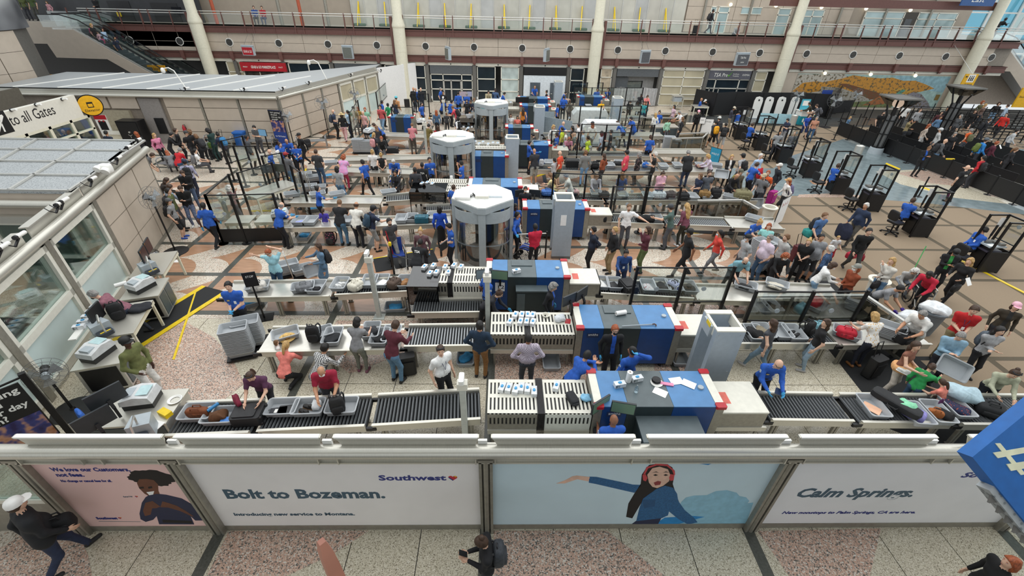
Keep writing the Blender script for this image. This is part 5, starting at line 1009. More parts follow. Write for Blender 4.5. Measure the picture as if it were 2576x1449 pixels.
# ---------------------------------------------------------------- people
def _v(*a):return np.array(a,float)
POSE={  # hand offsets from the shoulder: outward, forward, up; feet: outward, forward, up
 'st':dict(),'wk':dict(LF=(0,.3,.08),RF=(0,-.3,.16),LH=(.05,-.14,-.5),RH=(.05,.2,-.47),lean=4),
 'wc':dict(LF=(0,.27,.08),RF=(0,-.27,.14),LH=(.0,.3,-.3),RH=(.0,.3,-.3),lean=4),
 'fl':dict(LH=(-.22,.2,-.27),RH=(-.22,.22,-.25)),'ph':dict(LH=(-.12,.3,-.2),RH=(-.12,.3,-.18),hp=28),'cl':dict(LH=(-.14,.24,-.34),RH=(-.14,.24,-.34)),
 'hp':dict(LH=(-.01,.06,-.42),RH=(-.01,.06,-.42),eo=1.6),'pk':dict(LH=(.0,.1,-.47),RH=(.0,.1,-.47),eo=.8),'bk':dict(LH=(-.12,-.17,-.4),RH=(-.12,-.17,-.4)),
 'tb':dict(lean=22,LH=(-.03,.4,-.3),RH=(-.03,.4,-.3),hp=14),'t2':dict(lean=42,LH=(-.02,.34,-.38),RH=(-.02,.34,-.38),hp=6,RF=(.04,-.32,.08)),
 'rr':dict(lean=10,RH=(.05,.48,-.18),hp=8),'rl':dict(lean=10,LH=(.05,.48,-.18),hp=8),'pt':dict(LH=(.45,.2,-.18)),'pr':dict(RH=(.45,.2,-.18)),
 'bd':dict(lean=68,LH=(-.03,.1,-.5),RH=(-.03,.1,-.5),hp=0),'cr':dict(lean=38,hz=.42,LF=(.05,.18,.08),RF=(.05,-.12,.1),LH=(0,.42,-.2),RH=(0,.42,-.2)),
 'si':dict(hz=.5,LF=(.02,.44,.08),RF=(.03,.42,.08),LH=(-.04,.36,-.34),RH=(-.04,.36,-.34),lean=3),'sb':dict(hz=.5,LF=(.04,.42,.08),RF=(.05,.4,.08),LH=(-.06,.3,-.38),RH=(-.06,.3,-.38),lean=38,hp=10),
 'sl':dict(hz=.55,LF=(.02,.75,.2),RF=(.03,.5,.08),LH=(-.1,.3,-.36),RH=(-.1,.3,-.36),lean=-8),'ea':dict(RH=(-.02,.16,.16),eo=1.),'mo':dict(RH=(-.12,.2,.08),LH=(-.16,.22,-.3)),
 'ln':dict(lean=38,LH=(-.2,.36,-.1),RH=(-.2,.38,-.12),eo=1.,hp=-8),'hd':dict(LH=(-.1,-.05,.34),RH=(.3,.1,.12),hp=22,eo=1.5),'up':dict(RH=(-.12,-.12,.24),eo=1.2),
 'ho':dict(LH=(-.12,.3,-.3),RH=(.12,.42,-.18)),'kd':dict(LH=(.12,.2,-.4),RH=(.1,.25,-.35))}
def skel(pose,hyaw=0,hpx=0):
    p=POSE[pose];hz=p.get('hz',.92);le=np.radians(p.get('lean',0));d={}
    u=_v(0,np.sin(le),np.cos(le));f=_v(0,np.cos(le),-np.sin(le));back=-.18*np.sin(le)if hz>.8 else 0
    P=_v(0,back,hz);d['P'],d['u'],d['f']=P,u,f
    N=P+u*.55;t=np.radians(p.get('lean',0)*.55+p.get('hp',0)+hpx);y=np.radians(hyaw)
    hu=_v(0,np.sin(t),np.cos(t));hf=_v(-np.sin(y)*np.cos(t*.0),np.cos(y)*np.cos(t),-np.sin(t));hf=hf-hu*hf.dot(hu);hf/=np.linalg.norm(hf)
    d['N']=N;d['hu'],d['hf']=hu,hf;d['H']=N+u*.03+hu*.15+hf*.02
    for s,q in((-1,'L'),(1,'R')):
        S=P+u*.49+_v(s*.185,0,0);h=p.get(q+'H',(.07,.03,-.5));W=S+_v(s*h[0],h[1],h[2])
        E,W=ik(S,W,.29,.26,_v(s*(.35+p.get('eo',0)),-.8,-.5));d[q+'S'],d[q+'E'],d[q+'W']=S,E,W
        J=P+_v(s*.09,0,-.03);a=p.get(q+'F',(.02,0,.08));A=_v(s*(.09+a[0]),a[1],a[2])
        K,A=ik(J,A,.42,.41,_v(s*.15,1,.1));d[q+'J'],d[q+'K'],d[q+'A']=J,K,A
    return d
def ik(a,b,l1,l2,hint):
    v=b-a;D=np.linalg.norm(v);M=(l1+l2)*.995
    if D>M:b=a+v*M/D;v=b-a;D=M
    n=v/D;x=(l1*l1-l2*l2+D*D)/(2*D);hh=np.sqrt(max(1e-6,l1*l1-x*x));w=hint-n*hint.dot(n);w/=np.linalg.norm(w)
    return a+n*x+w*hh,b

SKINS=dict(a='dfb499',b='c49170',c='8d5d42',d='523328')
HAIRC=dict(k='1b1715',n='463021',l='7a5738',y='c39d63',g='8f8c88',w='d8d5cf',r='a3532b')
def nets(F,org,h):
    neg=F<0;nx,ny,nz=F.shape;V=np.zeros((nx-1,ny-1,nz-1,3),np.float32);cnt=np.zeros((nx-1,ny-1,nz-1),np.float32)
    sl=lambda o,n:slice(o,o+n-1)
    for ax in range(3):
        o1,o2=[a for a in range(3)if a!=ax]
        for i in(0,1):
            for j in(0,1):
                c0=[0,0,0];c0[o1],c0[o2]=i,j;c1=list(c0);c1[ax]=1
                A=F[sl(c0[0],nx),sl(c0[1],ny),sl(c0[2],nz)];B=F[sl(c1[0],nx),sl(c1[1],ny),sl(c1[2],nz)]
                m=(A<0)!=(B<0);t=np.where(m,A/np.where(m,A-B,1),0)
                for a in range(3):V[...,a]+=np.where(m,t if a==ax else c0[a],0)
                cnt+=m
    act=cnt>0;idx=-np.ones(cnt.shape,np.int64);idx[act]=np.arange(act.sum())
    ii=np.argwhere(act);verts=(ii+V[act]/cnt[act][:,None])*h+org;faces=[]
    for ax in range(3):
        o1,o2=[(1,2),(2,0),(0,1)][ax];a=[slice(0,n)for n in F.shape];b=list(a);a[ax]=slice(0,-1);b[ax]=slice(1,None)
        m=neg[tuple(a)]!=neg[tuple(b)];s=neg[tuple(a)];e=np.argwhere(m)
        e=e[(e[:,o1]>0)&(e[:,o2]>0)&(e[:,o1]<F.shape[o1]-1)&(e[:,o2]<F.shape[o2]-1)]
        if not len(e):continue
        sg=s[tuple(e.T)];q=[]
        for d1,d2 in((1,1),(0,1),(0,0),(1,0)):c=e.copy();c[:,o1]-=d1;c[:,o2]-=d2;q.append(idx[tuple(c.T)])
        q=np.stack(q,1);q[~sg]=q[~sg][:,::-1];faces.append(q)
    return verts,np.concatenate(faces),ii
class Field:
    def __init__(s,lo,hi,h):
        s.h=h;s.org=np.array(lo,np.float32);s.n=np.ceil((np.array(hi)-lo)/h).astype(int)+1;s.g={}
    def cap(s,grp,a,b,ra,rb=None,k=.05,sq=None):      # round cone; sq = (axis, factor) flattens it
        rb=ra if rb is None else rb;a,b=np.asarray(a,float),np.asarray(b,float);R_=max(ra,rb)*(max(1,sq[1])if sq else 1)+k+2*s.h
        lo=np.clip(np.floor((np.minimum(a,b)-R_-s.org)/s.h).astype(int),0,s.n-1);hi=np.clip(np.ceil((np.maximum(a,b)+R_-s.org)/s.h).astype(int)+1,1,s.n)
        X=[np.arange(lo[i],hi[i])*s.h+s.org[i]for i in range(3)];p=np.stack(np.meshgrid(*X,indexing='ij'),-1)-a;ba=b-a;L=ba.dot(ba)
        t=np.clip(p@ba/L,0,1)if L>1e-9 else np.zeros(p.shape[:3]);d=p-t[...,None]*ba
        if sq:c=d@sq[0];d=d+(c*(1/sq[1]-1))[...,None]*sq[0]
        v=np.sqrt((d*d).sum(-1))-(ra+(rb-ra)*t)
        G=s.g.setdefault(grp,np.full(s.n,.5,np.float32));w=tuple(slice(lo[i],hi[i])for i in range(3));o=G[w]
        m=np.clip(.5+.5*(o-v)/k,0,1);G[w]=o*(1-m)+v*m-k*m*(1-m)
    def mesh(s,order):
        S_=np.stack([s.g[g]for g in order]);ar=S_.argmin(0);F=S_.min(0);v,f,ii=nets(F,s.org,s.h)
        c=np.minimum(ii+0,np.array(ar.shape)-1);m0=ar[tuple(np.minimum(np.rint((v-s.org)/s.h).astype(int),np.array(ar.shape)-1).T)]
        return v,f,m0
def head_mesh(nu,nv):
    v,f,m=[],[],[]
    for i in range(nv+1):
        t=-PI/2+PI*i/nv
        for k in range(nu):
            a=2*PI*k/nu+PI/2;x,y,z=.076*math.cos(t)*math.cos(a),.094*math.cos(t)*math.sin(a),.118*math.sin(t)
            if z<0:x*=1+1.9*z;y=y*(1+.9*z)+(.012*-z/.1 if y>0 else .1*-z)
            if y>0:
                y+=.024*math.exp(-(x/.014)**2-((z+.012)/.022)**2)-.009*(math.exp(-((abs(x)-.031)/.016)**2-((z-.018)/.014)**2))+.006*math.exp(-(x/.03)**2-((z+.052)/.014)**2)+.007*math.exp(-(x/.02)**2-((z+.1)/.02)**2)
            v.append((x,y,z))
    for i in range(nv):
        for k in range(nu):f.append((i*nu+k,i*nu+(k+1)%nu,(i+1)*nu+(k+1)%nu,(i+1)*nu+k));m.append(0)
    b=MB();b.v,b.f,b.m=v,f,m;n=8 if nu>16 else 5
    for s in(-1,1):
        b.pill((s*.074,-.008,.0),.016,.04,.06,.9,n,5,0);b.pill((s*.031,.079,.016),.024,.014,.013,.9,n,5,5);b.pill((s*.031,.0845,.016),.011,.008,.011,.9,n,4,4);b.pill((s*.031,.085,.036),.034,.012,.007,.9,n,4,4)
    b.pill((0,.09,-.052),.042,.014,.012,.9,n,4,7)
    return np.array(b.v),b.f,b.m
HEADS={0:head_mesh(24,18),1:head_mesh(14,11),2:head_mesh(9,7)}
def hand_mesh(lod):
    b=MB();n=(7,5,4)[lod];b.pill((0,.0,-.055),.036,.08,.1,.7,n+3,5+(2-lod),0)
    for i,(y,L)in enumerate(((.03,.07),(.01,.08),(-.011,.075),(-.031,.058))):b.tube([(0,y*.8,-.07),(.004,y,-.1),(-.004,y,-.1-L*.5),(-.022,y,-.1-L)],[.01,.0095,.0085,.006],n)
    b.tube([(0,.025,-.03),(-.006,.05,-.055),(-.014,.056,-.085),(-.022,.05,-.1)],[.012,.011,.009,.007],n)
    return np.array(b.v),b.f
HANDS={k:hand_mesh(k)for k in(0,1,2)}
UPZ=np.array((0,0,1.))
def body_mesh(P,h,face,slv,flags,lod):
    d=skel(P,flags.get('yaw',0),flags.get('hp',0));w=flags.get('w',1.);res=(.0165,.025,.036)[lod]
    pts=np.array([d[k]for k in('P','N','H','LS','RS','LE','RE','LW','RW','LJ','RJ','LK','RK','LA','RA')]);F=Field(pts.min(0)-.3,pts.max(0)+.3,res)
    u,f,x=d['u'],d['f'],_v(1,0,0);p,N=d['P'],d['N'];fem=flags.get('fem',0);sw=.94 if fem else 1.
    C=lambda g,a,b,ra,rb=None,k=.05,sq=None:F.cap(g,a,b,ra,rb,k,sq)
    hem=-.06 if not flags.get('tuck')else .06
    C(1,p+u*.42+x*-.085*w*sw,p+u*.42+x*.085*w*sw,.112*w,None,.08,(f,.82));C(1,p+u*.16-x*.05*w,p+u*.16+x*.05*w,.118*w*(.93 if fem else 1),None,.1,(f,.84))
    C(1,p+u*(hem+.06)-x*.07*w,p+u*(hem+.06)+x*.07*w,.122*w,None,.09,(f,.88));C(1,d['LS']-u*.0,d['RS']-u*.0,.062,None,.06);C(1,p+u*.3,N-u*.01,.1,.055,.07)
    if w>1.12:C(1,p+u*.14+f*.07*(w-1)*2,p+u*.22+f*.06,.12*w,None,.08)
    if fem:C(1,p+u*.36+f*.06-x*.06,p+u*.36+f*.06+x*.06,.066,None,.06)
    C(0,N-u*.05,d['H']-d['hu']*.06,.052,.05,.02)
    sk=flags.get('sk');sh=flags.get('sh')
    C(2,p-x*.075*w,p+x*.075*w,.112*w,None,.06,(f,.92))
    for s,q in((-1,'L'),(1,'R')):
        S_,E,W=d[q+'S'],d[q+'E'],d[q+'W'];J,K,A=d[q+'J'],d[q+'K'],d[q+'A'];aw=.9 if fem else 1
        if slv=='n':C(0,S_,E,.048*aw,.042*aw,.04)
        else:C(1,S_,E if slv=='l' else S_+(E-S_)*.62,.062*aw,(.052 if slv=='l' else .06)*aw,.05);
        if slv=='s':C(0,S_+(E-S_)*.5,E,.045*aw,.042*aw,.03)
        if slv=='l':C(1,E,W+(W-E)*-.02,.051*aw,.038*aw,.04);C(0,E+(W-E)*.8,W,.028,.027,.02)
        else:C(0,E,W,.042*aw,.029*aw,.03)
        if sk:C(0,J+(K-J)*.4,K,.06,.05,.03);C(0,K,A,.05,.036,.03)
        else:
            C(2,J,K,.088*(w*.5+.5),.064,.06);
            if sh:C(2,K+(J-K)*.3,K+(J-K)*.08,.075,.074,.03);C(0,K+(J-K)*.2,K,.052,.05,.02);C(0,K,K+(A-K)*.35,.05,.053,.03);C(0,K+(A-K)*.35,A,.053,.036,.03)
            else:C(2,K,A+(K-A)*.08,.06,.05 if not flags.get('slim')else .04,.04)
        g=A[2]-.08;tilt=-.4*g;C(3,A+_v(0,-.03,-.035),A+_v(s*.015,.15,-.045+tilt*.3),.044,.036,.03)
    if sk:C(2,p,(d['LK']+d['RK'])/2*.85+p*.15 if sk<2 else(d['LA']+d['RA'])/2*.8+p*.2,.13,.17,.05)
    for g in(0,1,2,3):F.g.setdefault(g,np.full(F.n,.5,np.float32))
    v,q,m=F.mesh((0,1,2,3));fm=m[q[:,0]]
    if flags.get('open'):
        c=v[q].mean(1)-p;sel=(fm==1)&(np.abs(c@x)<.05*w)&(c@f>.03)&(c@u>.05);fm=np.where(sel,8,fm)
    if flags.get('band'):
        c=v[q].mean(1)-p;zz=c@u;sel=(fm==1)&(zz<flags['band']);fm=np.where(sel,8,fm)
    V=[v*1.0];Q=[tuple(r)for r in q.tolist()];M=fm.tolist();off=len(v)
    hv,hf,hm=HEADS[lod];X=np.cross(d['hf'],d['hu']);Rm=np.stack([X,d['hf'],d['hu']],1);V.append(hv@Rm.T+d['H']);Q+=[tuple(i+off for i in t)for t in hf];M+=hm;off+=len(hv)
    gv,gf=HANDS[lod]
    for s,q_ in((-1,'L'),(1,'R')):
        dn=d[q_+'W']-d[q_+'E'];dn=dn/np.linalg.norm(dn);a=_v(0,1,.25);a=a-dn*a.dot(dn);a/=np.linalg.norm(a);xx=np.cross(a,-dn)*1.;Rh=np.stack([xx,a,-dn],1)
        g2=gv.copy();
        if s<0:g2[:,0]*=-1
        V.append(g2@Rh.T+d[q_+'W']);Q+=[tuple((i+off)for i in(t if s>0 else t[::-1]))for t in gf];M+=[6]*len(gf);off+=len(gv)
    sc=h/1.75;me=bpy.data.meshes.new('person');me.from_pydata((np.concatenate(V)*sc).tolist(),[],Q);me.polygons.foreach_set('material_index',M);me.shade_smooth()
    return me,d,sc
# hair, hats and masks as shared meshes in head space
def sdf_shape(fn,h=.011,lo=(-.19,-.24,-.52),hi=(.19,.2,.22)):
    n=[int((hi[i]-lo[i])/h)+1 for i in range(3)];g=np.stack(np.meshgrid(*[np.arange(n[i])*h+lo[i]for i in range(3)],indexing='ij'),-1)
    v,q,_=nets(fn(g[...,0],g[...,1],g[...,2]).astype(np.float32),np.array(lo),h);return v.tolist(),[tuple(r)for r in q.tolist()]
EL=lambda x,y,z,c,r:(np.sqrt(((x-c[0])/r[0])**2+((y-c[1])/r[1])**2+((z-c[2])/r[2])**2)-1)*min(r)
def crown(x,y,z,e=0.,low=-.075):return np.maximum(np.maximum(EL(x,y,z,(0,-.006,.008),(.084+e,.105+e,.124+e)),.8*y-.62*z-.018),low-z)
rip=lambda x,y,z,a=.004,f=90:a*(np.sin(x*f)*np.sin(y*f*.8+1)+np.sin(z*f*.6+x*30))
HAIRFN={'s':lambda x,y,z:crown(x,y,z,.006,-.06)+rip(x,y,z,.003),'c':lambda x,y,z:crown(x,y,z,.0,-.05),
 'f':lambda x,y,z:np.maximum(np.maximum(crown(x,y,z,.003,-.06),z-.045),y-.02),'o':lambda x,y,z:np.minimum(crown(x,y,z,.012),np.maximum(EL(x,y,z,(0,-.03,-.05),(.1,.09,.12)),.9*y-.3*z-.03))+rip(x,y,z,.003),
 'l':lambda x,y,z:np.minimum(crown(x,y,z,.012),np.maximum(EL(x,y,z,(0,-.06,-.13),(.105,.06,.22)),y-.02))+rip(x,y,z,.004,70),'x':lambda x,y,z:np.minimum(crown(x,y,z,.014),EL(x,y,z,(0,-.085,-.2),(.11,.06,.3)))+rip(x,y,z,.005,60),
 'p':lambda x,y,z:np.minimum(crown(x,y,z,.004),EL(x,y,z,(0,-.14,-.07),(.032,.045,.14))),'u':lambda x,y,z:np.minimum(crown(x,y,z,.004),EL(x,y,z,(0,-.07,.115),(.045,.045,.042))),
 'y':lambda x,y,z:np.maximum(np.minimum(crown(x,y,z,.03),EL(x,y,z,(0,-.035,-.02),(.125,.105,.13))),.8*y-.5*z-.03)+rip(x,y,z,.008,110)}
HAIRS={}
def hair_obj(style,col,parent,M4):
    if style=='b':return
    if style not in HAIRS:HAIRS[style]=sdf_shape(HAIRFN[style])
    v,f=HAIRS[style];key=('hair',style,col)
    if key not in MATS:
        me=bpy.data.meshes.new('hair');me.from_pydata(v,[],f);me.shade_smooth();me.materials.append(mat(HAIRC[col],.55,0,.25,60,stretch=(1,1,.2)));MATS[key]=me
    o=link('hair',MATS[key],parent);o.matrix_local=M4
def hat_obj(kind,col,parent,M4):
    key=('hat',kind,col)
    if key not in MATS:
        b=MB()
        if kind=='cap':b.lathe([(.098,.03),(.1,.07),(.085,.115),(.05,.142),(.001,.15)],14,(0,-.008,.0));b.v=[(x,y*1.1,z)for x,y,z in b.v];b.prism([(-.085,.06),(.085,.06),(.075,.14),(.03,.175),(-.03,.175),(-.075,.14)],.036,.046)
        if kind=='straw':b.lathe([(.09,.05),(.21,.04),(.215,.048),(.1,.062),(.092,.12),(.06,.15),(.001,.15)],20)
        if kind=='beanie':b.lathe([(.1,.02),(.104,.06),(.09,.11),(.05,.145),(.001,.15)],14)
        if kind=='headset':b.tube([(-.085,0,.0),(-.07,0,.1),(0,0,.135),(.07,0,.1),(.085,0,0)],.012,6)
        if kind=='mask':b.pill((0,.072,-.05),.112,.07,.085,.8,12,8)
        if kind=='beard':b.pill((0,.045,-.085),.118,.098,.075,.9,12,8)
        if kind=='glasses':b.tube([(-.075,.03,.02),(-.055,.09,.02),(-.03,.1,.02),(0,.1,.024),(.03,.1,.02),(.055,.09,.02),(.075,.03,.02)],.006,5)
        if kind=='shades':b.tube([(-.085,.0,.095),(-.06,.06,.1),(0,.075,.105),(.06,.06,.1),(.085,.0,.095)],.014,6)
        MATS[key]=b.mesh(kind,mat(col,.6))
    o=link({'mask':'face_mask','straw':'straw_hat','shades':'sunglasses'}.get(kind,kind),MATS[key],parent);o.matrix_local=M4
PATT={}
def cloth(c):
    if c[0]!='@':return mat(c,.85,0,.1,14,.15)
    if c not in PATT:
        k,cols=c[1],c[2:].split('/')
        if k=='p':PATT[c]=ramp_mat('plaid_'+c[2:8],'ShaderNodeTexChecker',[(0,cols[0]),(1,cols[1])],.85,36)
        if k=='f':PATT[c]=ramp_mat('floral_'+c[2:8],'ShaderNodeTexVoronoi',[(0,cols[1]),(.26,cols[1]),(.32,cols[0]),(1,cols[0])],.85,22)
        if k=='s':PATT[c]=ramp_mat('striped_'+c[2:8],'ShaderNodeTexWave',[(.45,cols[0]),(.55,cols[1])],.85,9)
    return PATT[c]
def backpack(name,label,loc,rz,col,acc='2a2a2c',s=1.,tilt=0,group=None,cat='backpack'):
    t=T(name,label,cat,loc,0,group);t.rotation_euler=(R(tilt),0,R(rz));m=mat(col,.75,0,.15,20,.2)if col[0]!='@' else cloth(col);c2='2a2a2c' if col[0]=='@' else col
    key=('bp',col,acc,s)
    if key not in MATS:
        b=MB();b.pill((0,-.08,.24),.32,.2,.48,.55);a=b.mesh('pack_body',m)
        b=MB();b.pill((0,-.17,.17),.25,.1,.24,.5);c=b.mesh('front_pocket',mat(c2,.7,0,.25,12))
        b=MB();[b.tube([(q*.1,.0,.44),(q*.13,.1,.42),(q*.15,.16,.3),(q*.14,.1,.12),(q*.12,.0,.06)],.02,6)for q in(-1,1)];b.tube([(-.04,-.06,.47),(-.03,-.05,.52),(.03,-.05,.52),(.04,-.06,.47)],.012,5);e=b.mesh('strap',mat(acc,.7))
        MATS[key]=(a,c,e)
    for n,me in zip(('pack_body','front_pocket','strap'),MATS[key]):link(n,me,t)
    t.scale=(s,s,s);return t
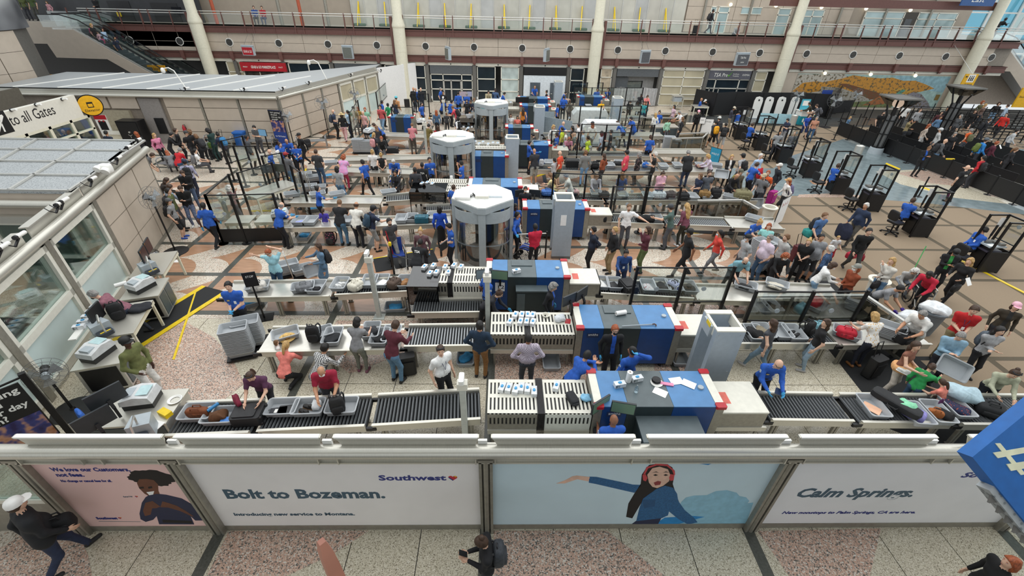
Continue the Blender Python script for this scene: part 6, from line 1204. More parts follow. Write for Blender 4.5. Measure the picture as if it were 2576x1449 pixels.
PEOPLE="""-7.09 9.68 0 1.83 cl 185 285bb6 15161c s s k a tsa,gl,tuck,yaw=10 moustached officer in royal blue shirt and blue gloves by the tray stack
-10.18 9.66 0 1.8 t2 110 8a5a66 2c3444 s s g a mask=1b1b1d,slim grey haired man in mauve tee bending over the left wall desk
-8.21 7.48 0 1.8 pk 262 6b7042 e4e2dc l c k d cap=161616,glasses man in olive bomber jacket and black cap by the yellow edged mat
-5.21 6.88 0 1.66 tb 185 5a3450 2a2a30 s p n a fem,shades woman in plum tee with sunglasses on her head at the front belt
-5.57 8.41 0 0.95 kd 300 @fe8e4e0/c7504a 5a7fa8 l o l a - toddler in red dotted top beside the crouching woman
-5.27 7.83 0 1.66 cr 355 f0887c 1a1a1c l p y a fem woman in coral hoodie crouching below the steel tray table
-4.45 7.7 0 1.78 cr 330 @pe8e8e6/26262a 5c6068 l s k b - man in black and white checked shirt crouching by the tray table
-3.79 6.94 0 1.78 tb 195 9a1c38 3a3a40 s f g b mask=f0f0ee,w=1.12 balding man in crimson polo and white mask leaning over a black backpack
-3.55 8.33 0 1.62 tb 352 8b8c8e 77796f s o k a fem,slim,shoe=7a4a5a woman in grey tee and grey leggings facing the bins
-2.6 7.99 0 1.8 tb 335 5a2430 5b7f9c l s n a - man in maroon sweater and blue jeans bending over the bins
-1.33 7.28 0 1.8 st 222 f2f2f0 17171a s s n a tuck,lan,shades,yaw=-30 pilot in white shirt with black shoulder bars by the front belt
-0.52 8.15 0 1.77 hp 350 1f3348 8a6238 l s k b - man in navy sweater and brown trousers with hands on hips
0.61 7.7 0 1.78 hp 2 @pcfc6d0/9a8a9c 3b3e46 l c k c tuck man in lavender checked shirt seen from behind at the slotted hood
2.66 8.07 0 1.76 st 182 17181b 141417 l s r a open=285bb6,gl,mask=1a1a1a,glasses redhead officer in black jacket and black mask before the second machine
1.64 7.14 0 1.78 ln 300 285bb6 15161c l c k b tsa,glasses,yaw=20 officer leaning his arms on the nearest X-ray machine
2.91 7.31 0 1.75 up 20 285bb6 15161c l c k c tsa,gl,yaw=30 officer scratching his back with a blue gloved hand
2.17 5.55 0.18 1.78 si 5 285bb6 15161c s b k c tsa bald officer seated right behind the front partition
1.34 10.03 0 1.66 st 245 1b1c20 15161c l y g a open=285bb6,gl,fem,hp=20 woman officer with grey curls in black jacket at the screens
-0.39 9.97 0 1.68 t2 250 26262b 141417 l u n a open=285bb6,gl,fem,glasses woman officer in black vest bending toward boxes of gloves
-0.42 10.37 0 1.75 st 300 285bb6 15161c s y g c tsa grey haired officer in blue seen from behind at the number 12 screens
6.66 8.37 0 1.68 wk 30 45474c 6d8596 n l n a fem,slim,shoe=b0aca8 woman in charcoal tank top and jeans past the large detector
8 8.46 0 1.66 st 62 1c1c1e 8fa6b8 s l n a fem,slim,shoe=a8a6a4,yaw=25 woman in black tee and ripped pale jeans beside the second belt
9.5 8.59 0 1.68 tb 5 @fefece6/d9a43c 1e2230 s o y a fem,slim,shoe=8a5a30 woman in white blouse with yellow flowers packing a red tote
10.84 8.85 0 1.8 tb 112 dedcd6 bdb7a8 s s g b w=1.1 grey haired man in white short sleeved shirt opening a black case
6.03 7.19 0 1.8 tb 172 285bb6 15161c l b g a tsa,gl,glasses bald officer in blue holding a tablet over the front belt
9.62 7.67 0 1.64 ho 205 8a5a48 c9c0b6 n l n a fem,yaw=-20 girl in brown tank top with orange shirt at her waist holding sneakers
9.68 7.16 0 1.4 rr 300 2f9d55 33506e l s n a hp=10 child in green hoodie hidden behind the tilted bin
9.92 6.75 0 1.25 tb 20 ef8e7c 2c2c34 s p n a fem girl in coral tee reaching onto the front belt
10.92 8 0 1.75 ph 150 8fb2c8 26262c l s g a - grey haired man in denim shirt behind the tilted bin
12 8.89 0 1.84 cl 150 c02024 8a7d5c s s n a lan,hp=15 man in red polo and khaki trousers wearing a lanyard
13.54 9.23 0 1.66 st 145 3a3226 2a2a30 l o n a cap=eeb6c6,fem,open=2a2a2a woman in pink cap and leopard jacket at the right edge
12.16 8.24 0 1.64 fl 165 a5a6a8 1d1d20 l l k a fem,yaw=15,bp=55606a black haired woman in grey sweater hugging a plush toy
11.27 7.01 0 1.66 tb 155 b3b59c 22242c l u n a fem,shades woman in sage sweater packing a black backpack on the front belt
11.08 10.51 0 1.74 t2 200 8c8d90 17171a s c k b mask=17171a,gl=4a2f9a,lan,tuck cleaner in grey polo and purple gloves by the white bags
9.81 11.44 0 1.64 tb 250 ecebe8 7f9db8 l o n a fem,mask=f2f2f0,slim woman in white top and white mask bending at the steel table
10.53 11.09 0 1.68 cl 95 8c4326 2a2024 l o r a cap=8a8a82,mask=f2f2f0,fem person in grey cap and rust vest with striped backpack
11.87 11.48 0 1.7 mo 110 d8d4ca 5d7fa0 l l y a fem,slim,bag=1d1c1e blonde woman in cream sweater with hand at her mouth
13.38 12.29 0 1.58 sb 160 b0b0ae 8c94a0 l y w a fem,glasses white haired woman in grey cardigan seated in a wheelchair
12.98 11.09 0 1.74 t2 115 c01f3a 17171a l c k d - wheelchair pusher in red jacket bending at the right
14.51 12.24 0 1.66 ph 150 1c1c1f 1a1a1d l l k b fem,cap=151515,open=3c9b4c woman in black jacket and black cap over a green top
14.35 11.52 0 1.7 wc 110 1a1a1c 18181b l l y a fem,slim,bag=151516 blonde woman in black walking with a sheet of paper
11.62 14.61 0 1.78 wk 195 4d6f9e 2a2c34 s s l a bp=2a2a2e man in blue tee and dark jeans with a pack on his back
13.8 15.48 0 1.8 wk 110 26344e 55524c l s w b w=1.15 white haired man in navy bomber jacket carrying a garment bag
12.41 13.38 0 1.78 wk 165 161617 3b3c3a l s k a bag=8f2230 young man in black leather jacket carrying a red duffel
12.15 14.15 0 1.08 kd 175 d4d4d4 b22a34 s s y a - small boy in white tee and red shorts in the queue
10.46 12.84 0 1.8 st 165 8f9194 2a2a2c s c k b w=1.25,sh big man in grey tee and black shorts in the queue
10.06 12.77 0 1.66 cl 140 161617 1a1a1c s u y a fem,w=1.12 blonde woman with hair up in a black tee in the queue
10.3 12.06 0 1.78 hp 40 @p26344e/3c5a80 1c1c1f l s w a - white haired man in navy plaid shirt with his back turned
8.89 12.11 0 1.64 tb 165 1a1a1c 1d1d20 l y r b fem,mask=f0f0ee auburn haired woman in black with white mask at the steel table
9.3 12.81 0 1.78 st 95 b3b2ae 26262a s s l a beard bearded man in grey tee beside the red suitcase
8.7 12.73 0 1.8 pk 105 dcc9d8 44607e s s g a w=1.28,tuck,glasses stout man in lilac polo and jeans beside the bin stacks
9.12 14.53 0 1.66 tb 200 285bb6 15161c s u y a fem,tsa,gl blonde woman officer with hair up leaning over bin stacks
8.07 12.87 0 1.72 st 95 a9abac 55565c s s g a cap=17171a,mask=e9eef2 elderly man in grey shirt and black flat cap beside the bin stacks
7.49 12 0 1.76 t2 175 7faebb 26262b s f g a mask=17171a,w=1.15 balding man in teal polo and black mask bending at the table
9.36 14 0 1.6 st 150 9fe0da 33343a s l r a fem woman in aqua top behind the blonde officer
16.73 16.77 0.16 1.75 si 300 285bb6 15161c s s n a tsa officer seated on the stool at the second nearest podium
17.22 14.12 0.12 1.75 sl 85 285bb6 15161c l s k b tsa,beard,yaw=-60 bearded officer lounging on the stool at the nearest podium
16.38 21.11 0.16 1.72 si 290 285bb6 15161c s s n a tsa officer seated on the stool at the fourth nearest podium
21.82 20.1 0 1.8 ea 8 1a1b1e 15161c s b g a txt,bc=285bb6 bald officer in black vest talking on a phone by the barriers
22.9 23.71 0 1.7 ph 172 18191c 141417 l u l b open=285bb6,fem woman officer in black jacket looking at her phone by the barriers
12.47 18.41 0 1.66 wk 80 e9e6e2 1c1c1e l x r a fem,sh,cap=c79a62,bp=6a6486,shoe=e8e8e8 woman with long auburn hair in tan cap and white top
11.43 18.62 0 1.78 wk 125 77777a 26262a s s l a cap=b8a88a,beard,sh,bp=2a2a2e bearded man in tan cap and grey tee beside the pink suitcase
11.85 19.13 0 1.76 st 140 e0602c 333c4c s s r a bp=1f1f22,beard ginger man in orange tee in the crowd before the podiums
12.93 20.15 0 1.74 st 85 20242c 3c3c3c l s g a cap=dcd8d2 man in navy jacket and white cap near the podiums
11.77 20.25 0 1.76 rr 280 285bb6 15161c s s n a tsa officer handing over a red jacket in the crowd
12.61 21.46 0 1.8 st 200 a9c4e2 55565c l s w a w=1.1 white haired man in light blue shirt in the crowd
10.29 19.06 0 1.76 tb 185 17171a 1d1d20 l b k b - shaved head man in black hoodie packing a khaki backpack
10.63 19.19 0 1.76 st 190 5a5240 2a2a2c l s n a cap=5a5a4a,bp=8a8030 man in camouflage cap behind the shaved head man
8.7 18.82 0 1.68 cl 105 232c44 55524e s o l a fem,glasses woman in navy tee behind the tan duffel bag
9.05 18.8 0 1.82 st 182 5b6068 33343a s s n a beard bearded man in slate tee next to the woman in navy
7.13 19.22 0 1.66 ph 190 d4a3b2 4a6584 l u n a fem,w=1.3 woman in pink sweater with a red headband holding a bottle
4.64 15.09 0 1.8 pt 175 f4f4f4 4a4b50 s s l a beard man in white tee pointing at the belt with outstretched arm
6.29 15.05 0 1.8 rl 60 4f6660 505258 s s n a cap=3c3f44 man in green shirt and grey cap reaching for a bin
6.94 15.26 0 1.74 rr 20 7a4656 33342a l x y a fem,slim,shoe=f0f0f0 woman with very long blonde hair and olive leggings
3.06 13.34 0 1.72 bk 92 1c2436 17171a l s k b mask=f2f2f2,tuck,slim man in navy shirt and white mask waiting beyond the detector
3.76 13.27 0 1.76 pk 100 1b1b1d 9a8460 l s y a - fair haired man in black sweater and khaki trousers
4.88 13.32 0 1.76 mo 88 5c2a36 5d6c42 l o n a beard man in maroon sweater and green trousers covering his mouth
6.2 12.99 0 1.84 wk 85 17181b 17171a s c k c cap=161616,w=1.1 tall man in black polo and black cap striding
7.33 13.24 0 1.7 wk 85 d8483c 7d7f84 l p k b fem,mask=dfeaf2,slim woman in red jacket and pale mask walking in line
3.83 12.02 0 1.66 rr 178 24447a 22304e l u k b fem,lan woman in blue blazer and lanyard holding a black suitcase
2.27 18.74 0 1.66 tb 60 @fe9d9a0/d98a3a 4a5a70 s x l a fem woman in yellow floral blouse beside the blue bag
2.95 18.47 0 1.78 tb 80 dddad2 8a8a86 s s g a - man in cream short sleeved shirt behind the clear screen
4.12 18.98 0 1.66 tb 180 @s8a8690/b9b4ba 2a2a30 l l l a fem woman in grey striped sweater behind the clear screen
5.26 18.87 0 1.66 st 5 @f3c4a74/5a6a92 33384a s l l a fem woman in navy patterned blouse with long light hair
1.57 21.66 0 1.8 rr 15 2a2b30 a2a49e s b g b sh,w=1.12,shoe=e4e4e4 bald man in black polo and grey shorts before the officer with the case
2.5 21.25 0 1.5 fl 50 b3b4b6 26262a l s k b - boy in grey hoodie standing by the belt
2.78 21.47 0 1.78 st 60 d2492c 5c5a40 s b g a mask=17171a,sh,bc=5c5a40 bald man in orange vest and olive sleeves
4.05 21.58 0 1.8 st 2 @p8c8c88/5a5c5c 6d9ac4 l s l a w=1.1 man in grey checked shirt and light blue jeans
4.95 21.53 0 1.66 hp 50 8a4528 2c2c30 l l n a fem,slim woman in rust sweater behind the black posts
6.1 21.69 0 1.78 hp 60 d6485a 1f1f22 s c k b cap=17171a,w=1.2 stout man in coral red tee and black cap
6.76 21.81 0 1.64 hp 50 @f1c1c1f/c9a0a0 3c3c40 l y g a fem,w=1.1 grey haired woman in black floral blouse
7.46 21.51 0 1.78 mo 75 1b1b1d 17171a s s w a bc=c9b88a white haired man in black shirt with tan panel
9.2 21.62 0 1.86 tb 2 1c1d20 26344e s s g a w=1.25 heavy man in black polo and dark jeans from behind
10.49 21.94 0 1.62 tb 85 d9cbdc 4a4a50 l y y a fem blonde curly woman in lilac blouse at the table end
11.29 21.6 0 1.68 cl 170 1c1c1f 1a1a1d l l y a fem,open=eceae6,slim blonde woman in black cardigan carrying an empty bin
11.75 21.35 0 1.8 wk 30 a7a8aa 55565c s s k a cap=17171a,bp=1c1c1f man in grey tee and black cap with a backpack in line
1.11 13.47 0 1.74 cl 20 c4203c 17171a l c k d - wheelchair attendant in red jacket by the tall detector
0.51 14.4 0 1.74 pr 250 285bb6 15161c l s k b tsa,gl officer stretching out a gloved arm beside the body scanner
0.46 15.09 0 1.76 st 200 285bb6 15161c s s k d tsa officer standing behind the arm stretching officer
0.91 16.95 0 1.7 st 180 22242a 15161c s s k b mask=e8e8e6 masked officer hidden behind twin black monitors
-10.63 14.8 0 1.76 wk 2 285bb6 15161c s c k d tsa,gl,w=1.12 officer with braided hair walking away at the left
-8.1 14.82 0 1.8 tb 325 285bb6 15161c s f g a tsa,gl,w=1.1 balding officer checking a bin beside the black framed screen
-6.81 15.67 0 1.22 st 0 4c3fa8 e2b8c0 s p n a fem,sk=1,shoe=c05a8a girl in purple top and pink skirt
-6 15.08 0 1.8 tb 355 1f2023 4d7390 s c l a w=1.08 man in black tee and jeans at the tray table
-5.37 14.93 0 1.78 tb 350 ebe8de 1d2028 l f n b - man in cream jacket and dark trousers at the tray table
-4.71 14.67 0 1.78 rr 300 222c44 8f8f8d s s k a cap=17171a,sh,bp=2f4a5e man in black cap and grey shorts wearing a yellow strapped backpack
-3.84 13.73 0 1.78 wk 215 454547 8e8e8c s s k a beard bearded man in charcoal tee striding past the red belt barrier
-7.33 16.71 0 1.7 rr 300 285bb6 15161c s u k a fem,tsa,gl,hp=-20 woman officer with hair bun and gloves looking up
-7.21 18.95 0 1.72 st 350 a3a4a4 5d86a8 s o k a mask=f0f0ee,slim person with dark bob in grey tee wearing a cross-body bag
-7.57 20.74 0 1.66 tb 352 @fe39ac8/8cc4e6 a02a4c s y r a w=1.2,fem person in pink and blue tie-dye shirt with orange hair
-6.3 19.84 0 1.74 wk 55 285bb6 15161c s s k b tsa officer striding past the tray tables
-6.33 21.54 0 1.68 st 355 eae8e4 1f1f23 s u y a fem,slim,bag=1d2440 blonde woman in white top carrying a big navy bag
-5.83 21.19 0 1.66 bk 10 1a1a1c d3ccbc n u y a fem blonde woman in black sleeveless top and cream trousers
-5.13 20.83 0 1.76 t2 185 285bb6 15161c s s w a tsa,gl,mask=a8c8e2 white haired officer bending behind a blue wheelchair
-4.93 19.93 0 1.64 si 170 2a2a2e 26262a l u k b fem,open=17171a woman in patterned cardigan seated in a wheelchair
-3.82 18.87 0 1.76 st 5 3c3c40 2a2a2e l c k d - man in charcoal sweater behind the thin camera post
-3.61 19.52 0 1.76 st 0 1b1c1f 15161c l c k c txt officer in black jacket with white back lettering by the second scanner
-3.4 20.36 0 1.74 st 200 285bb6 15161c s s k b tsa officer half hidden at the left side of the second scanner
-1.89 19.89 0 1.74 mo 75 285bb6 15161c s s k b tsa officer with hand at his chin right of the second scanner
-1.97 16.93 0 1.74 st 320 285bb6 15161c s c n a tsa brown haired officer behind the nearest scanner roof
-2.29 14.95 0 1.68 st 2 2050c0 141416 l o k d fem,sk=2 woman in bright blue sweater and long black skirt
-1.75 13.48 0 1.74 cl 110 285bb6 15161c s s k a tsa,hp=15 officer at the arm mounted screen of the nearest scanner
-2.7 13.22 0 1.66 st 178 6a4a50 26242a l u y a fem fair haired woman in plum cardigan being patted down
-2.72 12.29 0 1.74 t2 345 1b1c1f 15161c l c k d txt,gl officer in black jacket with white back lettering patting down a woman
-7 11.78 0 1.68 hd 175 a3d6e2 33506e s s r a fem,w=1.12,glasses woman in aqua tee pulling on a white jacket
-5.67 12.15 0 1.64 ho 125 5d7a94 5d7a94 l l n b fem,sk=1,bp=2b2b2e,shoe=eeeeee woman in denim dress carrying a tilted bin
-10.07 20.56 0 1.78 wk 345 6c6d70 5d7f9c l s k a cap=9c2226 man in grey jacket and red cap walking away
-8.84 21.07 0 1.8 pk 350 3a3b3d 3a526e s c n a w=1.1 man in charcoal checked shirt and jeans
-11.37 22.69 0 1.78 cl 280 285bb6 15161c s y k d tsa,w=1.15 officer with big curly hair in the left officer group
-11.11 23.29 0 1.78 tb 200 285bb6 15161c s b k b tsa,gl bald officer in the middle of the left officer group
-10.35 22.44 0 1.68 cl 190 285bb6 15161c s p k b fem,tsa,gl woman officer facing the viewer in the left officer group
-11.11 21.25 0 1.72 st 280 285bb6 15161c s b k a tsa,gl,mask=e8e8e6 bald masked officer at the left of the officer group
-11.18 22.59 0 1.66 st 250 285bb6 15161c s u n a fem,tsa woman officer hidden behind the curly haired officer
-10.65 23.9 0 1.78 wk 140 161617 17171a l b k b cap=151515 man in black hat and black clothes carrying a backpack
-13.77 25.59 0 1.76 ph 178 55575a 3c3c40 s s k a mask=f0f0ee man in grey tee and mask by the pavilion panels
-13.23 23.46 0 1.76 st 300 4c4e52 33343a l c k c - man in dark grey jacket behind the left clear screen
-10.68 29.37 0 1.78 cl 275 2c3a52 17171a s b k a mask=a8c8e2,bp=3a4250 bald man in navy vest and pale mask by the big fan
-9.96 28.69 0 1.72 wk 5 17171a d8a8ac l o n a fem,straw,slim woman in straw hat and pink trousers
-9.89 29.78 0 1.66 mo 95 a9c4de 1d2434 l p k b fem,slim,bag=26344e woman in light blue shirt next to the straw hat woman
-9.71 30.45 0 1.74 st 190 b8ae98 6a6a68 s s n a cap=2a2a2c,mask=f0f0ee masked man in tan shirt and dark cap by the windows
-9.6 30.85 0 1.66 st 185 @fb08a3c/5a3a20 3a3a3e l l r a fem,mask=f0f0ee auburn woman in brown floral blouse and mask
-8.92 30.28 0 1.74 st 185 8fc4a8 4a4a50 s s r a beard ginger bearded man behind the clear screen
-8.77 29.28 0 1.74 st 150 d8a8a4 55565c s b k a - bald man in pale pink shirt behind the clear screen
-8.04 30.81 0 1.8 wk 165 c85a5c 7f9fbc s s k a shoe=eeeeee man in coral tee and light jeans walking toward the viewer
-7.84 31.96 0 1.68 st 320 23915c 6a4632 l c k d fem,sh woman in green top near the white partition
-7.6 33.01 0 1.68 st 330 2a2a2e 3c4450 l l l a fem woman in black top beside the white partition
-7.64 33.82 0 1.76 st 340 c08a5a d8d4d0 l s n a cap=5ac0d0 man in aqua cap and tan shirt at the white partition
-8.36 32.51 0 1.74 st 300 285bb6 15161c s c k c tsa officer at the tall black frames by the windows
-7.25 27.14 0 1.74 t2 100 285bb6 15161c s s n a tsa,gl officer bending over the far left inspection desk
-7.17 26.06 0 1.68 tb 20 26262a 2a2a2e l l l a fem woman with brown waves in black sweater at the far desk
-7.03 24.74 0 1.64 st 330 3c3c42 2a3a4e s p y a fem,bp=d89a9c blonde woman in dark tee wearing a pink backpack
-6.52 24.19 0 1.72 tb 200 1a1a1c 8a8c90 l s r a fem person in black shirt bending over the steel tray
-5.27 26.38 0 1.78 tb 2 c47a80 4a4642 l c l a - man in rose shirt seen from behind at the far tray table
-4.39 26.36 0 1.76 tb 340 6a5c2c 8a7a5a l s k a sh person in olive hoodie at the far tray table
-3.78 26.46 0 1.62 st 0 a8202c 2a2a2e l l n a fem woman in red top with dark straight hair
-4.33 30.17 0 1.66 st 5 4a6684 17171a l l r a fem,sk=2 woman in denim jacket and black skirt
-4.98 31.24 0 1 st 340 e6e2de e6e2de s o y a - blond toddler in white held near the denim jacket woman
-3.81 31.21 0 1.3 st 0 3a3c40 26262a l s l a - small boy in dark jacket behind the pale post
-3.15 31.25 0 1.78 tb 70 d64a5a 26304a s c l a sh,bp=1c1c1f man in red tee and navy shorts
-3.7 32.77 0 1.8 rr 300 285bb6 15161c l s k b tsa,gl officer raising gloved hands behind the red tee man
-4.38 33.55 0 1.76 tb 250 285bb6 15161c s c k d tsa officer at the far inspection desk left of the gloved officer
-2.79 28.47 0 1.68 st 60 e9e9ea 33343a l o k a bp=26262a person in white hoodie wearing a black backpack
-2.23 30.19 0 1.76 tb 350 a9aaab a08468 l s k b - man in grey sweater and tan trousers left of the third scanner
-1.45 33.7 0 1.68 st 180 1f9c9c 44464c l o r a fem,w=1.1 woman in teal blouse at the far counter
-2.36 34 0 1.68 tb 185 2a3246 a9bccc l o n a fem woman in navy jacket and pale jeans at the far counter
-2.19 34.31 0 1.76 tb 200 a3a99c 55565c s s l a bp=3a3c40 man in grey green tee at the far counter
-2.61 33.71 0 1.66 st 180 1d1d20 1a1a1d s o k a fem,mask=17171a dark haired woman in black mask at the far counter
-3.4 35.75 0 1.8 st 5 285bb6 15161c l c k a tsa officer with his back turned before the far glass doors
-2.75 35.69 0 1.74 st 350 285bb6 15161c s s g a tsa grey haired officer watching two far screens
-5.57 32.01 0 1.76 st 250 285bb6 15161c s s k a tsa,beard bearded officer behind the far left glass screen
-4.95 37.6 0 1.74 st 260 285bb6 15161c s s g a tsa grey haired officer by the far glass doors
-4.61 36.63 0 1.66 st 180 1d1d20 1a1a1d l u k b fem woman officer in black at the far glass doors
-6.98 37.07 0 1.82 st 330 1b1b1d 2c3444 l b k b w=1.2 large man in black jacket by the far partition
-6.81 37.14 0 1.76 st 200 285bb6 15161c s b k b tsa bald officer facing the large man in black
-6.41 37.19 0 1.78 st 10 1d1d20 2a2a2e l b g a - bald man in black jacket by the far glass
-1.18 37.27 0 1.76 tb 185 b8ac8c 55565c l s k a - man in tan jacket at the far blue machines
-0.63 37.34 0 1.8 st 160 4a6288 26304a l c k d bp=26262a man in blue blazer wearing a backpack by the far pillar
-0.15 36.51 0 1.74 tb 280 285bb6 15161c s s k a tsa,gl officer working at the far counter left of the booth
-0.74 33.11 0 1.7 st 200 22242c 15161c l c k d fem officer in dark jacket at the far glove table
-1.07 30.61 0 1.74 st 0 e0a030 55565c s c k b - person in orange shirt behind the third scanner roof
-1.96 25.34 0 1.76 st 200 285bb6 15161c s s k b beard bearded officer between the second and third scanners
-23.65 22.86 0 1.72 st 20 4a6a9a 2a2a2e l c k b - person in blue behind the glazed screen, leftmost head
-23.03 23.07 0 1.68 st 90 8a5a4a 2a2a2e l s n a - brown haired person behind the glazed screen
-22.7 23.15 0 1.7 st 60 1d1d20 26262a l l k b open=c8d83a person in black hood with yellow vest behind the glazed screen
-22.78 23.92 0 1.78 mo 200 17171a 26262a l b k a - bald man in black behind the glazed screen
-21.71 23.72 0 1.76 st 340 22304e 26262a l s k a bp=a81f2c man in navy jacket wearing a red backpack near the flag
-20.6 23.86 0 1.76 st 350 232c40 26262a l c k b - man in navy hoodie beside the blue flag
-19.25 24.11 0 1.66 st 80 1d1d20 2a2a2e l l r a fem woman with copper curls by the black safe
-18.24 23.95 0 1.64 st 250 e089a8 26262a l l y a fem,bp=b0476e blonde woman in pink hoodie near the bins
-17.42 24.46 0 1.78 st 300 17171a 2a2a2e l s n a - tall man in black jacket near the blue bin
-17.6 23.92 0 1.74 tb 300 1c1c1f 2a2a2e l c k a - man in black bending beside the tall man in black jacket
-16.62 24.05 0 1.76 st 250 1b1b1d 3c3c40 s c k a cap=3c3c3c man in black tee and dark cap in the left crowd
-16.81 24.64 0 1.66 st 0 26262a 2a2a2e l y l a fem curly haired woman behind the dark cap man
-16 23.98 0 1.66 tb 60 1d1d20 1d1d20 l o l a fem,bp=2a2a2e woman in black bending in the left crowd
-15.77 24.7 0 1.74 ph 80 1f3c3a 1f3c3a l y k d fem,slim woman in dark green track suit checking her phone
-16.24 24.9 0 1.15 st 80 9aa29a 2a2a2e l c k d bp=6a8a3a child wearing a green backpack beside the green track suit woman
-14.97 24.2 0 1.7 tb 60 26304a 26262a l u k c bp=2f7ab0 person in navy hoodie with blue backpack by the bench
-16.64 22.61 0 1.76 sb 350 c8242e 33506e s s g a - man in red shirt bent over on the mesh bench
-16.92 22.62 0 1.6 sb 40 7a7b7e 55565c l l r a fem copper haired girl in grey seated on the mesh bench
-15.61 22.67 0 1.64 si 300 ebebea 4a4a4e s p k a fem,bp=77777a woman in white tee wearing a grey backpack on the bench
-17.36 21.37 0 1.76 bd 300 55575a 5c5a48 s s n a - man in grey tee bending down beside the wall corner
-13.97 19.41 0 1.78 wk 20 a9a8c0 20263a l s k b cap=26304a,bp=1d1d20 man in lavender shirt and navy cap striding away
-13.33 18.21 0 1.78 ph 200 17171a 4a5a74 l s n a - young man in black hoodie looking down near the wall
-12.43 16.56 0 1.76 ph 200 161617 @p2a3a5e/8a98b4 l s n a shoe=eeeeee person in black hoodie and plaid pyjama trousers
-12.7 16.18 0 1.74 st 290 5a6238 4a4a4e s s k a bp=26262a person in olive tee behind the boy in cap
-12.34 15.54 0 1.6 st 285 8e8f90 17171a s s n a cap=55575a,sh,bp=1d1d20,shoe=2a56b8 boy in grey cap and black shorts with blue shoes
-14.15 17.67 0 1.66 t2 320 3c3430 2a2a2e l l n a fem woman with long brown hair bending by the wall
-13.15 16.6 0 1.72 tb 330 @p6a86a8/c4ccd4 3a4a5e l s n a - man in blue plaid shirt bending by the wall
-10.81 16.86 0 1.6 mo 320 @f8a6a6a/4a3a3e 55565c l y w a fem white haired woman in patterned blouse behind the black frame
-31.31 39.5 3.8 1.66 st 270 17171a 1d1d20 s l y a fem,bp=c04a7a blonde woman in black riding down the escalator
-31 39.4 3.78 1.2 st 270 e2b4bc 6a8ab8 l o l a fem child in pink hood riding the escalator
-30.88 39.8 3.54 1.62 st 260 a9c4de 4a4a50 l o k b fem dark haired woman in pale blue riding the escalator
-30.91 39.5 3.54 1.1 st 270 c0507c 7a7c7a s o k c - small girl in pink on the escalator
-29.99 39.5 2.88 1.76 st 265 27304c 1d2430 s c k b beard bearded man in navy tee lowest on the escalator
-37.84 42.02 5.42 1.7 st 200 5a6238 33343a l l y a fem,mask=55606a blonde masked woman in olive on the left balcony
-37.17 42.02 5.42 1.8 st 190 4a5a34 4a4a44 s s g a mask=26262a masked man in green tee on the left balcony
-32.21 42.02 5.42 1.76 cl 180 1b1b1d 26262a l c k a cap=17171a man in black puffer jacket at the balcony rail
-36.83 43.01 5.42 1.3 st 180 d8a0a8 4a4a50 l o l a - child at the balcony cafe counter
-20.42 43.05 5.42 1.7 si 200 2c4a8a 2a2a2e l s n a - person in blue seated at the upstairs tables, left
-19.76 43.06 5.42 1.7 si 190 a8242e 3a4a6a l s n a - person in red seated at the upstairs tables, right
16.97 42.3 5.42 1.78 wk 270 26262a 33343a l c k c mask=17171a,bp=2a2a2e man in black pulling a suitcase along the upper balcony
19.31 42.5 5.02 1.7 sb 180 a9aaac 55565c l b g a - grey hooded person sitting on the upper balcony floor
40.76 41.83 5.42 1.78 ln 265 1d1d20 33384a l c k d open=a8202c man in dark jacket leaning on the railing at the upper right
2.56 39.67 0 1.76 tb 185 285bb6 15161c s b k b tsa bald officer standing before the left grey booth door
3.58 39.12 0.15 1.66 si 90 1b1b1d 15161c l u k b - officer in black seated by far monitors
7.65 38.96 0 1.66 st 185 285bb6 44464c s c k b tsa slim officer left of a pair by the third column
8.5 38.81 0 1.7 mo 170 285bb6 15161c s u n a fem,tsa officer touching her face, right of a pair by the third column
4.68 37.55 0 1.7 tb 270 285bb6 15161c s s k a tsa officer bending at the farthest blue machine
4.5 35.17 0 1.76 st 5 285bb6 15161c l c k a tsa officer with his back turned beside the far detector
10.67 37.06 0 1.76 tb 200 26262a 26262a l c k d - man in black jacket leaning on the far counter
11.19 37.01 0 1.66 tb 190 f0908c 33343a l p n a fem woman in salmon top at the far counter
7.08 33.96 0 1.74 st 190 eeb81c 33343a l c g b w=1.15 person in bright yellow jacket by the far detector
6.83 31.88 0 1.76 st 180 17171a 17171a l b k a open=285bb6,beard bald bearded officer in black jacket by the white scanner
4.81 34.16 0 1.66 st 320 5c564c 33343a l p n a fem brown haired woman in grey jacket by the far machine
3.78 32.44 0 1.72 st 280 285bb6 15161c s s k b tsa officer behind the grey privacy panels
2.26 34.95 0.2 1.7 si 300 22242c 15161c l s k a - officer in dark jacket seated at the far blue machine
1.33 31.41 0 1.66 st 2 d08030 2a2a34 n x n a fem woman in orange tank top with hair down her back
0.48 30.02 0 1.56 st 180 ecebea 8a8f98 s l n a fem girl in white printed tee beside the third scanner
0.92 29.95 0 1.46 st 180 ee7c6c 55565c s o k b fem girl in coral tee beside the third scanner
9.39 34.79 0 1.66 tb 170 1d1d20 26262a l p k b fem,mask=e8e8e6 masked woman in black jacket behind the far screens
10.25 33.98 0 1.68 st 140 3a9a9c 26304a l o r a fem,bag=2a2a2e woman in teal sweater carrying a dark bag
15.78 37.62 0 1.74 si 250 285bb6 15161c s b k b tsa,gl officer seated at a small desk before the black partition
16.75 37.97 0 1.7 sb 100 17171a 1d1d20 l c k b cap=e9e9e7 person in black jacket and white cap seated at the small desk
13.33 31.65 0 1.64 wk 170 141415 141415 l o k b fem,cap=eeb0be,mask=e9e9e7 masked woman in pink cap and black clothes
10.06 30.52 0 1.64 st 20 @fe2e0dc/8a8a8a 1d1d20 l l y a fem blonde woman in white patterned blouse from behind
10.47 31.09 0 1.68 st 150 285bb6 15161c s u k b fem,tsa,gl woman officer behind the steel enclosure with yellow straps
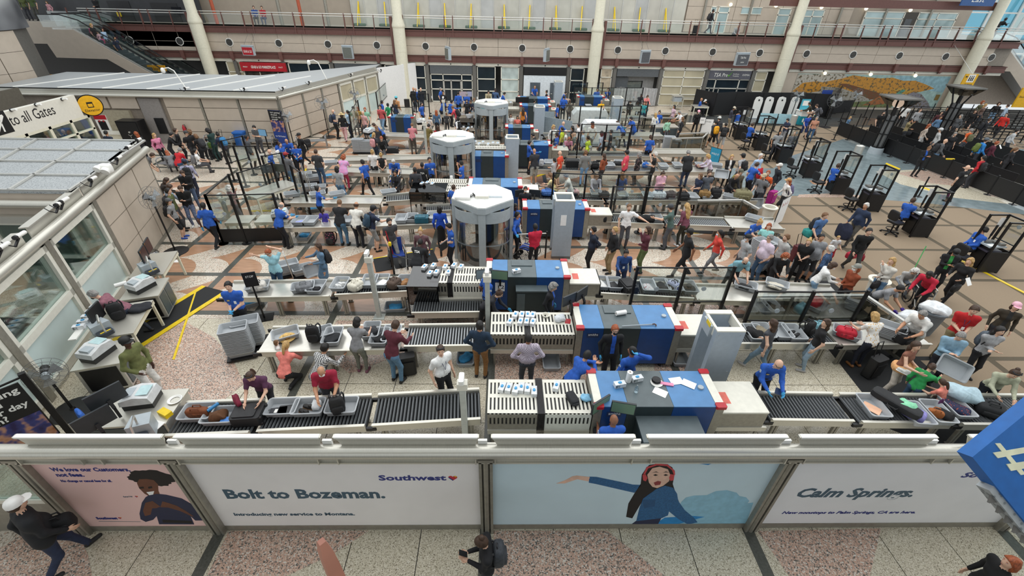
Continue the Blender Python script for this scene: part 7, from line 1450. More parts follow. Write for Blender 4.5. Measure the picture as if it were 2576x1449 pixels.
12.14 33.12 0 1.64 st 100 d8b8c4 55565c s l k b fem,bag=a02a3a dark haired woman in pale pink near the cart
12.06 31.18 0 1.74 tb 100 f2f2f2 6a6a6c s s g b - grey haired man in white tee at the yellow strapped enclosure
11.53 29.53 0 1.64 st 60 26262a 2a2a2e l l l a fem brown haired woman in black next to the man in white tee
10.68 29.69 0 1.5 st 200 a4d8b8 55565c l s k c - person in mint jacket bending in the enclosure
13.18 28.25 0 1.76 wk 10 2c3038 1b1b1d l s k b sh,bp=eea820,shoe=17171a man in black shorts wearing an orange yellow backpack
13.87 29.41 0 1.72 wk 15 2a2c30 33343a s s k a cap=dcdcd6,bp=26262a person in pale cap ahead of the orange backpack
13.58 27.78 0 1.74 wk 340 17171a a9aaaa s s k b sh,bp=1d1d20 man in black tee and grey shorts wearing a black backpack
15.76 28.86 0.16 1.76 si 290 285bb6 15161c s s n a tsa officer seated at the seventh nearest podium
16.55 32.46 0.16 1.72 si 330 285bb6 15161c l c k a tsa officer seated at the farthest podium
16.05 32.55 0 1.74 ph 250 3a3c4a 8a7d68 l s k b cap=c8bda8 man in tan cap at the farthest podium
16.12 26.45 0.16 1.72 si 330 141517 15161c l b k d txt officer in black with white back lettering at the sixth podium
16.15 26.32 0 1.7 st 170 9a9c9e 33343a s c k b - person in grey at the sixth podium screen
16.88 26.03 0 1.74 st 150 6a6c70 33343a l b g a - bald man in grey behind the sixth podium screen
2.95 26.84 0 1.66 st 200 e6e4e2 26262a l y y a fem blonde curly woman in white blouse in the middle row
3.39 26.15 0 1.74 st 70 cfe03a 33343a s c k b open=2a2a2a man in yellow safety vest beyond the clear screen
3.48 27.42 0 1.76 rr 290 285bb6 15161c s b k a tsa,gl bald officer beyond the clear screen
3.61 25.88 0 1.64 wk 80 ece9e6 b03048 n s w a fem white haired woman in white tank and red trousers
4.05 26.62 0 1.68 st 75 2a2226 33343a n x k b fem woman with long black hair in sleeveless top
2.96 24.86 0 1.76 st 70 285bb6 15161c s s k b tsa,beard bearded officer in front of the blonde curly woman
4.48 27.12 0 1.72 st 75 f2f2f2 33343a s s k a - boy in white tee near the white scanner
4.51 25.46 0 1.78 st 80 a6b4c4 4a4c52 l s g a w=1.1 grey haired man in pale blue shirt in the middle row
3.98 25.24 0 1.72 st 80 6a706c 4a4a4e s b k a - bald man in dark grey tee in the middle row
5.29 27.12 0 1.82 st 15 e2dfda 8a8a8a s l r a cap=2a2a2c man with long red hair in white tee and cap
3.6 24.88 0 1.64 tb 185 d88aa0 4a4a50 s o r a fem,glasses woman in pink tee leaning over the belt
4.6 24.31 0 1.76 st 60 d8ea3a 33384a l c k b open=3a3a3e worker in lime safety vest behind the black posts
6.1 25.55 0 1.78 fl 80 2a2527 33343a s c k a glasses man in dark tee with folded arms
5.54 25.41 0 1.7 st 60 b4bccc 3c4450 s y k c - person with black curls in pale shirt
8.24 28.91 0 1.82 tb 100 285bb6 2a3a5c s s k a beard,w=1.3,tsa,gl heavy bearded officer in blue before the black table
7.43 28.39 0 1.74 t2 60 285bb6 15161c s s n a tsa officer bending over bags by the blue cart
8.09 24.66 0 1.76 st 5 285bb6 15161c s s n a tsa officer seen from behind beside the black box
1.36 23.24 0 1.76 ho 280 285bb6 15161c l s k a tsa,gl officer lifting an open grey case by the blue machine
1.87 25.25 0 1.66 tb 80 1d1d20 26262a l s k a mask=17171a masked person in black hoodie behind the blue machine
20.64 31.04 0 1.66 wk 190 2c4fb0 22305e s l n a fem,sh woman in blue jersey and shorts near the sanitizer kiosk
21.2 31.47 0 1.64 st 200 2a2a2e 33343a s o n a fem,mask=4aa09a masked woman behind the blue jersey woman
20.76 30.34 0 1.64 wk 150 @fc08a70/8a5a4a 33506e s o g a fem,bag=4a3a30 grey haired woman in rose patterned blouse and jeans
18.31 29.34 0 1.74 ph 100 26304a 8a8a8c s c k a - young man in navy tee at the fifth podium
22.96 34.55 0 1.76 tb 60 3a382c 33343a l c k b - man in dark olive jacket at the sanitizer kiosk
23.12 33.92 0 1.76 tb 70 55565c 33343a s s n a bp=55565c man in grey tee at the sanitizer kiosk
26.11 31.61 0 1.8 wk 160 141415 26262a s s k a beard bearded man in black tee walking past the torch lamp
29.69 34.03 0 1.8 wk 150 ececea 1d1d20 s s r a bp=26262a,shoe=f0f0f0 man in white tee with backpack in the far queue
29.67 32.83 0 1.78 wk 160 a3a4a6 26262a l s n a bp=26262a man in grey sweater with backpack in the far queue
26.64 29.82 0 1.74 mo 240 94855f 33343a l c k b bag=26262a man in tan jacket drinking in the queue
24.64 32.56 0 1.2 wk 200 5d7fa0 5d7fa0 l l y a fem blonde child in denim by the first barrier row
26.83 28.58 0 1.68 wk 230 c9b9aa d8d4d0 l l r a fem woman with copper hair in beige top in the queue
26.57 27.3 0 1.74 st 60 c4c4c2 55565c l s g a cap=d8d8d8 person in pale grey top at the unlit lamp post
27.03 26.76 0 1.64 st 160 1d1d20 2a2a2e s l g a fem grey blonde girl in black tee in the queue
24.7 24.85 0 1.76 wk 240 55575a 5d7fa0 l b k a bp=26262a bald man in grey sweater with two bags in the queue
28.83 27.66 0 1.66 st 10 e0622a 55565c s s g a fem,bp=6a6a4a person in orange tee with camouflage backpack in the queue
27.15 24.99 0 1.8 wk 250 2f80c8 33343a l s n a cap=55606a,bp=6a7a3a man in bright blue jacket and grey cap in the queue
27.61 24.76 0 1.7 wk 240 5a2434 26262a l s r a fem red haired person in maroon sweater in the queue
27.61 23.63 0 1.68 wk 240 26262a 2a2a2e l p l a fem woman in black jacket with ponytail at the right edge queue
24.38 21.98 0 1.7 st 20 b8202a 33343a l c k b bp=1d1d20 person in red hoodie behind the first barrier row
34.72 31.51 0 1.82 wk 110 d8342c 26262a l s n a shoe=e8e8e6 man in red jacket in the far right queue
32.16 30.14 0 1.76 wk 240 26262a 33343a l s n a bp=26262a man in black jacket with backpack in the far right queue
34 33.11 0 1.68 wk 140 1b1b1d 1b1b1d l o n a fem,sk=1 woman in black coat and skirt in the far right queue
36.61 35.18 0 1.7 st 200 @p8a6a5a/3a3a3a 3c4450 l l y a fem blonde woman in plaid shirt at the far right
37.5 36.36 0 1.68 st 190 5c5a40 33343a l y r a fem copper haired woman in olive jacket at the far right
38.36 35.89 0 1.7 st 150 1b1b1d 7f9fbc l y n a fem brown curly woman in black top at the far right
38.12 34.92 0 1.74 st 30 a9bccf 55565c l c n a - man in pale blue shirt at the far right
31.42 27.47 0 1.74 wk 230 c4c5c6 33343a l s k a mask=e9e9e7 masked person in grey sweater at the far right edge
31.08 32.58 0 1.66 st 160 @p7a3a3e/2a2a2e 33343a l s k a - person in red plaid in the far queue
29.99 31.35 0 1.6 st 180 5d7fa0 4a5a70 l c n b - person in denim jacket crouched in the far queue
31.36 31.32 0 1.7 st 90 55575a 2a2a2e l l g a fem person in grey coat beside the unlit lamp
32.31 33.55 0 1.74 st 120 2a2a2e 3a4a6a l c k b - person in black behind the unlit lamp
-7.23 3.73 0 1.84 wk 330 1d1e21 26304a l c n a cap=f0eeea,w=1.3 broad man in black top and white cap walking in the lower left corner
-0.19 3.31 0 1.66 ph 95 17171a 26262a l u n a fem,bp=3c4046 woman in black holding a phone at the bottom edge
7.33 2.96 0 1.66 st 80 161617 26262a l o r a fem copper haired person in black at the lower right corner"""
def place_person(row):
    x,y,z0,h,pose,face,top,bot,slv,hair,hc,sk,fl,label=row.split(' ',13)   # place, base height, stature, pose, heading, clothes, hair, skin, extras
    x,y,z0,h,face=map(float,(x,y,z0,h,face));fl=fl.strip('-')
    flags={}
    for a in fl.split(','):
        if not a:continue
        k,_,v=a.partition('=');flags[k]=(float(v)if k in('w','yaw','hp','sk','band')else(v or 1))
    dist=math.hypot(y,8);lod=0 if dist<17.5 else(1 if dist<27 else 2)
    me,d,sc=body_mesh(pose,h,face,slv,flags,lod)
    skm=mat(SKINS[sk],.55,0,.05,20);gl=flags.get('gl')
    for m in(skm,cloth(top),cloth(bot),mat(flags.get('shoe','1d1c1d'),.6),mat(HAIRC[hc]if hc!='w' else '8f8c88',.6),mat('e8e4de',.3),mat(gl if isinstance(gl,str)else '45a6d8',.45)if gl else skm,mat('a8605a' if sk in 'ab' else '6a3530',.5),cloth(flags['open']if 'open' in flags else(flags['bc']if 'bc' in flags else top))):me.materials.append(m)
    o=link('person',me,None,label,'person',flags.get('grp'),None,(x,y,z0),face)
    X=np.cross(d['hf'],d['hu']);H=d['H']*sc;M4=Matrix(((X[0]*sc,d['hf'][0]*sc,d['hu'][0]*sc,H[0]),(X[1]*sc,d['hf'][1]*sc,d['hu'][1]*sc,H[1]),(X[2]*sc,d['hf'][2]*sc,d['hu'][2]*sc,H[2]),(0,0,0,1)))
    hair_obj(hair,hc,o,M4)
    for k in('cap','straw','beanie','mask','beard','headset','glasses','shades'):
        if k in flags:hat_obj(k,flags[k]if isinstance(flags[k],str)else{'straw':'d8bd86','beard':HAIRC[hc],'glasses':'222222','shades':'222226','mask':'e9e9e6'}.get(k,'1b1b1d'),o,M4)
    u,f,P=d['u'],d['f'],d['P'];px=np.array((1.,0,0))
    def tag(nm,q,sz,m,side=f):
        q=q*sc;a=Vector(side);ru=Vector(u);r_=a.cross(ru);b=MB();b.M=Matrix(((r_[0],a[0],ru[0],q[0]),(r_[1],a[1],ru[1],q[1]),(r_[2],a[2],ru[2],q[2]),(0,0,0,1)));b.box(-sz[0]/2,0,-sz[1]/2,sz[0]/2,.012,sz[1]/2);b.obj(nm,m,o)
    if 'tsa' in flags and lod<2:
        for s,q in((-1,'L'),(1,'R')):
            c=d[q+'S']+(d[q+'E']-d[q+'S'])*.35+px*s*.058;b=MB();b.cyl(c*sc,(c+px*s*.008)*sc,.038,n=10);b.obj('shoulder_patch',mat('c9d3dc',.6,0,.3,60),o)
            b=MB();c=d[q+'S']+u*.058-px*s*.04;b.pill(c*sc,.09,.045,.02,.6,8,5);b.obj('epaulette',BLACK,o)
        tag('name_badge',P+u*.36+f*.112+px*.08,(.06,.03),mat('d8c06a',.4,.4));tag('id_card',P+u*.3+f*.122-px*.07,(.055,.08),PAPER)
        b=MB();b.lathe([(.135,-.02),(.14,-.02),(.14,.02),(.135,.02)],14);b.M=None;b.v=[(vx*.99*sc,vy*.86*sc,vz*sc)for vx,vy,vz in b.v];oo=b.obj('belt',BLACK,o,loc=tuple((P+u*.06)*sc))if d['P'][2]>.8 and 'open' not in flags else None
    if 'lan' in flags:tag('lanyard_card',P+u*.2+f*.13,(.06,.09),PAPER);b=MB();b.tube([(P+u*.5+px*.06+f*.06)*sc,(P+u*.4+px*.04+f*.115)*sc,(P+u*.24+f*.13)*sc,(P+u*.4-px*.04+f*.115)*sc,(P+u*.5-px*.06+f*.06)*sc],.007,4);b.obj('lanyard',mat('2a3560',.6),o)
    if 'txt' in flags:
        me2=text_mesh('TSA',.11,.004,.002,align='CENTER');me2.materials.append(WHITE);t=link('lettering',me2,o);bk=Vector(-f);ru=Vector(u);r_=ru.cross(bk);q=(P+u*.36-f*.108)*sc;t.matrix_local=Matrix(((r_[0],ru[0],bk[0],q[0]),(r_[1],ru[1],bk[1],q[1]),(r_[2],ru[2],bk[2],q[2]),(0,0,0,1)))
    if 'bp' in flags:
        q=(P+u*.06-f*.1)*sc;q=Matrix.Rotation(R(face),3,'Z')@Vector(q);wd=label.split(' with ')[0].split()
        backpack('backpack','backpack worn on the back by '+' '.join(wd[:10]),(x+q.x,y+q.y,z0+q.z),face,flags['bp'],tilt=-math.degrees(math.acos(max(-1,min(1,u[2])))),s=h/1.75)
    if 'bag' in flags:
        W=Matrix.Rotation(R(face),3,'Z')@Vector(d['LW']*sc);T_=T('shoulder_bag','shoulder bag carried by '+' '.join(label.split(' with ')[0].split()[:11]),'bag',(x+W.x,y+W.y,z0+W.z-.38),face);b=MB();b.pill((0,0,.1),.13,.36,.26,.5);b.obj('bag_body',mat(flags['bag'],.7,0,.15),T_);b=MB();b.tube([(0,-.13,.2),(0,-.09,.42),(0,.09,.42),(0,.13,.2)],.014,5);b.obj('strap',mat(flags['bag'],.6),T_)
    return o
for row in PEOPLE.split('\n'):place_person(row)

# ---------------------------------------------------------------- trays, bags and small things
BING=mat('a9adb0',.5,0,.03,6,key='bin_grey')
def bin_mesh(s=1.):
    b=MB();L,W,H,t=.33*s,.23*s,.15,.012
    def ring(l,w,z,r):
        p=[]
        for cx,cy,a in((l-r,w-r,0),(-l+r,w-r,90),(-l+r,-w+r,180),(l-r,-w+r,270)):p+=[(cx+r*math.cos(R(a+30*i)),cy+r*math.sin(R(a+30*i)),z)for i in range(4)]
        return p
    rs=[ring(L-.05,W-.05,0,.03),ring(L-.02,W-.02,H-.02,.05),ring(L,W,H-.02,.06),ring(L,W,H,.06),ring(L-.025,W-.025,H,.05),ring(L-.03,W-.03,H-.01,.05),ring(L-.06,W-.06,.012,.03)]
    n=16;v=sum(rs,[]);f=[tuple(range(n))[::-1]]+[(i*n+k,i*n+(k+1)%n,(i+1)*n+(k+1)%n,(i+1)*n+k)for i in range(6)for k in range(n)]+[tuple(range(6*n,7*n))]
    b.add(v,f);return b.mesh('tray_bin',BING)
BINM=bin_mesh()
def tray(q,z,rz,label,group=None,rot=None,s=1.):
    o=link('tray_bin',BINM,None,label,'bin',group,None,(*q,z),rz)
    if rot:o.rotation_euler=tuple(R(a)for a in rot)
    return o
def lump(name,label,q,z,col,sx=.4,sy=.28,sz=.16,rz=0,cat='clothes',seed=0,group=None):
    rnd=random.Random(hash(label)%9973 if not seed else seed);b=MB()
    b.pill((0,0,sz/2),sx,sy,sz,.65,16,10);ph=[len(label)*.7+i for i in range(6)]
    b.v=[(x+.05*sx*math.sin(9*y/sy+ph[0]),y+.06*sy*math.sin(11*x/sx+ph[1]),max(0,zz*(1+.22*math.sin(7*x/sx+ph[2])*math.sin(6*y/sy+ph[3]))))for x,y,zz in b.v]
    return link(name,b.mesh(name,cloth(col)),None,label,cat,group,None,(*q,z),rz)
def bag(name,label,q,z,col,sx=.42,sy=.24,sz=.3,rz=0,handle=True,pocket=True,hc=None):
    t=T(name,label,'bag',(*q,z),rz);b=MB();b.pill((0,0,sz/2),sx,sy,sz,.45,16,10);b.obj('bag_body',cloth(col),t)
    if pocket:b=MB();b.pill((0,-sy*.45,sz*.4),sx*.7,sy*.25,sz*.5,.5);b.obj('pocket',mat(col if col[0]!='@' else '333333',.7,0,.3,15),t)
    if handle:b=MB();[b.tube([(-sx*.22,y,sz*.85),(-sx*.15,y,sz*1.2),(sx*.15,y,sz*1.2),(sx*.22,y,sz*.85)],.014,5)for y in(-.05,.05)];b.obj('handle',mat(hc or('2a2a2c' if col[0]=='@' else col),.6),t)
    return t
def suitcase(label,q,z,col,rz=0,flat=True,pull=False,s=1.):
    t=T('suitcase',label,'suitcase',(*q,z),rz);m=mat(col,.6,0,.1,12);w,h,d=.42*s,.58*s,.24*s
    if flat:MB().rbox(-h/2,-w/2,.01,h/2,w/2,d,.05).obj('shell',m,t);MB().rbox(-h/2+.04,-w/2+.04,d,h/2-.1,w/2-.04,d+.025,.04).obj('front_pocket',mat(col,.55,0,.25),t);b=MB();[b.cyl((h/2-.02,y,.03+d*k*.7),(h/2+.04,y,.03+d*k*.7),.03,n=8)for y in(-w/2+.05,w/2-.05)for k in(0,1)];b.obj('wheel',BLACK,t)
    else:
        MB().rbox(-w/2,-d/2,.05,w/2,d/2,h+.05,.05).obj('shell',m,t);MB().rbox(-w/2+.04,-d/2-.03,.1,w/2-.04,-d/2,h-.08,.02).obj('front_pocket',mat(col,.55,0,.25),t);b=MB();[b.cyl((x,d/2-.05,.035),(x+.03,d/2-.05,.035),.035,n=10)for x in(-w/2+.02,w/2-.05)];b.obj('wheel',BLACK,t)
        if pull:b=MB();b.tube([(-.1,d/2-.04,h),(-.1,d/2+.04,h+.45),(.1,d/2+.04,h+.45),(.1,d/2-.04,h)],.012,5);b.obj('pull_handle',BLACKM,t)
    return t
def laptop(label,q,z,col,rz):t=T('laptop',label,'laptop',(*q,z),rz);MB().rbox(-.17,-.12,0,.17,.12,.012,.02).obj('base',mat('3a3b3d',.4),t);MB().rbox(-.17,-.12,.013,.17,.12,.022,.02).obj('lid',mat(col,.4),t)
def shoes(label,q,z,col,rz,sole='e8e8e6'):
    for s,w in((-1,'left'),(1,'right')):
        c,sn=math.cos(R(rz)),math.sin(R(rz));t=T('shoe',w+' shoe of '+label,'shoe',(q[0]+s*.07*c,q[1]+s*.07*sn,z),rz+s*5);b=MB();b.pill((0,0,.05),.095,.27,.085,.7,12,7);b.pill((0,-.07,.08),.085,.13,.09,.7,10,6);b.obj('upper',mat(col,.6,0,.15,20),t);b=MB();b.pill((0,0,.014),.1,.285,.028,.5,12,5);b.obj('sole',mat(sole,.6),t)
def hat(label,q,z,col,rz=0):t=T('hat',label,'hat',(*q,z),rz);b=MB();b.lathe([(.001,.01),(.2,.0),(.205,.012),(.1,.022),(.09,.1),(.06,.125),(.001,.12)],18);b.obj('brim_and_crown',mat(col,.8,0,.15,30,.2),t);MB().lathe([(.102,.024),(.104,.05),(.1,.05)],18).obj('hat_band',mat('7a5a36',.7),t)
ZB=.728
BINS=[  # floor position, height, turn, label
 ((-6.3,6.3),3,'grey bin with a brown leather satchel, leftmost on the front belt'),((-5.8,6.21),3,'grey bin with brown boots and a blue box on the front belt'),((-4.62,6.43),3,'grey bin with a dark laptop and badge on the front belt'),((-4.07,6.44),3,'grey bin with black shoes and a belt before the man in crimson polo'),((-3.38,6.47),3,'grey bin under the black backpack of the man in crimson polo'),
 ((8.14,6.49),86,'grey bin with a peach laptop on the front belt right side'),((8.95,6.29),86,'grey bin with a lavender and blue backpack and mint cloth'),((9.45,6.33),86,'grey bin with a small brown leather purse'),((10,6.49),88,'grey bin with a navy patterned jacket and a purple bottle'),
 ((-5.53,8.84),28,'grey bin with a straw cowboy hat on the steel tray table'),((-4.67,8.88),28,'grey bin half hidden behind the black backpack, second lane'),((-4.31,8.76),94,'grey bin with folded black jeans on the steel tray table'),((-3.39,9),94,'grey bin beyond the woman in grey tee'),((-3.11,8.75),90,'grey bin with a black cap and maroon case, second lane'),((-2.83,8.85),92,'empty grey bin in front of the man in maroon sweater'),
 ((6.71,8.99),88,'grey bin with a black jacket next to the large metal detector'),((6.97,9.06),88,'grey bin with a tan jacket in the second lane'),((7.44,9.06),88,'grey bin behind the woman in charcoal tank top'),((7.76,9),88,'grey bin with black and white sneakers'),((9.2,9.02),-35,'grey bin with a red tote bag on the steel table'),
 ((-7.23,11.03),15,'grey bin with white and black bags, leftmost in lane twelve'),((-5.89,11),15,'grey bin under a grey backpack in lane twelve'),((-5.5,11.01),89,'grey bin with a small black pouch in lane twelve'),((-4.86,11.17),89,'grey bin with white shoes on the lane twelve roller belt'),((-4.01,11.35),92,'grey bin in front of the white camera pole, left one'),((-3.67,11.36),92,'grey bin with a white envelope beside the camera pole'),((-2.94,11.33),94,'grey bin with tan boots next to the dark hood'),
 ((3.05,11.35),87,'grey bin with papers and a red phone, first after the lane twelve hood'),((3.44,11.31),87,'grey bin with a flat black tablet in lane twelve'),((4.46,11.19),87,'grey bin with toiletries behind the clear screen'),((4.88,11.24),87,'grey bin with black clothing behind the clear screen'),((5.25,11.2),87,'grey bin with a striped tote behind the clear screen'),((5.69,11.14),87,'grey bin with a black hat behind the clear screen'),((7.51,11.28),-30,'grey bin with dark clothes under the hand of the man in teal polo'),((8.53,11.36),-32,'grey bin with a newspaper on the steel table'),
 ((-7.71,15.52),93,'grey bin with a blue folder next to the balding officer'),((-7.27,15.53),89,'empty grey bin left of the girl in purple top'),((-5.95,15.6),88,'grey bin between the man in black tee and the man in cream jacket'),((-4.98,15.59),92,'empty grey bin right of the man in cream jacket'),((-3.9,15.79),94,'empty grey bin in front of the bearded striding man'),((-3.53,15.87),90,'grey bin with black shoes left of the teal case'),((-2.74,16),88,'grey bin with a cream cloth behind the woman in blue sweater'),
 ((-9,18.11),25,'empty grey bin at the left end of the fourth lane table'),((-7.93,18.14),25,'empty grey bin behind the officer with hair bun'),((-7.12,18.17),30,'grey bin with a black item before the person with dark bob'),((-4.98,18.46),25,'empty grey bin beside the seated woman'),
 ((6.12,16.12),87,'empty grey bin by the hand of the man in green shirt'),((4.11,18.62),88,'grey bin with a black bag before the striped sweater woman'),((5.28,18.47),90,'grey bin before the woman in navy blouse'),((6.38,18.42),87,'grey bin with a red book left of the grey duffel'),((7.45,18.5),90,'grey bin under a brown and grey bag'),((8.38,18.39),89,'grey bin with a white item by the woman in navy tee'),((9.01,18.55),89,'grey bin under the tan duffel bag'),((10.11,18.4),-30,'grey bin with black shoes by the khaki backpack'),((10.1,16.19),-40,'empty grey bin on the bright steel table end'),
 ((2.38,22.77),86,'grey bin with a maroon item by the boy in grey hoodie'),((5.53,22.47),88,'grey bin with blue shoes by the rust sweater woman'),((6.07,22.87),88,'grey bin with black coat behind the coral tee man'),((7.43,22.55),88,'grey bin with a bright blue tote'),((8.3,22.46),88,'grey bin with a black bag by the man in black and tan'),((9.08,22.62),89,'grey bin with dark shoes at the heavy man in black polo'),((10.31,22.67),89,'grey bin with a plum coat at the lilac blouse woman'),((3.8,22.96),88,'grey bin beside the hard black case, fifth lane'),
 ((-8.68,22.24),15,'empty grey bin at the left end of the fifth lane table'),((9.43,32.7),92,'grey bin with shoes on the far belt'),((6.64,36.6),92,'grey bin with jackets on the farthest belt'),
 ((-7.75,15.69),93,'grey floor bin lined with plastic and blue gloves below the tray table'),((-8.25,18.24),20,'grey floor bin with blue gloves below the hair bun officer'),((-6.88,18.5),10,'grey floor bin with blue wipes behind the man in cream jacket'),((-8.98,22.35),20,'grey floor bin with blue gloves by the checked shirt man'),((-3.25,11.03),5,'grey floor bin full of blue gloves below the lane twelve belt'),((-7.6,22.52),15,'floor bin lined with green plastic by the striding officer'),((-7.74,11.23),30,'grey floor bin with gloves behind the moustached officer'),((4.78,8.82),89,'empty grey bin on the floor beside the large detector'),((8.84,16.78),-25,'empty grey bin on the black mat beneath the bright table'),((-0.95,8.78),91,'grey floor bin with blue gloves beside the navy sweater man'),((1.31,8.64),91,'clear grey floor bin with blue gloves under the slotted hood')]
for i,(q,rz,lab)in enumerate(BINS):tray(q,.0 if 'floor' in lab or 'black mat' in lab else ZB,rz,lab)
GLV='4aa3d8'
for(px,rz,lab)in(((-7.75,15.69),0,'crumpled blue gloves in the bin below the tray table'),((-8.25,18.24),30,'crumpled blue gloves in the bin below the hair bun officer'),((-8.98,22.35),60,'crumpled blue gloves in the bin by the checked shirt man'),((-3.25,11.03),10,'heap of blue gloves in the bin below the lane twelve belt'),((-0.95,8.78),50,'blue gloves in the bin beside the navy sweater man'),((-7.74,11.23),20,'blue gloves in the bin behind the moustached officer')):lump('gloves',lab,px,.02,GLV,.42,.28,.12,rz,'gloves')
lump('bin_liner','dark green liner in the floor bin by the striding officer',(-7.6,22.52),.02,'2c5a3e',.48,.34,.14,10,'liner')
NTH=['1st','2nd','3rd']+['%dth'%i for i in range(4,30)]
def stack(q,n,rz,label,grp,step=.045):
    for k in range(n):tray(q,.1+k*step,rz+(k%3-1),NTH[k]+' bin up in the '+label.replace(' of grey bins','').replace(' of flat grey bins',''),grp)
def dolly(q,rz,label,handle=True):
    t=T('bin_dolly',label,'cart',q,rz);MB().box(-.36,-.27,.05,.36,.27,.09).obj('platform',BLACKM,t);b=MB();[b.cyl((x,y,.03),(x+.03,y,.03),.03,n=8)for x in(-.3,.27)for y in(-.2,.2)];b.obj('caster',BLACK,t)
    if handle:b=MB();b.tube([(-.36,-.2,.08),(-.42,-.2,.95),(-.42,.2,.95),(-.36,.2,.08)],.016,6);b.obj('handle',ALU,t)
for q,n,rz,lab in(((-6.87,8.93),17,20,'tall stack of grey bins left of the steel tray table'),((-6.79,9.33),15,20,'stack of grey bins behind the tall stack by the tray table'),((-7.23,12.97),6,30,'low stack of grey bins beside the woman in aqua tee'),((-6.76,12.93),3,30,'short stack of grey bins next to the denim dress woman'),((-9.93,21.8),5,20,'stack of grey bins on a dolly behind the officers'),((-9.48,21.65),3,20,'short stack of grey bins on the dolly behind the officers'),((-9.16,20.29),4,15,'stack of grey bins on the dolly by the hair bun officer'),((-8.75,20.3),3,15,'short stack of grey bins on the dolly by the hair bun officer'),((9.07,13.5),22,-70,'high stack of grey bins in front of the blonde officer, left one'),((9.5,13.5),22,-70,'high stack of grey bins in front of the blonde officer, right one'),((10.14,27.35),18,-10,'tall stack of grey bins beside the black box, left one'),((10.52,27.2),14,-10,'tall stack of grey bins beside the black box, right one'),((-8.51,26.46),14,5,'tall stack of flat grey bins by the blonde woman with pink backpack, left one'),((-8.11,26.48),12,5,'tall stack of flat grey bins by the blonde woman with pink backpack, right one'),((10.6,13.25),8,-40,'stack of grey bins behind the stout man in lilac polo'),((11.21,22.87),14,-20,'stack of grey bins behind the woman in navy tee'),((10.89,9.26),5,-40,'stack of grey bins on the end of the second lane table')):
    dolly(q,rz,'low dolly under the '+lab.replace(' of grey bins','').replace(' of flat grey bins',''),n<7)if 'table' not in lab or 'tray' in lab else None
    stack(q,n,rz,lab,lab)if 'second lane' not in lab else[tray((10.34,9.02),ZB+k*.045,-40,NTH[k]+' bin up in the '+lab.replace(' of grey bins',''),lab)for k in range(5)]
tray((-6.24,12.41),.55,0,'grey bin held on edge by the woman in denim dress',rot=(70,10,60));tray((10.64,7.5),1.0,0,'large grey bin held up by the girl in brown top',rot=(48,12,-35));tray((10.83,21.23),.8,0,'empty bin in the hand of the woman in black cardigan',rot=(50,0,-20));tray((11.22,18.35),.55,0,'grey bin hanging from the hand of the man in tan cap',rot=(75,0,5));tray((1.84,24.64),1.15,0,'open grey case lifted by the officer at the blue machine',rot=(60,10,30))
# contents and bags
bag('satchel','brown leather satchel in the leftmost front bin',(-6.28,6.27),.75,'7a4528',.45,.16,.22,3);lump('boots','pair of brown suede boots crumpled in a front belt bin',(-5.81,6.18),.75,'5e3c22',.35,.24,.2,20,'boots');MB().rbox(-.1,-.07,0,.1,.07,.06,.02).obj('lunch_box',mat('4a86d0',.35),None,label='small blue lunch box beside the brown boots',cat='box',loc=(*(-5.62,6.1),.78));b=MB();b.cyl((-.12,0,.035),(.12,0,.035),.036,n=12);b.obj('bottle',mat('2a7fb8',.3),None,label='blue bottle lying between the satchel and the boots',cat='bottle',loc=(*(-6.01,6.37),.86),rz=60)
suitcase('black soft suitcase lying on the front belt before the woman in plum',(-5.21,6.21),ZB,'1d1d1f',5);laptop('dark laptop in the third front belt bin',(-4.54,6.43),.745,'2c2d2f',8);laptop('thin dark tablet in the third front belt bin',(-4.7,6.37),.745,'3a3c40',12);MB().rbox(-.03,-.05,0,.03,.05,.01,.01).obj('badge',WHITE,None,label='small white badge lying on the dark tablet',cat='badge',loc=(*(-4.74,6.37),.775))
shoes('black loafers in a front belt bin',(-4.12,6.41),.745,'1a1715',70,'8a6a4a');lump('plastic_bag','clear white plastic bag in the bin with black loafers',(-3.94,6.51),.745,'dcdedf',.2,.25,.14,0,'bag');backpack('backpack','black backpack with a green loop standing in the bin before the man in crimson polo',(*(-3.44,6.42),.76),20,'18181a',s=.95);MB().lathe([(.03,0),(.033,.02),(.033,.13),(.012,.17),(.012,.19)],10).obj('bottle',glass_mat('water',(.8,.92,.95),.15),None,label='small clear water bottle leaning on the black backpack',cat='bottle',loc=(*(-3.55,6.31),.76))
lump('tote','maroon printed bag held by the woman in plum',(-5.51,6.44),.95,'7d2038',.12,.36,.16,40,'bag')
laptop('peach laptop in a front belt bin on the right',(8.14,6.49),.745,'f0bd9c',-50);t=T('instrument_case','long black instrument case lying across the front belt','case',(*(8.6,6.49),.86),-58);b=MB();b.pill((0,0,.08),.95,.32,.18,.4);b.obj('case_body',mat('1d1e20',.7,0,.1,20),t);b=MB();b.tube([(-.1,-.17,.08),(-.08,-.24,.08),(.08,-.24,.08),(.1,-.17,.08)],.016,6);b.obj('handle',BLACK,t)
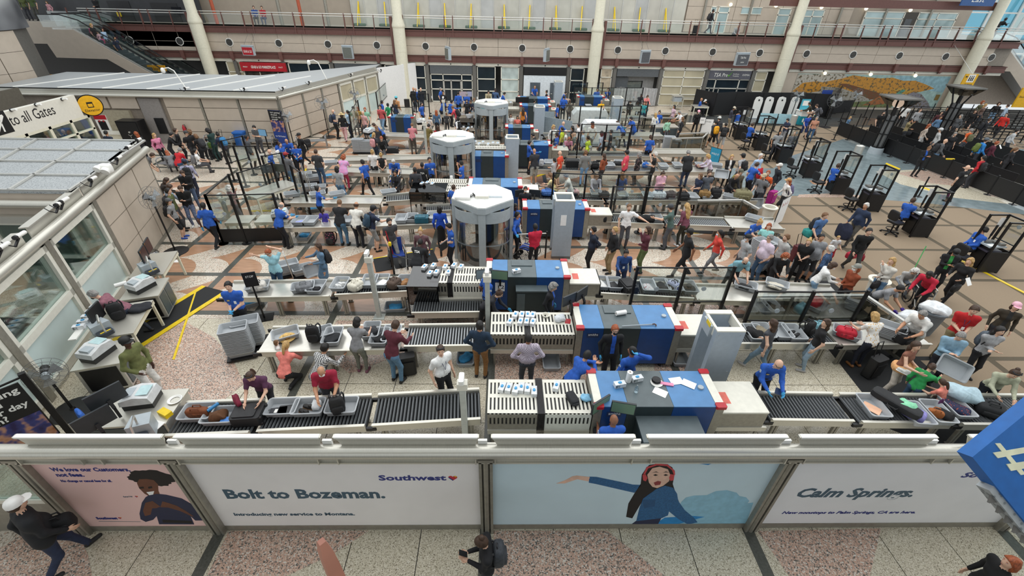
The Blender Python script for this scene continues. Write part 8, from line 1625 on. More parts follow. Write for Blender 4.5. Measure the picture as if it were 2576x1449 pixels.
bag('kid_backpack','lavender and sky blue child backpack on the front belt',(8.86,6.27),.76,'8f8ac8',.42,.3,.2,-50,False,True);lump('cloth','mint green cloth on top of the lavender backpack',(8.75,6.38),.93,'8fd8ae',.34,.26,.12,-40);bag('purse','small brown leather purse with a looped strap',(9.37,6.29),.75,'a5602e',.28,.13,.17,-30,True,False);b=MB();b.lathe([(.035,0),(.037,.15),(.02,.19),(.02,.22)],10);b.obj('bottle',mat('5a2f57',.3),None,label='purple metal bottle on the front belt',cat='bottle',loc=(*(9.69,6.56),.76));lump('jacket','navy jacket with red print folded in a front belt bin',(10,6.47),.745,'@f262a48/a04a3a',.5,.3,.12,-45);lump('jacket','black jacket next to the purple bottle',(9.56,6.26),.74,'1b1b1d',.35,.25,.16,-40);bag('backpack','black backpack being packed by the woman in sage sweater',(10.66,6.38),ZB,'1c1d1f',.5,.36,.26,-30);lump('pillow','pale blue pillow on the bins behind the front belt',(10.31,6.76),.82,'b4ccd6',.7,.45,.25,-30,'pillow')
hat('straw cowboy hat in a bin on the steel tray table',(-5.46,8.75),.76,'d8b26c',20);backpack('backpack','tall black backpack standing on the steel tray table',(*(-4.74,8.71),.76),10,'151517');lump('trousers','folded black jeans in the bin on the tray table',(-4.29,8.71),.745,'202327',.42,.3,.1,55);lump('jacket','black cap and pouch in the bin with a maroon case',(-3.08,8.69),.745,'1b1b1d',.36,.22,.13,58);lump('jacket','dark grey coat beyond the woman in grey tee',(-3.41,8.94),.76,'35363a',.4,.3,.16,30)
suitcase('black cabin case standing at the feet of the man in maroon sweater',(-2.38,8.26),0,'161617',15,False);lump('jacket','black jacket with white label in a second lane bin',(6.66,8.96),.745,'19191b',.45,.3,.18,-50);lump('jacket','tan jacket in a second lane bin',(6.94,9.03),.745,'8a7f6a',.4,.3,.15,-50);shoes('black and white sneakers in a second lane bin',(7.77,8.98),.745,'1b1b1d',-60);backpack('backpack','black leather backpack standing on the second lane belt',(*(8.13,9.1),ZB),30,'141416',s=.9);bag('tote','pale teal bag behind the woman in black tee',(8.53,9.18),ZB,'86b6c2',.42,.26,.26,-30);bag('tote','red leather tote with scalloped edge in a bin',(9.12,8.95),.745,'c4283a',.46,.3,.26,-25);bag('case','black camera case opened by the man in white shirt',(10.51,8.77),ZB,'18181a',.42,.36,.3,20);suitcase('black wheeled case with raised handle behind the woman in floral blouse',(9.65,8.24),0,'151516',20,False,True)
bag('handbag','white and black handbags heaped in the leftmost lane twelve bin',(-7.17,10.96),.745,'d5d0c8',.42,.3,.24,20,True,True,'1b1b1d');bag('backpack','grey cloth backpack lying in a lane twelve bin',(-5.84,10.94),.745,'75777a',.46,.34,.22,20);lump('pouch','small black pouch in a lane twelve bin',(-5.47,10.94),.745,'232326',.22,.18,.1,20,'pouch');shoes('white trainers in a lane twelve bin',(-4.85,11.15),.745,'e2e2e0',60);bag('tote','cream canvas bag on the lane twelve rollers',(-4.35,11.03),ZB,'d9d4c4',.44,.34,.26,60);bag('duffel','brown leather bag near the dark hood',(-3.23,11.15),ZB,'5a4a40',.44,.3,.28,60);lump('boots','tan boots in the bin next to the dark hood',(-2.92,11.27),.745,'a87a50',.36,.24,.14,60,'boots');MB().box(-.18,-.12,0,.18,.12,.012).obj('envelope',PAPER,None,label='white envelope in the bin by the camera pole',cat='envelope',loc=(*(-3.66,11.34),.745),rz=60)
suitcase('black wheeled suitcase laid down by the woman in blue blazer',(3.82,11.12),ZB,'1b1b1d',-75);laptop('flat black tablet in a lane twelve bin',(3.44,11.31),.745,'18191b',-70);MB().box(-.2,-.14,0,.2,.14,.02).obj('folder',PAPER,None,label='white folder in the first lane twelve bin after the hood',cat='folder',loc=(*(3.03,11.37),.745),rz=-70);lump('toiletries','clear bag of toiletries in the bin behind the screen',(4.43,11.11),.745,'@fc8c8ca/a03a48',.4,.26,.12,-70,'bag');lump('clothes','black clothing heap in the bin behind the screen',(4.85,11.16),.745,'1d1d20',.44,.3,.14,-70);bag('tote','striped white and blue tote in the bin behind the screen',(5.21,11.14),.745,'@se8e8ea/2a4a9a',.38,.24,.26,-60);hat('black felt hat in the bin behind the screen',(5.68,11.13),.8,'1b1b1c',-20);lump('clothes','dark clothes in the bin of the man in teal polo',(7.47,11.22),.745,'2a2a2d',.4,.28,.1,-30);lump('newspaper','folded newspaper in the bin on the steel table',(8.45,11.27),.76,'@pd9d4c6/b9b2a2',.44,.32,.1,-30,'newspaper')
suitcase('teal hard case on the third lane table',(-3.11,15.71),ZB,'1f5b6c',5,True,False,.9);lump('jacket','black jacket on the third lane belt',(5.62,15.93),ZB,'1b1b1d',.75,.36,.26,0);lump('shoes','black shoes in the bin left of the teal case',(-3.51,15.8),.745,'1c1c1e',.34,.24,.1,60,'shoes');lump('jacket','dark bags by the man in cream jacket',(-5.26,15.72),ZB,'1d1d20',.4,.34,.26,30);lump('bag','dark plastic heap beyond the hood of the tall detector',(4,15.93),ZB,'1b1b1d',.4,.4,.3,30,'bag');lump('folder','pale violet folder in the bin of the balding officer',(-7.67,15.45),.745,'9aa4e0',.36,.24,.05,40,'folder')
bag('bag','bright blue soft bag before the yellow blouse woman',(1.98,18.49),ZB,'4a74b8',.6,.34,.26,0);hat('straw hat on the fourth lane belt',(2.55,18.49),ZB,'cdb890');bag('bag','red and white striped bag on the fourth lane belt',(3.07,18.52),ZB,'@sa83048/d8cfc8',.6,.34,.26,10);bag('backpack','black backpack before the striped sweater woman',(4.43,18.34),ZB,'2a2a2d',.46,.4,.26,0);bag('duffel','grey and white duffel before the woman in pink sweater',(6.85,18.33),ZB,'b9bfc4',.62,.34,.3,0,True,True,'2a3040');bag('bag','brown and grey bag in the bin right of the grey duffel',(7.39,18.36),.78,'4a4644',.5,.34,.24,0);bag('backpack','round black backpack at the end of the fourth lane rollers',(7.86,18.18),ZB,'17181a',.5,.44,.34,0);bag('duffel','tan duffel bag in the bin before the woman in navy tee',(8.91,18.41),.78,'8a6a3c',.5,.3,.28,-20);bag('backpack','black backpack on the table before the bearded slate tee man',(9.46,18.55),ZB,'1a1a1c',.46,.38,.4,-10);bag('backpack','bulging khaki backpack before the shaved head man',(10.56,18.32),ZB,'7a7454',.7,.5,.42,-10)
backpack('backpack','pale grey backpack on the fifth lane belt',(*(1.97,22.39),ZB),0,'c4c6c8',s=.8);suitcase('long hard black case on the fifth lane belt',(3.58,22.52),ZB,'1b1b1d',0,True,False,1.25);bag('bag','black bag behind the rust sweater woman',(4.68,22.2),ZB,'1b1b1d',.45,.36,.3,0);bag('tote','bright blue tote in the fifth lane bin',(7.33,22.35),.745,'2a6ac0',.3,.2,.24,0);lump('jacket','black coat in the fifth lane bin behind the coral tee man',(5.99,22.6),.745,'1b1b1d',.5,.36,.2,0);lump('jacket','plum coat under the hands of the lilac blouse woman',(10.22,22.49),.745,'5a3040',.44,.3,.12,-40);suitcase('black suitcase lying on the steel tray left of the thin post',(-6.02,24.3),ZB,'1b1b1e',5,True,False,1.1)
suitcase('magenta suitcase standing beside the man in tan cap',(12.71,19.61),0,'b02a86',30,False,True);suitcase('maroon suitcase in the queue behind the bearded man in grey tee',(10.95,14.24),0,'5a1f26',20,False,True);suitcase('black wheeled suitcase pulled along the balcony',(15.9,42.3),5.42,'1d1d20',10,False,True);suitcase('black upright suitcase beside the bench at the left',(-16.81,27.08),0,'1b1b1e',-20,False,True);t=bag('golf_bag','long black wheeled bag lying tilted by the left crowd',(-16.3,25.35),0,'19191b',1.1,.34,.34,-35);suitcase('black suitcase with red trim by the far white partition',(-7.91,38.79),0,'1c1c1e',0,False);backpack('backpack','floral rainbow backpack on the floor beside the girl in pink skirt',(*(-6.54,15.22),0),0,'@f1d1d20/c85a7a',s=1.1);backpack('backpack','black backpack held by the man in black hat',(*(-11.38,26.32),.35),30,'17171a');lump('garment_bag','navy garment bag carried by the white haired man',(13.36,15.43),.3,'20263c',.2,.6,.6,20,'bag');lump('tote','teal jacket hanging from the arm of the man in blue tee',(11.42,14.73),.75,'2a8a84',.3,.4,.3,20,'clothes');bag('duffel','red and black duffel at the knee of the leather jacket man',(12.68,13.84),.35,'b02238',.42,.24,.24,20);lump('red_jacket','red jacket between two people in the podium crowd',(12.44,20.74),.8,'c02434',.25,.3,.5,0)
# boxes of gloves, towels, papers on the machines
GBM=MB().box(-.12,-.06,0,.12,.06,.1).mesh('glove_box',mat('e6e8ea',.6,0,.1,14))
GTM=MB().pill((0,0,.1),.09,.06,.05,.7,8,5).mesh('glove_tuft',mat(GLV,.5));GPM=MB().box(-.11,-.0612,.02,-.02,-.06,.08).mesh('printed_label',mat('9aa0a0',.5,0,.6,30))
def gboxes(pts,z,label,grp,rz=80):
    for i,q in enumerate(sorted(pts)):
        o=link('glove_box',GBM,None,(NTH[i]+' ' if len(pts)>1 else '')+label,'box',grp,None,(*q,z),rz+(i*37)%17-8);link('opening',GTM,o);link('printed_label',GPM,o)
gboxes([(0.02,6.7),(0.16,6.68),(0.31,6.64),(0.43,6.69),(0.56,6.66),(0.7,6.59)],1.1,'white box of blue gloves in the row on the nearest slotted cover','glove boxes on the nearest slotted cover');gboxes([(1.19,6.74)],1.1,'single white glove box right of the nearest black bellows',None)
gboxes([(0.21,8.96),(0.36,9.25),(0.48,8.97),(0.53,9.25),(0.64,8.97),(0.68,9.25),(0.8,8.95),(0.81,9.24)],1.1,'white glove box in the cluster on the second slotted cover','glove boxes on the second slotted cover');gboxes([(-2.37,11.63),(-2.11,11.71),(-2.15,11.27),(-1.97,11.32),(-1.74,11.64),(-1.61,11.32),(-1.48,11.74),(-1.26,11.65)],1.1,'white glove box scattered on the lane twelve slotted cover','glove boxes in lane twelve');gboxes([(-3.51,18.6),(-3.3,18.71),(-3.06,18.57)],1.1,'white glove pack on the slotted table behind the scanner','glove packs behind the scanner');gboxes([(-1.56,25.06),(-1.32,24.69),(-1.12,25.01),(-0.82,24.64),(-0.56,24.89),(-0.3,24.82)],1.1,'white glove box on the far cover beside the second scanner','far glove boxes');gboxes([(-2.41,28.37),(-2.14,28.01),(-1.92,28.4),(-2.18,27.64)],1.1,'white glove box in the heap left of the third scanner','glove boxes left of the third scanner');gboxes([(-0.34,35.49),(-0.04,35.52),(0.26,35.4),(0.56,35.57)],1.1,'white glove box on the far glove table','far glove table boxes');gboxes([(2.49,6.57),(2.9,6.74)],1.345,'white glove box on top of the nearest machine','glove boxes on the nearest machine',20);gboxes([(0.42,11.06)],1.345,'white tissue box on top of the number 12 machine',None,30)
def roll(label,q,z,lying=False,rz=0):t=T('paper_roll',label,'paper towel',(*q,z),rz);b=MB();b.cyl(*(((-.14,0,.06),(.14,0,.06))if lying else((0,0,0),(0,0,.27))),.06,n=16);b.obj('roll',PAPER,t);b=MB();b.cyl(*(((-.142,0,.06),(.142,0,.06))if lying else((0,0,-.001),(0,0,.272))),.02,n=10);b.obj('core',mat('8a7a66',.8),t)
roll('upright white paper towel roll on the nearest machine',(2.71,6.71),1.345);roll('white paper towel roll lying on the second machine',(3.06,9.05),1.345,True,15);roll('white paper roll on the left wall desk',(-10.86,10.7),1.0,True,40);roll('white paper roll standing on the front inspection desk',(-7.71,6.43),.9,True,30);roll('white paper roll by the fourth machine',(-2.27,19),1.1)
for i,(q,rz,lab)in enumerate((((3.31,6.4),-35,'white paper sheet on the nearest machine, under the round cap'),((3.75,6.72),10,'white paper sheet with a pen on the nearest machine'),((3.99,6.63),-35,'blank white paper sheet nearest the right edge of the machine'))):MB().box(-.14,-.1,0,.14,.1,.003).obj('paper_sheet',PAPER,None,label=lab,cat='paper',loc=(*q,1.3425+i*.004),rz=rz)
b=MB();b.cyl((0,0,0),(0,0,.02),.13,n=20);b.obj('plate',WHITE,None,label='white round plate on the nearest machine',cat='plate',loc=(*(3.31,6.66),1.345));b=MB();b.lathe([(.08,0),(.1,.02),(.09,.06),(.03,.075)],18);b.obj('cap_lid',BLACKM,None,label='black round cap on the white plate',cat='lid',loc=(*(3.3,6.69),1.367));MB().box(-.14,-.04,0,.14,.04,.025).obj('pill_box',mat('e58cb0',.4),None,label='pink seven day pill box on the nearest machine',cat='box',loc=(*(3.51,6.62),1.345),rz=-12)
b=MB();b.lathe([(.035,0),(.04,.02),(.04,.12),(.015,.16),(.015,.2)],12);b.obj('sanitizer_bottle',glass_mat('gel',(.8,.9,.95),.15),None,label='clear pump bottle on the nearest machine',cat='bottle',loc=(*(2.8,6.4),1.345));bag('pouch','black and grey roll pouch on the nearest slotted cover',(1.49,6.39),1.1,'26272a',.2,.34,.14,20,False,True);lump('gloves','pale blue plastic bag right of the black roll pouch',(1.78,6.43),1.1,'8cc4e4',.22,.2,.08,0,'bag')
t=T('walking_cane','grey walking cane with a brown crook handle on the second machine','cane',(*(2.98,8.54),1.36),6);MB().cyl((0,0,.015),(.78,0,.015),.014,n=8).obj('shaft',GREYP,t);MB().tube([(.78,0,.015),(.84,.01,.015),(.87,-.03,.015),(.85,-.07,.015)],.016,6).obj('crook',mat('5a3a24',.5),t)
lump('jacket','white plastic bag on the second slotted cover',(1.51,9.11),1.1,'d4d8dc',.3,.24,.14,20,'bag');b=MB();b.lathe([(.06,0),(.1,.03),(.105,.06),(.09,.06),(.06,.02)],16);b.obj('bowl',OFFW,None,label='white bowl on the second slotted cover',cat='bowl',loc=(*(1.16,9.28),1.1));MB().box(-.1,-.07,0,.1,.07,.004).obj('warning_card',RED,None,label='red warning card on the second slotted cover',cat='card',loc=(*(1.72,9.07),1.102),rz=80);MB().box(-.1,-.008,0,.1,.008,.14).obj('tablet',mat('2a3f66',.3),None,label='dark blue tablet in the hands of the bald officer',cat='tablet',loc=(*(6.12,6.69),.95),rot=(-50,0,-30))
def monitor(label,q,z,rz,w=.48,h=.3,img='6f8a70',face=1,arm=True):
    st='44484c' in img or '4c5048' in img or '7fb2' in img or 'far ' in label and 'wall' not in label
    t=T('monitor',label,'monitor',(*q,z),rz);MB().box(-w/2,-.02,0,w/2,.02,h).obj('casing',mat('2c3034',.45),t);MB().box(-w/2+.015,-.023,.015,w/2-.015,-.02,h-.015).obj('screen',ramp_mat('xray_picture_'+img,'ShaderNodeTexNoise',[(.5,img),(.6,img),(.64,'b07a3a'),(.7,'4a6a3a')],.3,4.)if face else BLACK,t)
    if arm:b=MB();b.bar((0,.03,.12),(0,.12,-.05),.06,.04);b.bar((0,.12,-.05),(0,.12,.02-z if st else-.3),.05,.05);b.obj('arm',BLACKM,t)
monitor('left of two tilted monitors at the nearest machine',(2,6.06),1.2,35);monitor('right of two tilted monitors at the nearest machine',(2.44,5.98),1.2,-12);monitor('left of twin black monitors above the second machine',(1.77,9.4),1.42,215,face=0);monitor('right of twin black monitors above the second machine',(2.12,9.66),1.42,225,face=0);monitor('left screen of the number 12 machine',(-0.51,10.71),1.36,15,img='8a9a9c');monitor('right screen of the number 12 machine',(-0.07,10.65),1.36,-8);monitor('left of twin black monitors at the third machine',(0.74,17.27),1.15,190,face=0);monitor('right of twin black monitors at the third machine',(1.32,17.29),1.15,170,face=0);monitor('screen on an arm at the nearest body scanner',(-1.91,12.75),1.15,60,.36,.26,face=0);monitor('left of two screens at the blue machine with officer lifting a case',(0.3,23.76),1.36,20,.5,.36,'9aa4a8');monitor('right of two screens at the blue machine with officer lifting a case',(0.67,23.92),1.36,-5,.5,.36,'9aa4a8');monitor('light blue screen at the far olive hoodie desk',(-5.99,29.74),1.1,10,.5,.3,'9cc0e4');monitor('light blue screen by the officer group',(-13.16,25.06),1.3,-15,.5,.36,'7fb2d8');monitor('left of two dark screens in the left inspection frame',(-10.32,19.3),1.3,10,.5,.34,'44484c');monitor('right of two dark screens in the left inspection frame',(-9.94,19.46),1.3,-5,.5,.34,'4c5048');monitor('left of two far screens watched by the grey haired officer',(-3.15,37.15),1.2,0,.6,.4,'b8a8b0');monitor('right of two far screens watched by the grey haired officer',(-2.75,37.18),1.2,0,.6,.4,'a8a8c0');monitor('far dark monitor left of the booth desk',(1.21,35.29),1.2,0,.6,.4,face=0);monitor('far dark monitor right of the booth desk',(1.6,35.32),1.2,0,.6,.4,face=0)
# left inspection desks along the wall
def desk(label,q,rz,w=1.3,d=.75,h=.88,doors=True):
    t=T('inspection_desk',label,'desk',q,rz);MB().box(-w/2,-d/2,h-.04,w/2,d/2,h).obj('steel_top',STEELX,t)
    if doors:
        MB().box(-w/2+.04,-d/2+.04,.1,w/2-.04,d/2-.04,h-.04).obj('cabinet',ALU,t)
        for x0,x1 in((-w/2+.1,-.03),(.03,w/2-.1)):MB().box(x0,-d/2+.025,.16,x1,-d/2+.04,h-.1).obj('door',mat('4d585c',.4),t)
        MB().box(-w/2+.025,-d/2+.12,.16,-w/2+.045,d/2-.12,h-.1).obj('side_panel',BLACKM,t)
    else:
        for x in(-w/2+.05,w/2-.05):
            for y in(-d/2+.05,d/2-.05):MB().box(x-.03,y-.03,0,x+.03,y+.03,h-.04).obj('leg',CREAM,t)
        MB().box(-w/2,-d/2,h-.12,w/2,-d/2+.02,h-.04).obj('apron',CREAM,t)
desk('steel cabinet desk with a trace machine at the left wall, nearest',(-9.45,8.0),106.9,.95,.95);desk('bare steel table at the left wall with a black backpack',(-9.95,9.35),106.9,1.5,.95,.88,False);desk('steel cabinet desk at the left wall, behind the man in mauve tee',(-10.3,10.75),106.9,1.0,.95);desk('far steel table end with cream legs at the left wall',(-10.9,12.1),106.9,1.5,.9,.9,False);desk('front inspection desk with a trace machine and yellow tissue box',(-7.55,6.35),5,1.6,.95,.9);desk('white topped inspection table inside the black frame, left one',(-9.95,15.6),3,.9,.7,.8,False);desk('white topped inspection table inside the black frame, right one',(-8.75,15.7),3,1.2,.7,.8,False);desk('long white inspection table behind the white haired woman',(-10.09,18.58),58,2.0,1.0,.85,False);desk('white desk behind the left clear screen',(-13.1,23.03),20,1.3,.8,.8,False);desk('black box desk beside the officer seen from behind',(10.71,30.26),0,1.6,1.0,.95);desk('small grey desk with two seated people by the black partition',(15.86,37.67),0,1.2,.8,.75,False);desk('grey folding table by the glass shop front',(16.17,40.94),0,1.4,.8,.75,False);desk('wooden desk near the black partition',(18.07,38.52),0,1.1,.7,.8);desk('cream folding table top right behind the front partition',(.75,5.2),0,2.1,.75,.8,False)
def trace(label,q,z,rz):
    t=T('trace_detector',label,'machine',(*q,z),rz);MB().box(-.28,-.2,0,.28,.2,.16).obj('base',BLACKM,t);MB().xzprism([(-.3,.14),(.3,.14),(.26,.3),(.0,.34),(-.28,.26)],-.22,.22).obj('housing',mat('d4d6d6',.4),t);MB().box(.02,-.14,.33,.24,.14,.345).obj('screen',mat('b8d4d6',.2),t);MB().box(-.24,-.12,.28,-.06,.12,.33).obj('printer',GREYP,t)
trace('grey trace detection machine on the nearest wall desk',(-9.5,7.95),.88,80);trace('grey trace detection machine on the front inspection desk',(-7.5,6.5),.9,10);trace('grey trace detection machine on the desk behind the man in mauve tee',(-10.35,10.75),.88,70);trace('grey trace detection machine by the balding officer',(-8.5,15.75),.8,20);trace('grey trace detection machine at the far olive hoodie desk',(-5.29,29.8),.9,20);trace('grey trace detection machine at the far left desk',(-8.03,27.45),.85,60)
for q,z,rz,lab in(((-10.0,8.75),.88,60,'liquid scanner on a grey base between the wall desks'),((-10.7,11.6),.88,60,'liquid scanner on a grey base at the far wall table'),((-6.95,5.75),.9,20,'liquid scanner at the front inspection desk')):
    t=T('liquid_scanner',lab,'machine',(*q,z),rz);MB().prism([(-.2,-.16),(.2,-.16),(.16,.16),(-.16,.16)],0,.35).obj('grey_base',GREYP,t);MB().rbox(-.18,-.4,.1,.14,-.18,.2,.05).obj('reader',mat('343a42',.4),t);MB().box(-.12,-.34,.2,.1,-.3,.205).obj('keys',YEL,t);MB().tube([(0,-.1,.35),(.05,-.15,.6),(.0,-.3,.5),(-.02,-.35,.2)],.02,6).obj('arm',ALU,t)
monitor('tall dark monitor back at the nearest wall desk',(-10.1,8.95),1.15,100,.5,.42,face=0);monitor('dark brown screen at the far wall desk, left one',(-10.75,11.75),1.25,110,.46,.4,'4a3230');monitor('dark brown screen at the far wall desk, right one',(-10.95,12.25),1.25,110,.46,.4,'4a3230');monitor('upper grey monitor back leaning at the front inspection desk',(-7.76,6.14),1.25,-125,.6,.4,face=0);monitor('lower grey monitor back leaning at the front inspection desk',(-7.78,5.73),1.05,-125,.6,.4,face=0)
gboxes([(-10.25,8.55),(-10.3,8.75),(-10.35,8.95),(-10.4,9.15),(-10.45,9.35)],1.2,'white glove box in the row on the ledge of the left wall','glove boxes on the wall ledge',15);MB().box(-.08,-.85,-.03,.08,.85,0).obj('shelf',WHITE,None,label='narrow white ledge with glove boxes on the left wall',cat='shelf',loc=(-10.36,8.95,1.2),rz=16)
backpack('backpack','black backpack standing on the bare wall table',(-10.05,9.4,.88),40,'141416',s=1.05);lump('jacket','black folded jacket on the bare wall table',(-9.75,9.75),.88,'22242a',.55,.4,.12,30);MB().box(-.13,-.07,0,.13,.07,.1).obj('tissue_box',YEL,None,label='yellow tissue box on the front inspection desk',cat='box',loc=(*(-6.84,6.17),.9),rz=-25);b=MB();b.lathe([(.1,0),(.14,.03),(.13,.035),(.09,.01)],18);b.obj('plate',WHITE,None,label='white round dish on the front inspection desk',cat='dish',loc=(*(-6.89,6.55),.9));MB().box(-.12,-.17,0,.12,.17,.01).obj('clipboard',PAPER,None,label='white form sheet on the front inspection desk corner',cat='paper',loc=(*(-6.89,5.84),.9),rz=-15);b=MB();b.pill((0,0,.45),.5,.12,.9,.6);b.obj('chair_back',mat('2560b8',.6),None,label='blue chair back behind the front inspection desk',cat='chair',loc=(*(-8.57,6.18),.1),rz=-35);
t=T('floor_mat','black anti fatigue mat with yellow borders on the floor at the left','mat',(-9.88,10.38),70.5);MB().box(-1.75,-.52,0,1.75,.52,.018).obj('mat_surface',RUB,t);MB().box(-1.75,.38,.018,1.75,.54,.024).obj('border',YEL,t);MB().box(-1.75,-.54,.018,1.75,-.38,.024).obj('border',YEL,t)
for q,rz,w,d,lab in(((-10.51,21.95),70,2.6,.9,'dark mat with yellow edge behind the dolly of bins'),((-3.51,13.98),20,2.2,1.0,'dark mat under the blue wheelchair'),((-8.77,19.06),0,1.7,.6,'dark mat below the hair bun officer'),((9.02,16.86),-5,3.2,1.1,'dark mat under the bright steel table')):t=T('floor_mat',lab,'mat',q,rz);MB().box(-w/2,-d/2,.01,w/2,d/2,.022).obj('mat_surface',RUB,t);MB().box(-w/2,d/2-.05,.022,w/2,d/2,.026).obj('border',YEL,t)
# fans
def fan(label,q,h,rz,r=.38,wall=False):
    t=T('pedestal_fan',label,'fan',q,rz);MB().cyl((0,0,.03),(0,0,h),.028,n=8).obj('pole',BLACKM,t);MB().lathe([(.42,0),(.42,.02),(.06,.05),(.04,.1)],20).obj('base',BLACK,t);MB().cyl((0,.0,h),(0,.26,h),.085,n=12).obj('motor',BLACKM,t)
    b=MB();n=14
    for yy,k in((-.14,1),(.02,1)):
        for rr in(r,r*.6,r*.3):b.lathe([(rr-.003,yy+.06*(rr/r)**2),(rr+.004,yy+.06*(rr/r)**2),(rr+.004,yy+.008+.06*(rr/r)**2)],24,(0,0,h),axis='y')
        for i in range(n):a=2*PI*i/n;b.bar((.04*math.cos(a),yy,h+.04*math.sin(a)),(r*math.cos(a),yy+.06,h+r*math.sin(a)),.005,.005)
    b.obj('wire_guard',mat('8f9294',.35,.7,.05),t,kind='stuff');b=MB()
    for k in range(3):
        a=2*PI*k/3;u_,v_=(math.cos(a),math.sin(a)),(math.cos(a+.8),math.sin(a+.8));b.add([(.05*u_[0],-.04,h+.05*u_[1]),(r*.85*u_[0],-.07,h+r*.85*u_[1]),(r*.85*v_[0],-.02,h+r*.85*v_[1]),(.05*v_[0],-.04,h+.05*v_[1])],[(0,1,2,3),(3,2,1,0)])
    b.obj('blade',mat('b4b8ba',.4,.5),t);MB().cyl((0,-.12,h),(0,.02,h),.07,n=12).obj('hub',GREYP,t)
fan('large wire pedestal fan before the left beige panels, seen edge-on',(-12.0,14.45),2.1,80);fan('wire pedestal fan at the lower left window',(-9.85,7.05),1.15,42,.36);fan('wire pedestal fan before the slanted pavilion wall',(-11.37,29.71),2.1,20,.45);fan('wire pedestal fan between the pavilion windows',(-10.13,32.52),2.1,10,.42);fan('wire pedestal fan half hidden beside the tall poster stand',(-12.55,27.05),1.9,60,.4);fan('wire pedestal fan in front of the white kiosks',(22.6,36.14),1.9,0,.5);fan('wire pedestal fan beside the navy banner',(24.43,34.43),1.9,-20,.5);fan('small wire pedestal fan before the mural',(27.89,37.14),1.9,-30,.4)
t=T('waste_basket','black waste basket with a clear liner by the left panels','trash can',(-12.17,13.57));MB().lathe([(.15,0),(.21,.32),(.2,.32),(.14,.02)],16).obj('basket',BLACK,t);MB().lathe([(.21,.3),(.26,.42),(.2,.5),(.12,.36),(.1,.3)],16).obj('liner',glass_mat('liner',(.6,.6,.6),.2),t)
MB().box(-.16,-.1,0,.16,.1,.004).obj('paper_sheet',PAPER,None,label='white paper lying on the floor near the fan base',cat='paper',loc=(-11.63,13.78),rz=5)
for q,lab,m in(((11.48,9.63),'white trash barrel heaped with clear plastic bags by the cleaner',WHITE),((12.49,10.1),'grey trash barrel heaped with clear plastic bags behind the white one',GRB)):
    t=T('trash_barrel',lab,'trash can',q);MB().lathe([(.26,0),(.33,.75),(.36,.75),(.36,.8),(.3,.8),(.24,.1)],20).obj('barrel',m,t);b=MB();b.pill((0,0,.84),.66,.62,.26,.7,18,10);b.v=[(x*(1+.12*math.sin(14*y)),y*(1+.12*math.sin(12*x)),z+.05*math.sin(13*x+9*y))for x,y,z in b.v];b.obj('plastic_bag',mat('dfe3e5',.25,0,.1,9),t)
for q,lab in(((21.58,26.69),'steel cylinder bin beside the lit torch lamp'),((21.87,34.5),'steel cylinder bin left of the sanitizer kiosk')):t=T('steel_bin',lab,'trash can',q);MB().lathe([(.24,0),(.24,.8),(.2,.82),(.15,.74)],20).obj('cylinder',ALU,t)
for q,lab in(((11.57,17.7),'white ring topped bin at the end of the bright steel table'),((12.26,11.91),'white ring topped bin behind the steel enclosure')):t=T('ring_bin',lab,'trash can',q);MB().lathe([(.2,0),(.26,.6),(.32,.62),(.32,.66),(.22,.66),(.18,.2)],20).obj('tub',OFFW,t)
def bench(label,q,rz):
    t=T('mesh_bench',label,'bench',q,rz);m=mat('9a9da0',.4,.6);MB().box(-.8,-.25,.42,.8,.25,.45).obj('seat',ramp_mat('bench_mesh','ShaderNodeTexChecker',[(0,'5a5d60'),(1,'a9acae')],.4,60,.5),t);b=MB()
    for x in(-.82,.82):MB().tube([(x,-.25,0),(x,-.25,.6),(x,-.15,.68),(x,.15,.68),(x,.25,.6),(x,.25,0)],.025,8).obj('leg',m,t)
bench('grey mesh bench with seated passengers at the left',(-16.97,22.87),-12);bench('grey mesh bench by the slanted pavilion wall',(-11.56,27.34),15);bench('grey mesh bench behind the left clear screen',(-14.67,27.19),5);bench('grey mesh bench before the pavilion panels',(-16.94,27.23),-5)
# wheelchairs, camera poles, cart and rest
def wheelchair(label,q,rz,col='1f3f8f'):
    t=T('wheelchair',label,'wheelchair',q,rz);m=mat(col,.6);MB().box(-.22,-.2,.46,.22,.22,.5).obj('seat',m,t);MB().bar((0,-.22,.48),(0,-.28,.98),.42,.03,up=(0,1,0)).obj('backrest',m,t)
    for s in(-1,1):b=MB();b.lathe([(.29,s*.28-.015),(.31,s*.28-.015),(.31,s*.28+.015),(.29,s*.28+.015)],22,(0,-.1,.31),axis='x');[b.bar((s*.28,-.1,.31),(s*.28,-.1+.29*math.cos(a),.31+.29*math.sin(a)),.006,.006)for a in[k*PI/5 for k in range(10)]];b.obj('wheel',BLACK,t);MB().cyl((s*.24-.02,.35,.08),(s*.24+.02,.35,.08),.08,n=10).obj('caster',BLACK,t);MB().tube([(s*.25,-.3,1.0),(s*.25,-.25,.5),(s*.25,-.2,.7),(s*.25,.2,.7),(s*.25,.22,.45),(s*.2,.42,.15),(s*.12,.5,.12)],.016,6).obj('frame',ALU,t)
wheelchair('empty blue wheelchair beside the red belt barrier',(-3.66,13.61),200);wheelchair('blue wheelchair pushed by the red shirted attendant',(0.91,14.2),60);wheelchair('blue wheelchair carrying the woman in patterned cardigan',(-5.2,20.73),170);wheelchair('wheelchair carrying the white haired woman in grey cardigan',(13.41,11.48),160,'26262a')
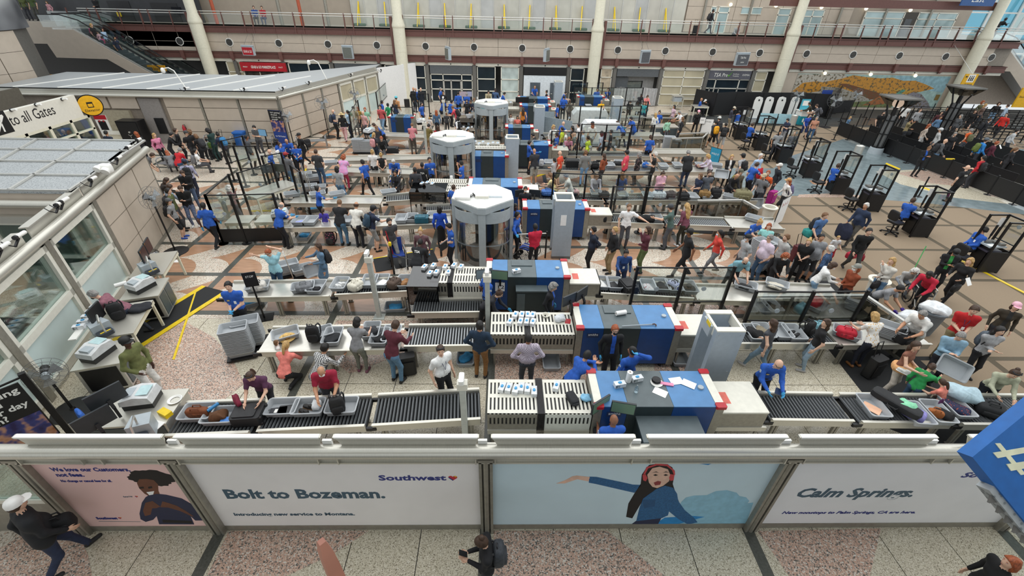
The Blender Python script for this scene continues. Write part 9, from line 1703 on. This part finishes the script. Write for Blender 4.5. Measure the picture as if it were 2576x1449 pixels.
def campole(label,q,h,arm=True):
    t=T('camera_pole',label,'camera',q);MB().box(-.06,-.06,.02,.06,.06,h).obj('pole',mat('b9bdb6',.45),t);MB().box(-.16,-.14,0,.16,.14,.025).obj('base_plate',mat('b9bdb6',.45),t);MB().box(-.1,-.08,h-.12,.1,.08,h+.04).obj('junction_box',OFFW,t);MB().rbox(-.05,-.2,h+.14,.05,.06,h+.24,.03).obj('camera_body',WHITE,t);MB().tube([(0,0,h),(.02,.05,h+.08),(0,0,h+.15)],.02,6).obj('bracket',BLACK,t)
campole('white camera pole standing in lane twelve among the bins',(-3.67,10.61),2.05);campole('white camera pole before the navy sweater man',(-0.37,9.31),2.3);campole('white camera pole behind the front partition',(-.75,6.05),1.95);campole('pale post with camera left of the second scanner',(-4.38,25.53),2.0);campole('pale post by the small boy in dark jacket',(-4.01,31.61),2.0);campole('pale pillar scale post at the left inspection frame',(-11.03,16.56),1.2);campole('pale pillar post by the balding officer frame',(-10.94,21.76),1.3)
t=T('cart','wire cart with bins near the pale pink traveller','cart',(14.66,39.74));b=MB();[b.bar((x,y,.1),(x,y,1.1),.03,.03)for x in(-.4,.4)for y in(-.3,.3)];[b.box(-.42,-.32,z,.42,.32,z+.03)for z in(.2,.65,1.05)];b.obj('frame',ALU,t);MB().rbox(-.35,-.25,.68,.35,.25,1.0,.05).obj('load',GREYP,t)
t=T('belt_barrier','black post with red belt and yellow cap before the blue wheelchair','stanchion',(-3.72,13.03));MB().cyl((0,0,0),(0,0,1.15),.035,n=8).obj('post',BLACK,t);MB().pill((0,0,1.18),.1,.1,.16,.6).obj('cap',YEL,t);MB().bar((.05,.05,.75),(-.1,.1,1.6),.03,.012).obj('red_belt',RED,t);MB().bar((0,0,.8),(1.2,-.25,.55),.04,.012).obj('belt',BLACK,t)
t=T('green_pole','thin green pole leaning beside the woman in cream sweater','pole',(*(13.61,12.31),.85));MB().cyl((0,0,0),(.62,.62,.5),.014,n=6).obj('stick',mat('1f8a3c',.5),t)
t=T('barrier_gate','black gate posts with a grey bar by the red shirted attendant','barrier',(0.54,14.14));b=MB();b.cyl((0,0,0),(0,0,1.1),.03,n=8);b.obj('post',BLACK,t);MB().cyl((1.05,.1,0),(1.05,.1,1.1),.03,n=8).obj('post',BLACK,t);MB().bar((0,0,1.02),(1.05,.1,1.02),.05,.02).obj('bar',ALU,t)
for q0,q1,lab in(((-1.21,23.95),(0.15,23.81),'black railing in front of the blue machine by the second scanner'),):
    t=T('railing',lab,'railing',q0);dx,dy=q1[0]-q0[0],q1[1]-q0[1];b=MB();[b.bar((0,0,z),(dx,dy,z),.04,.04)for z in(.5,.95)];b.obj('rail',BLACKM,t);[MB().bar((dx*k,dy*k,0),(dx*k,dy*k,.97),.05,.05).obj('post',BLACKM,t)for k in(0,.5,1)]
for p0,p1,lab in(((4.37,29.06),(2.69,30.21),'grey privacy panel behind the far metal detectors, left one'),((3.48,31.61),(2.4,31.65),'grey privacy panel behind the far metal detectors, right one')):
    t=T('privacy_panel',lab,'partition',p0);MB().bar((0,0,.7),(p1[0]-p0[0],p1[1]-p0[1],.7),.04,1.4).obj('panel',mat('9aa8b0',.35,.1),t)
MB().pill((0,0,.14),.3,.22,.26,.7).obj('plush_toy',mat('8f8f92',.9,0,.15,40,.4),None,label='grey plush animal hugged by the black haired woman',cat='toy',loc=(*(12.16,8.25),1.05))
shoes('white sneakers held by the girl in brown top',(9.54,7.49),.9,'e2e6e2',40);lump('orange_shirt','pale orange shirt tied at the waist of the girl in brown top',(9.66,7.61),.78,'e8b078',.5,.42,.22,0)
for q,z,rz,lab in(((14.19,11),1.05,20,'white paper sheet held by the blonde woman in black'),((29.13,25.65),1.05,30,'white paper held by the red haired queue person')):MB().box(-.1,-.004,0,.1,.004,.24).obj('paper_sheet',PAPER,None,label=lab,cat='paper',loc=(*q,z),rot=(-40,0,rz))
MB().rbox(-.04,-.004,0,.04,.006,.15,.002).obj('phone',BLACK,None,label='black phone in the hand of the woman at the bottom edge',cat='phone',loc=(*(-0.49,3.28),1.22),rot=(-50,0,95))
bag('shoulder_bag','black bag with orange strap on the back of the man in white cap',(-7.05,3.87),.85,'17171a',.4,.2,.32,30)
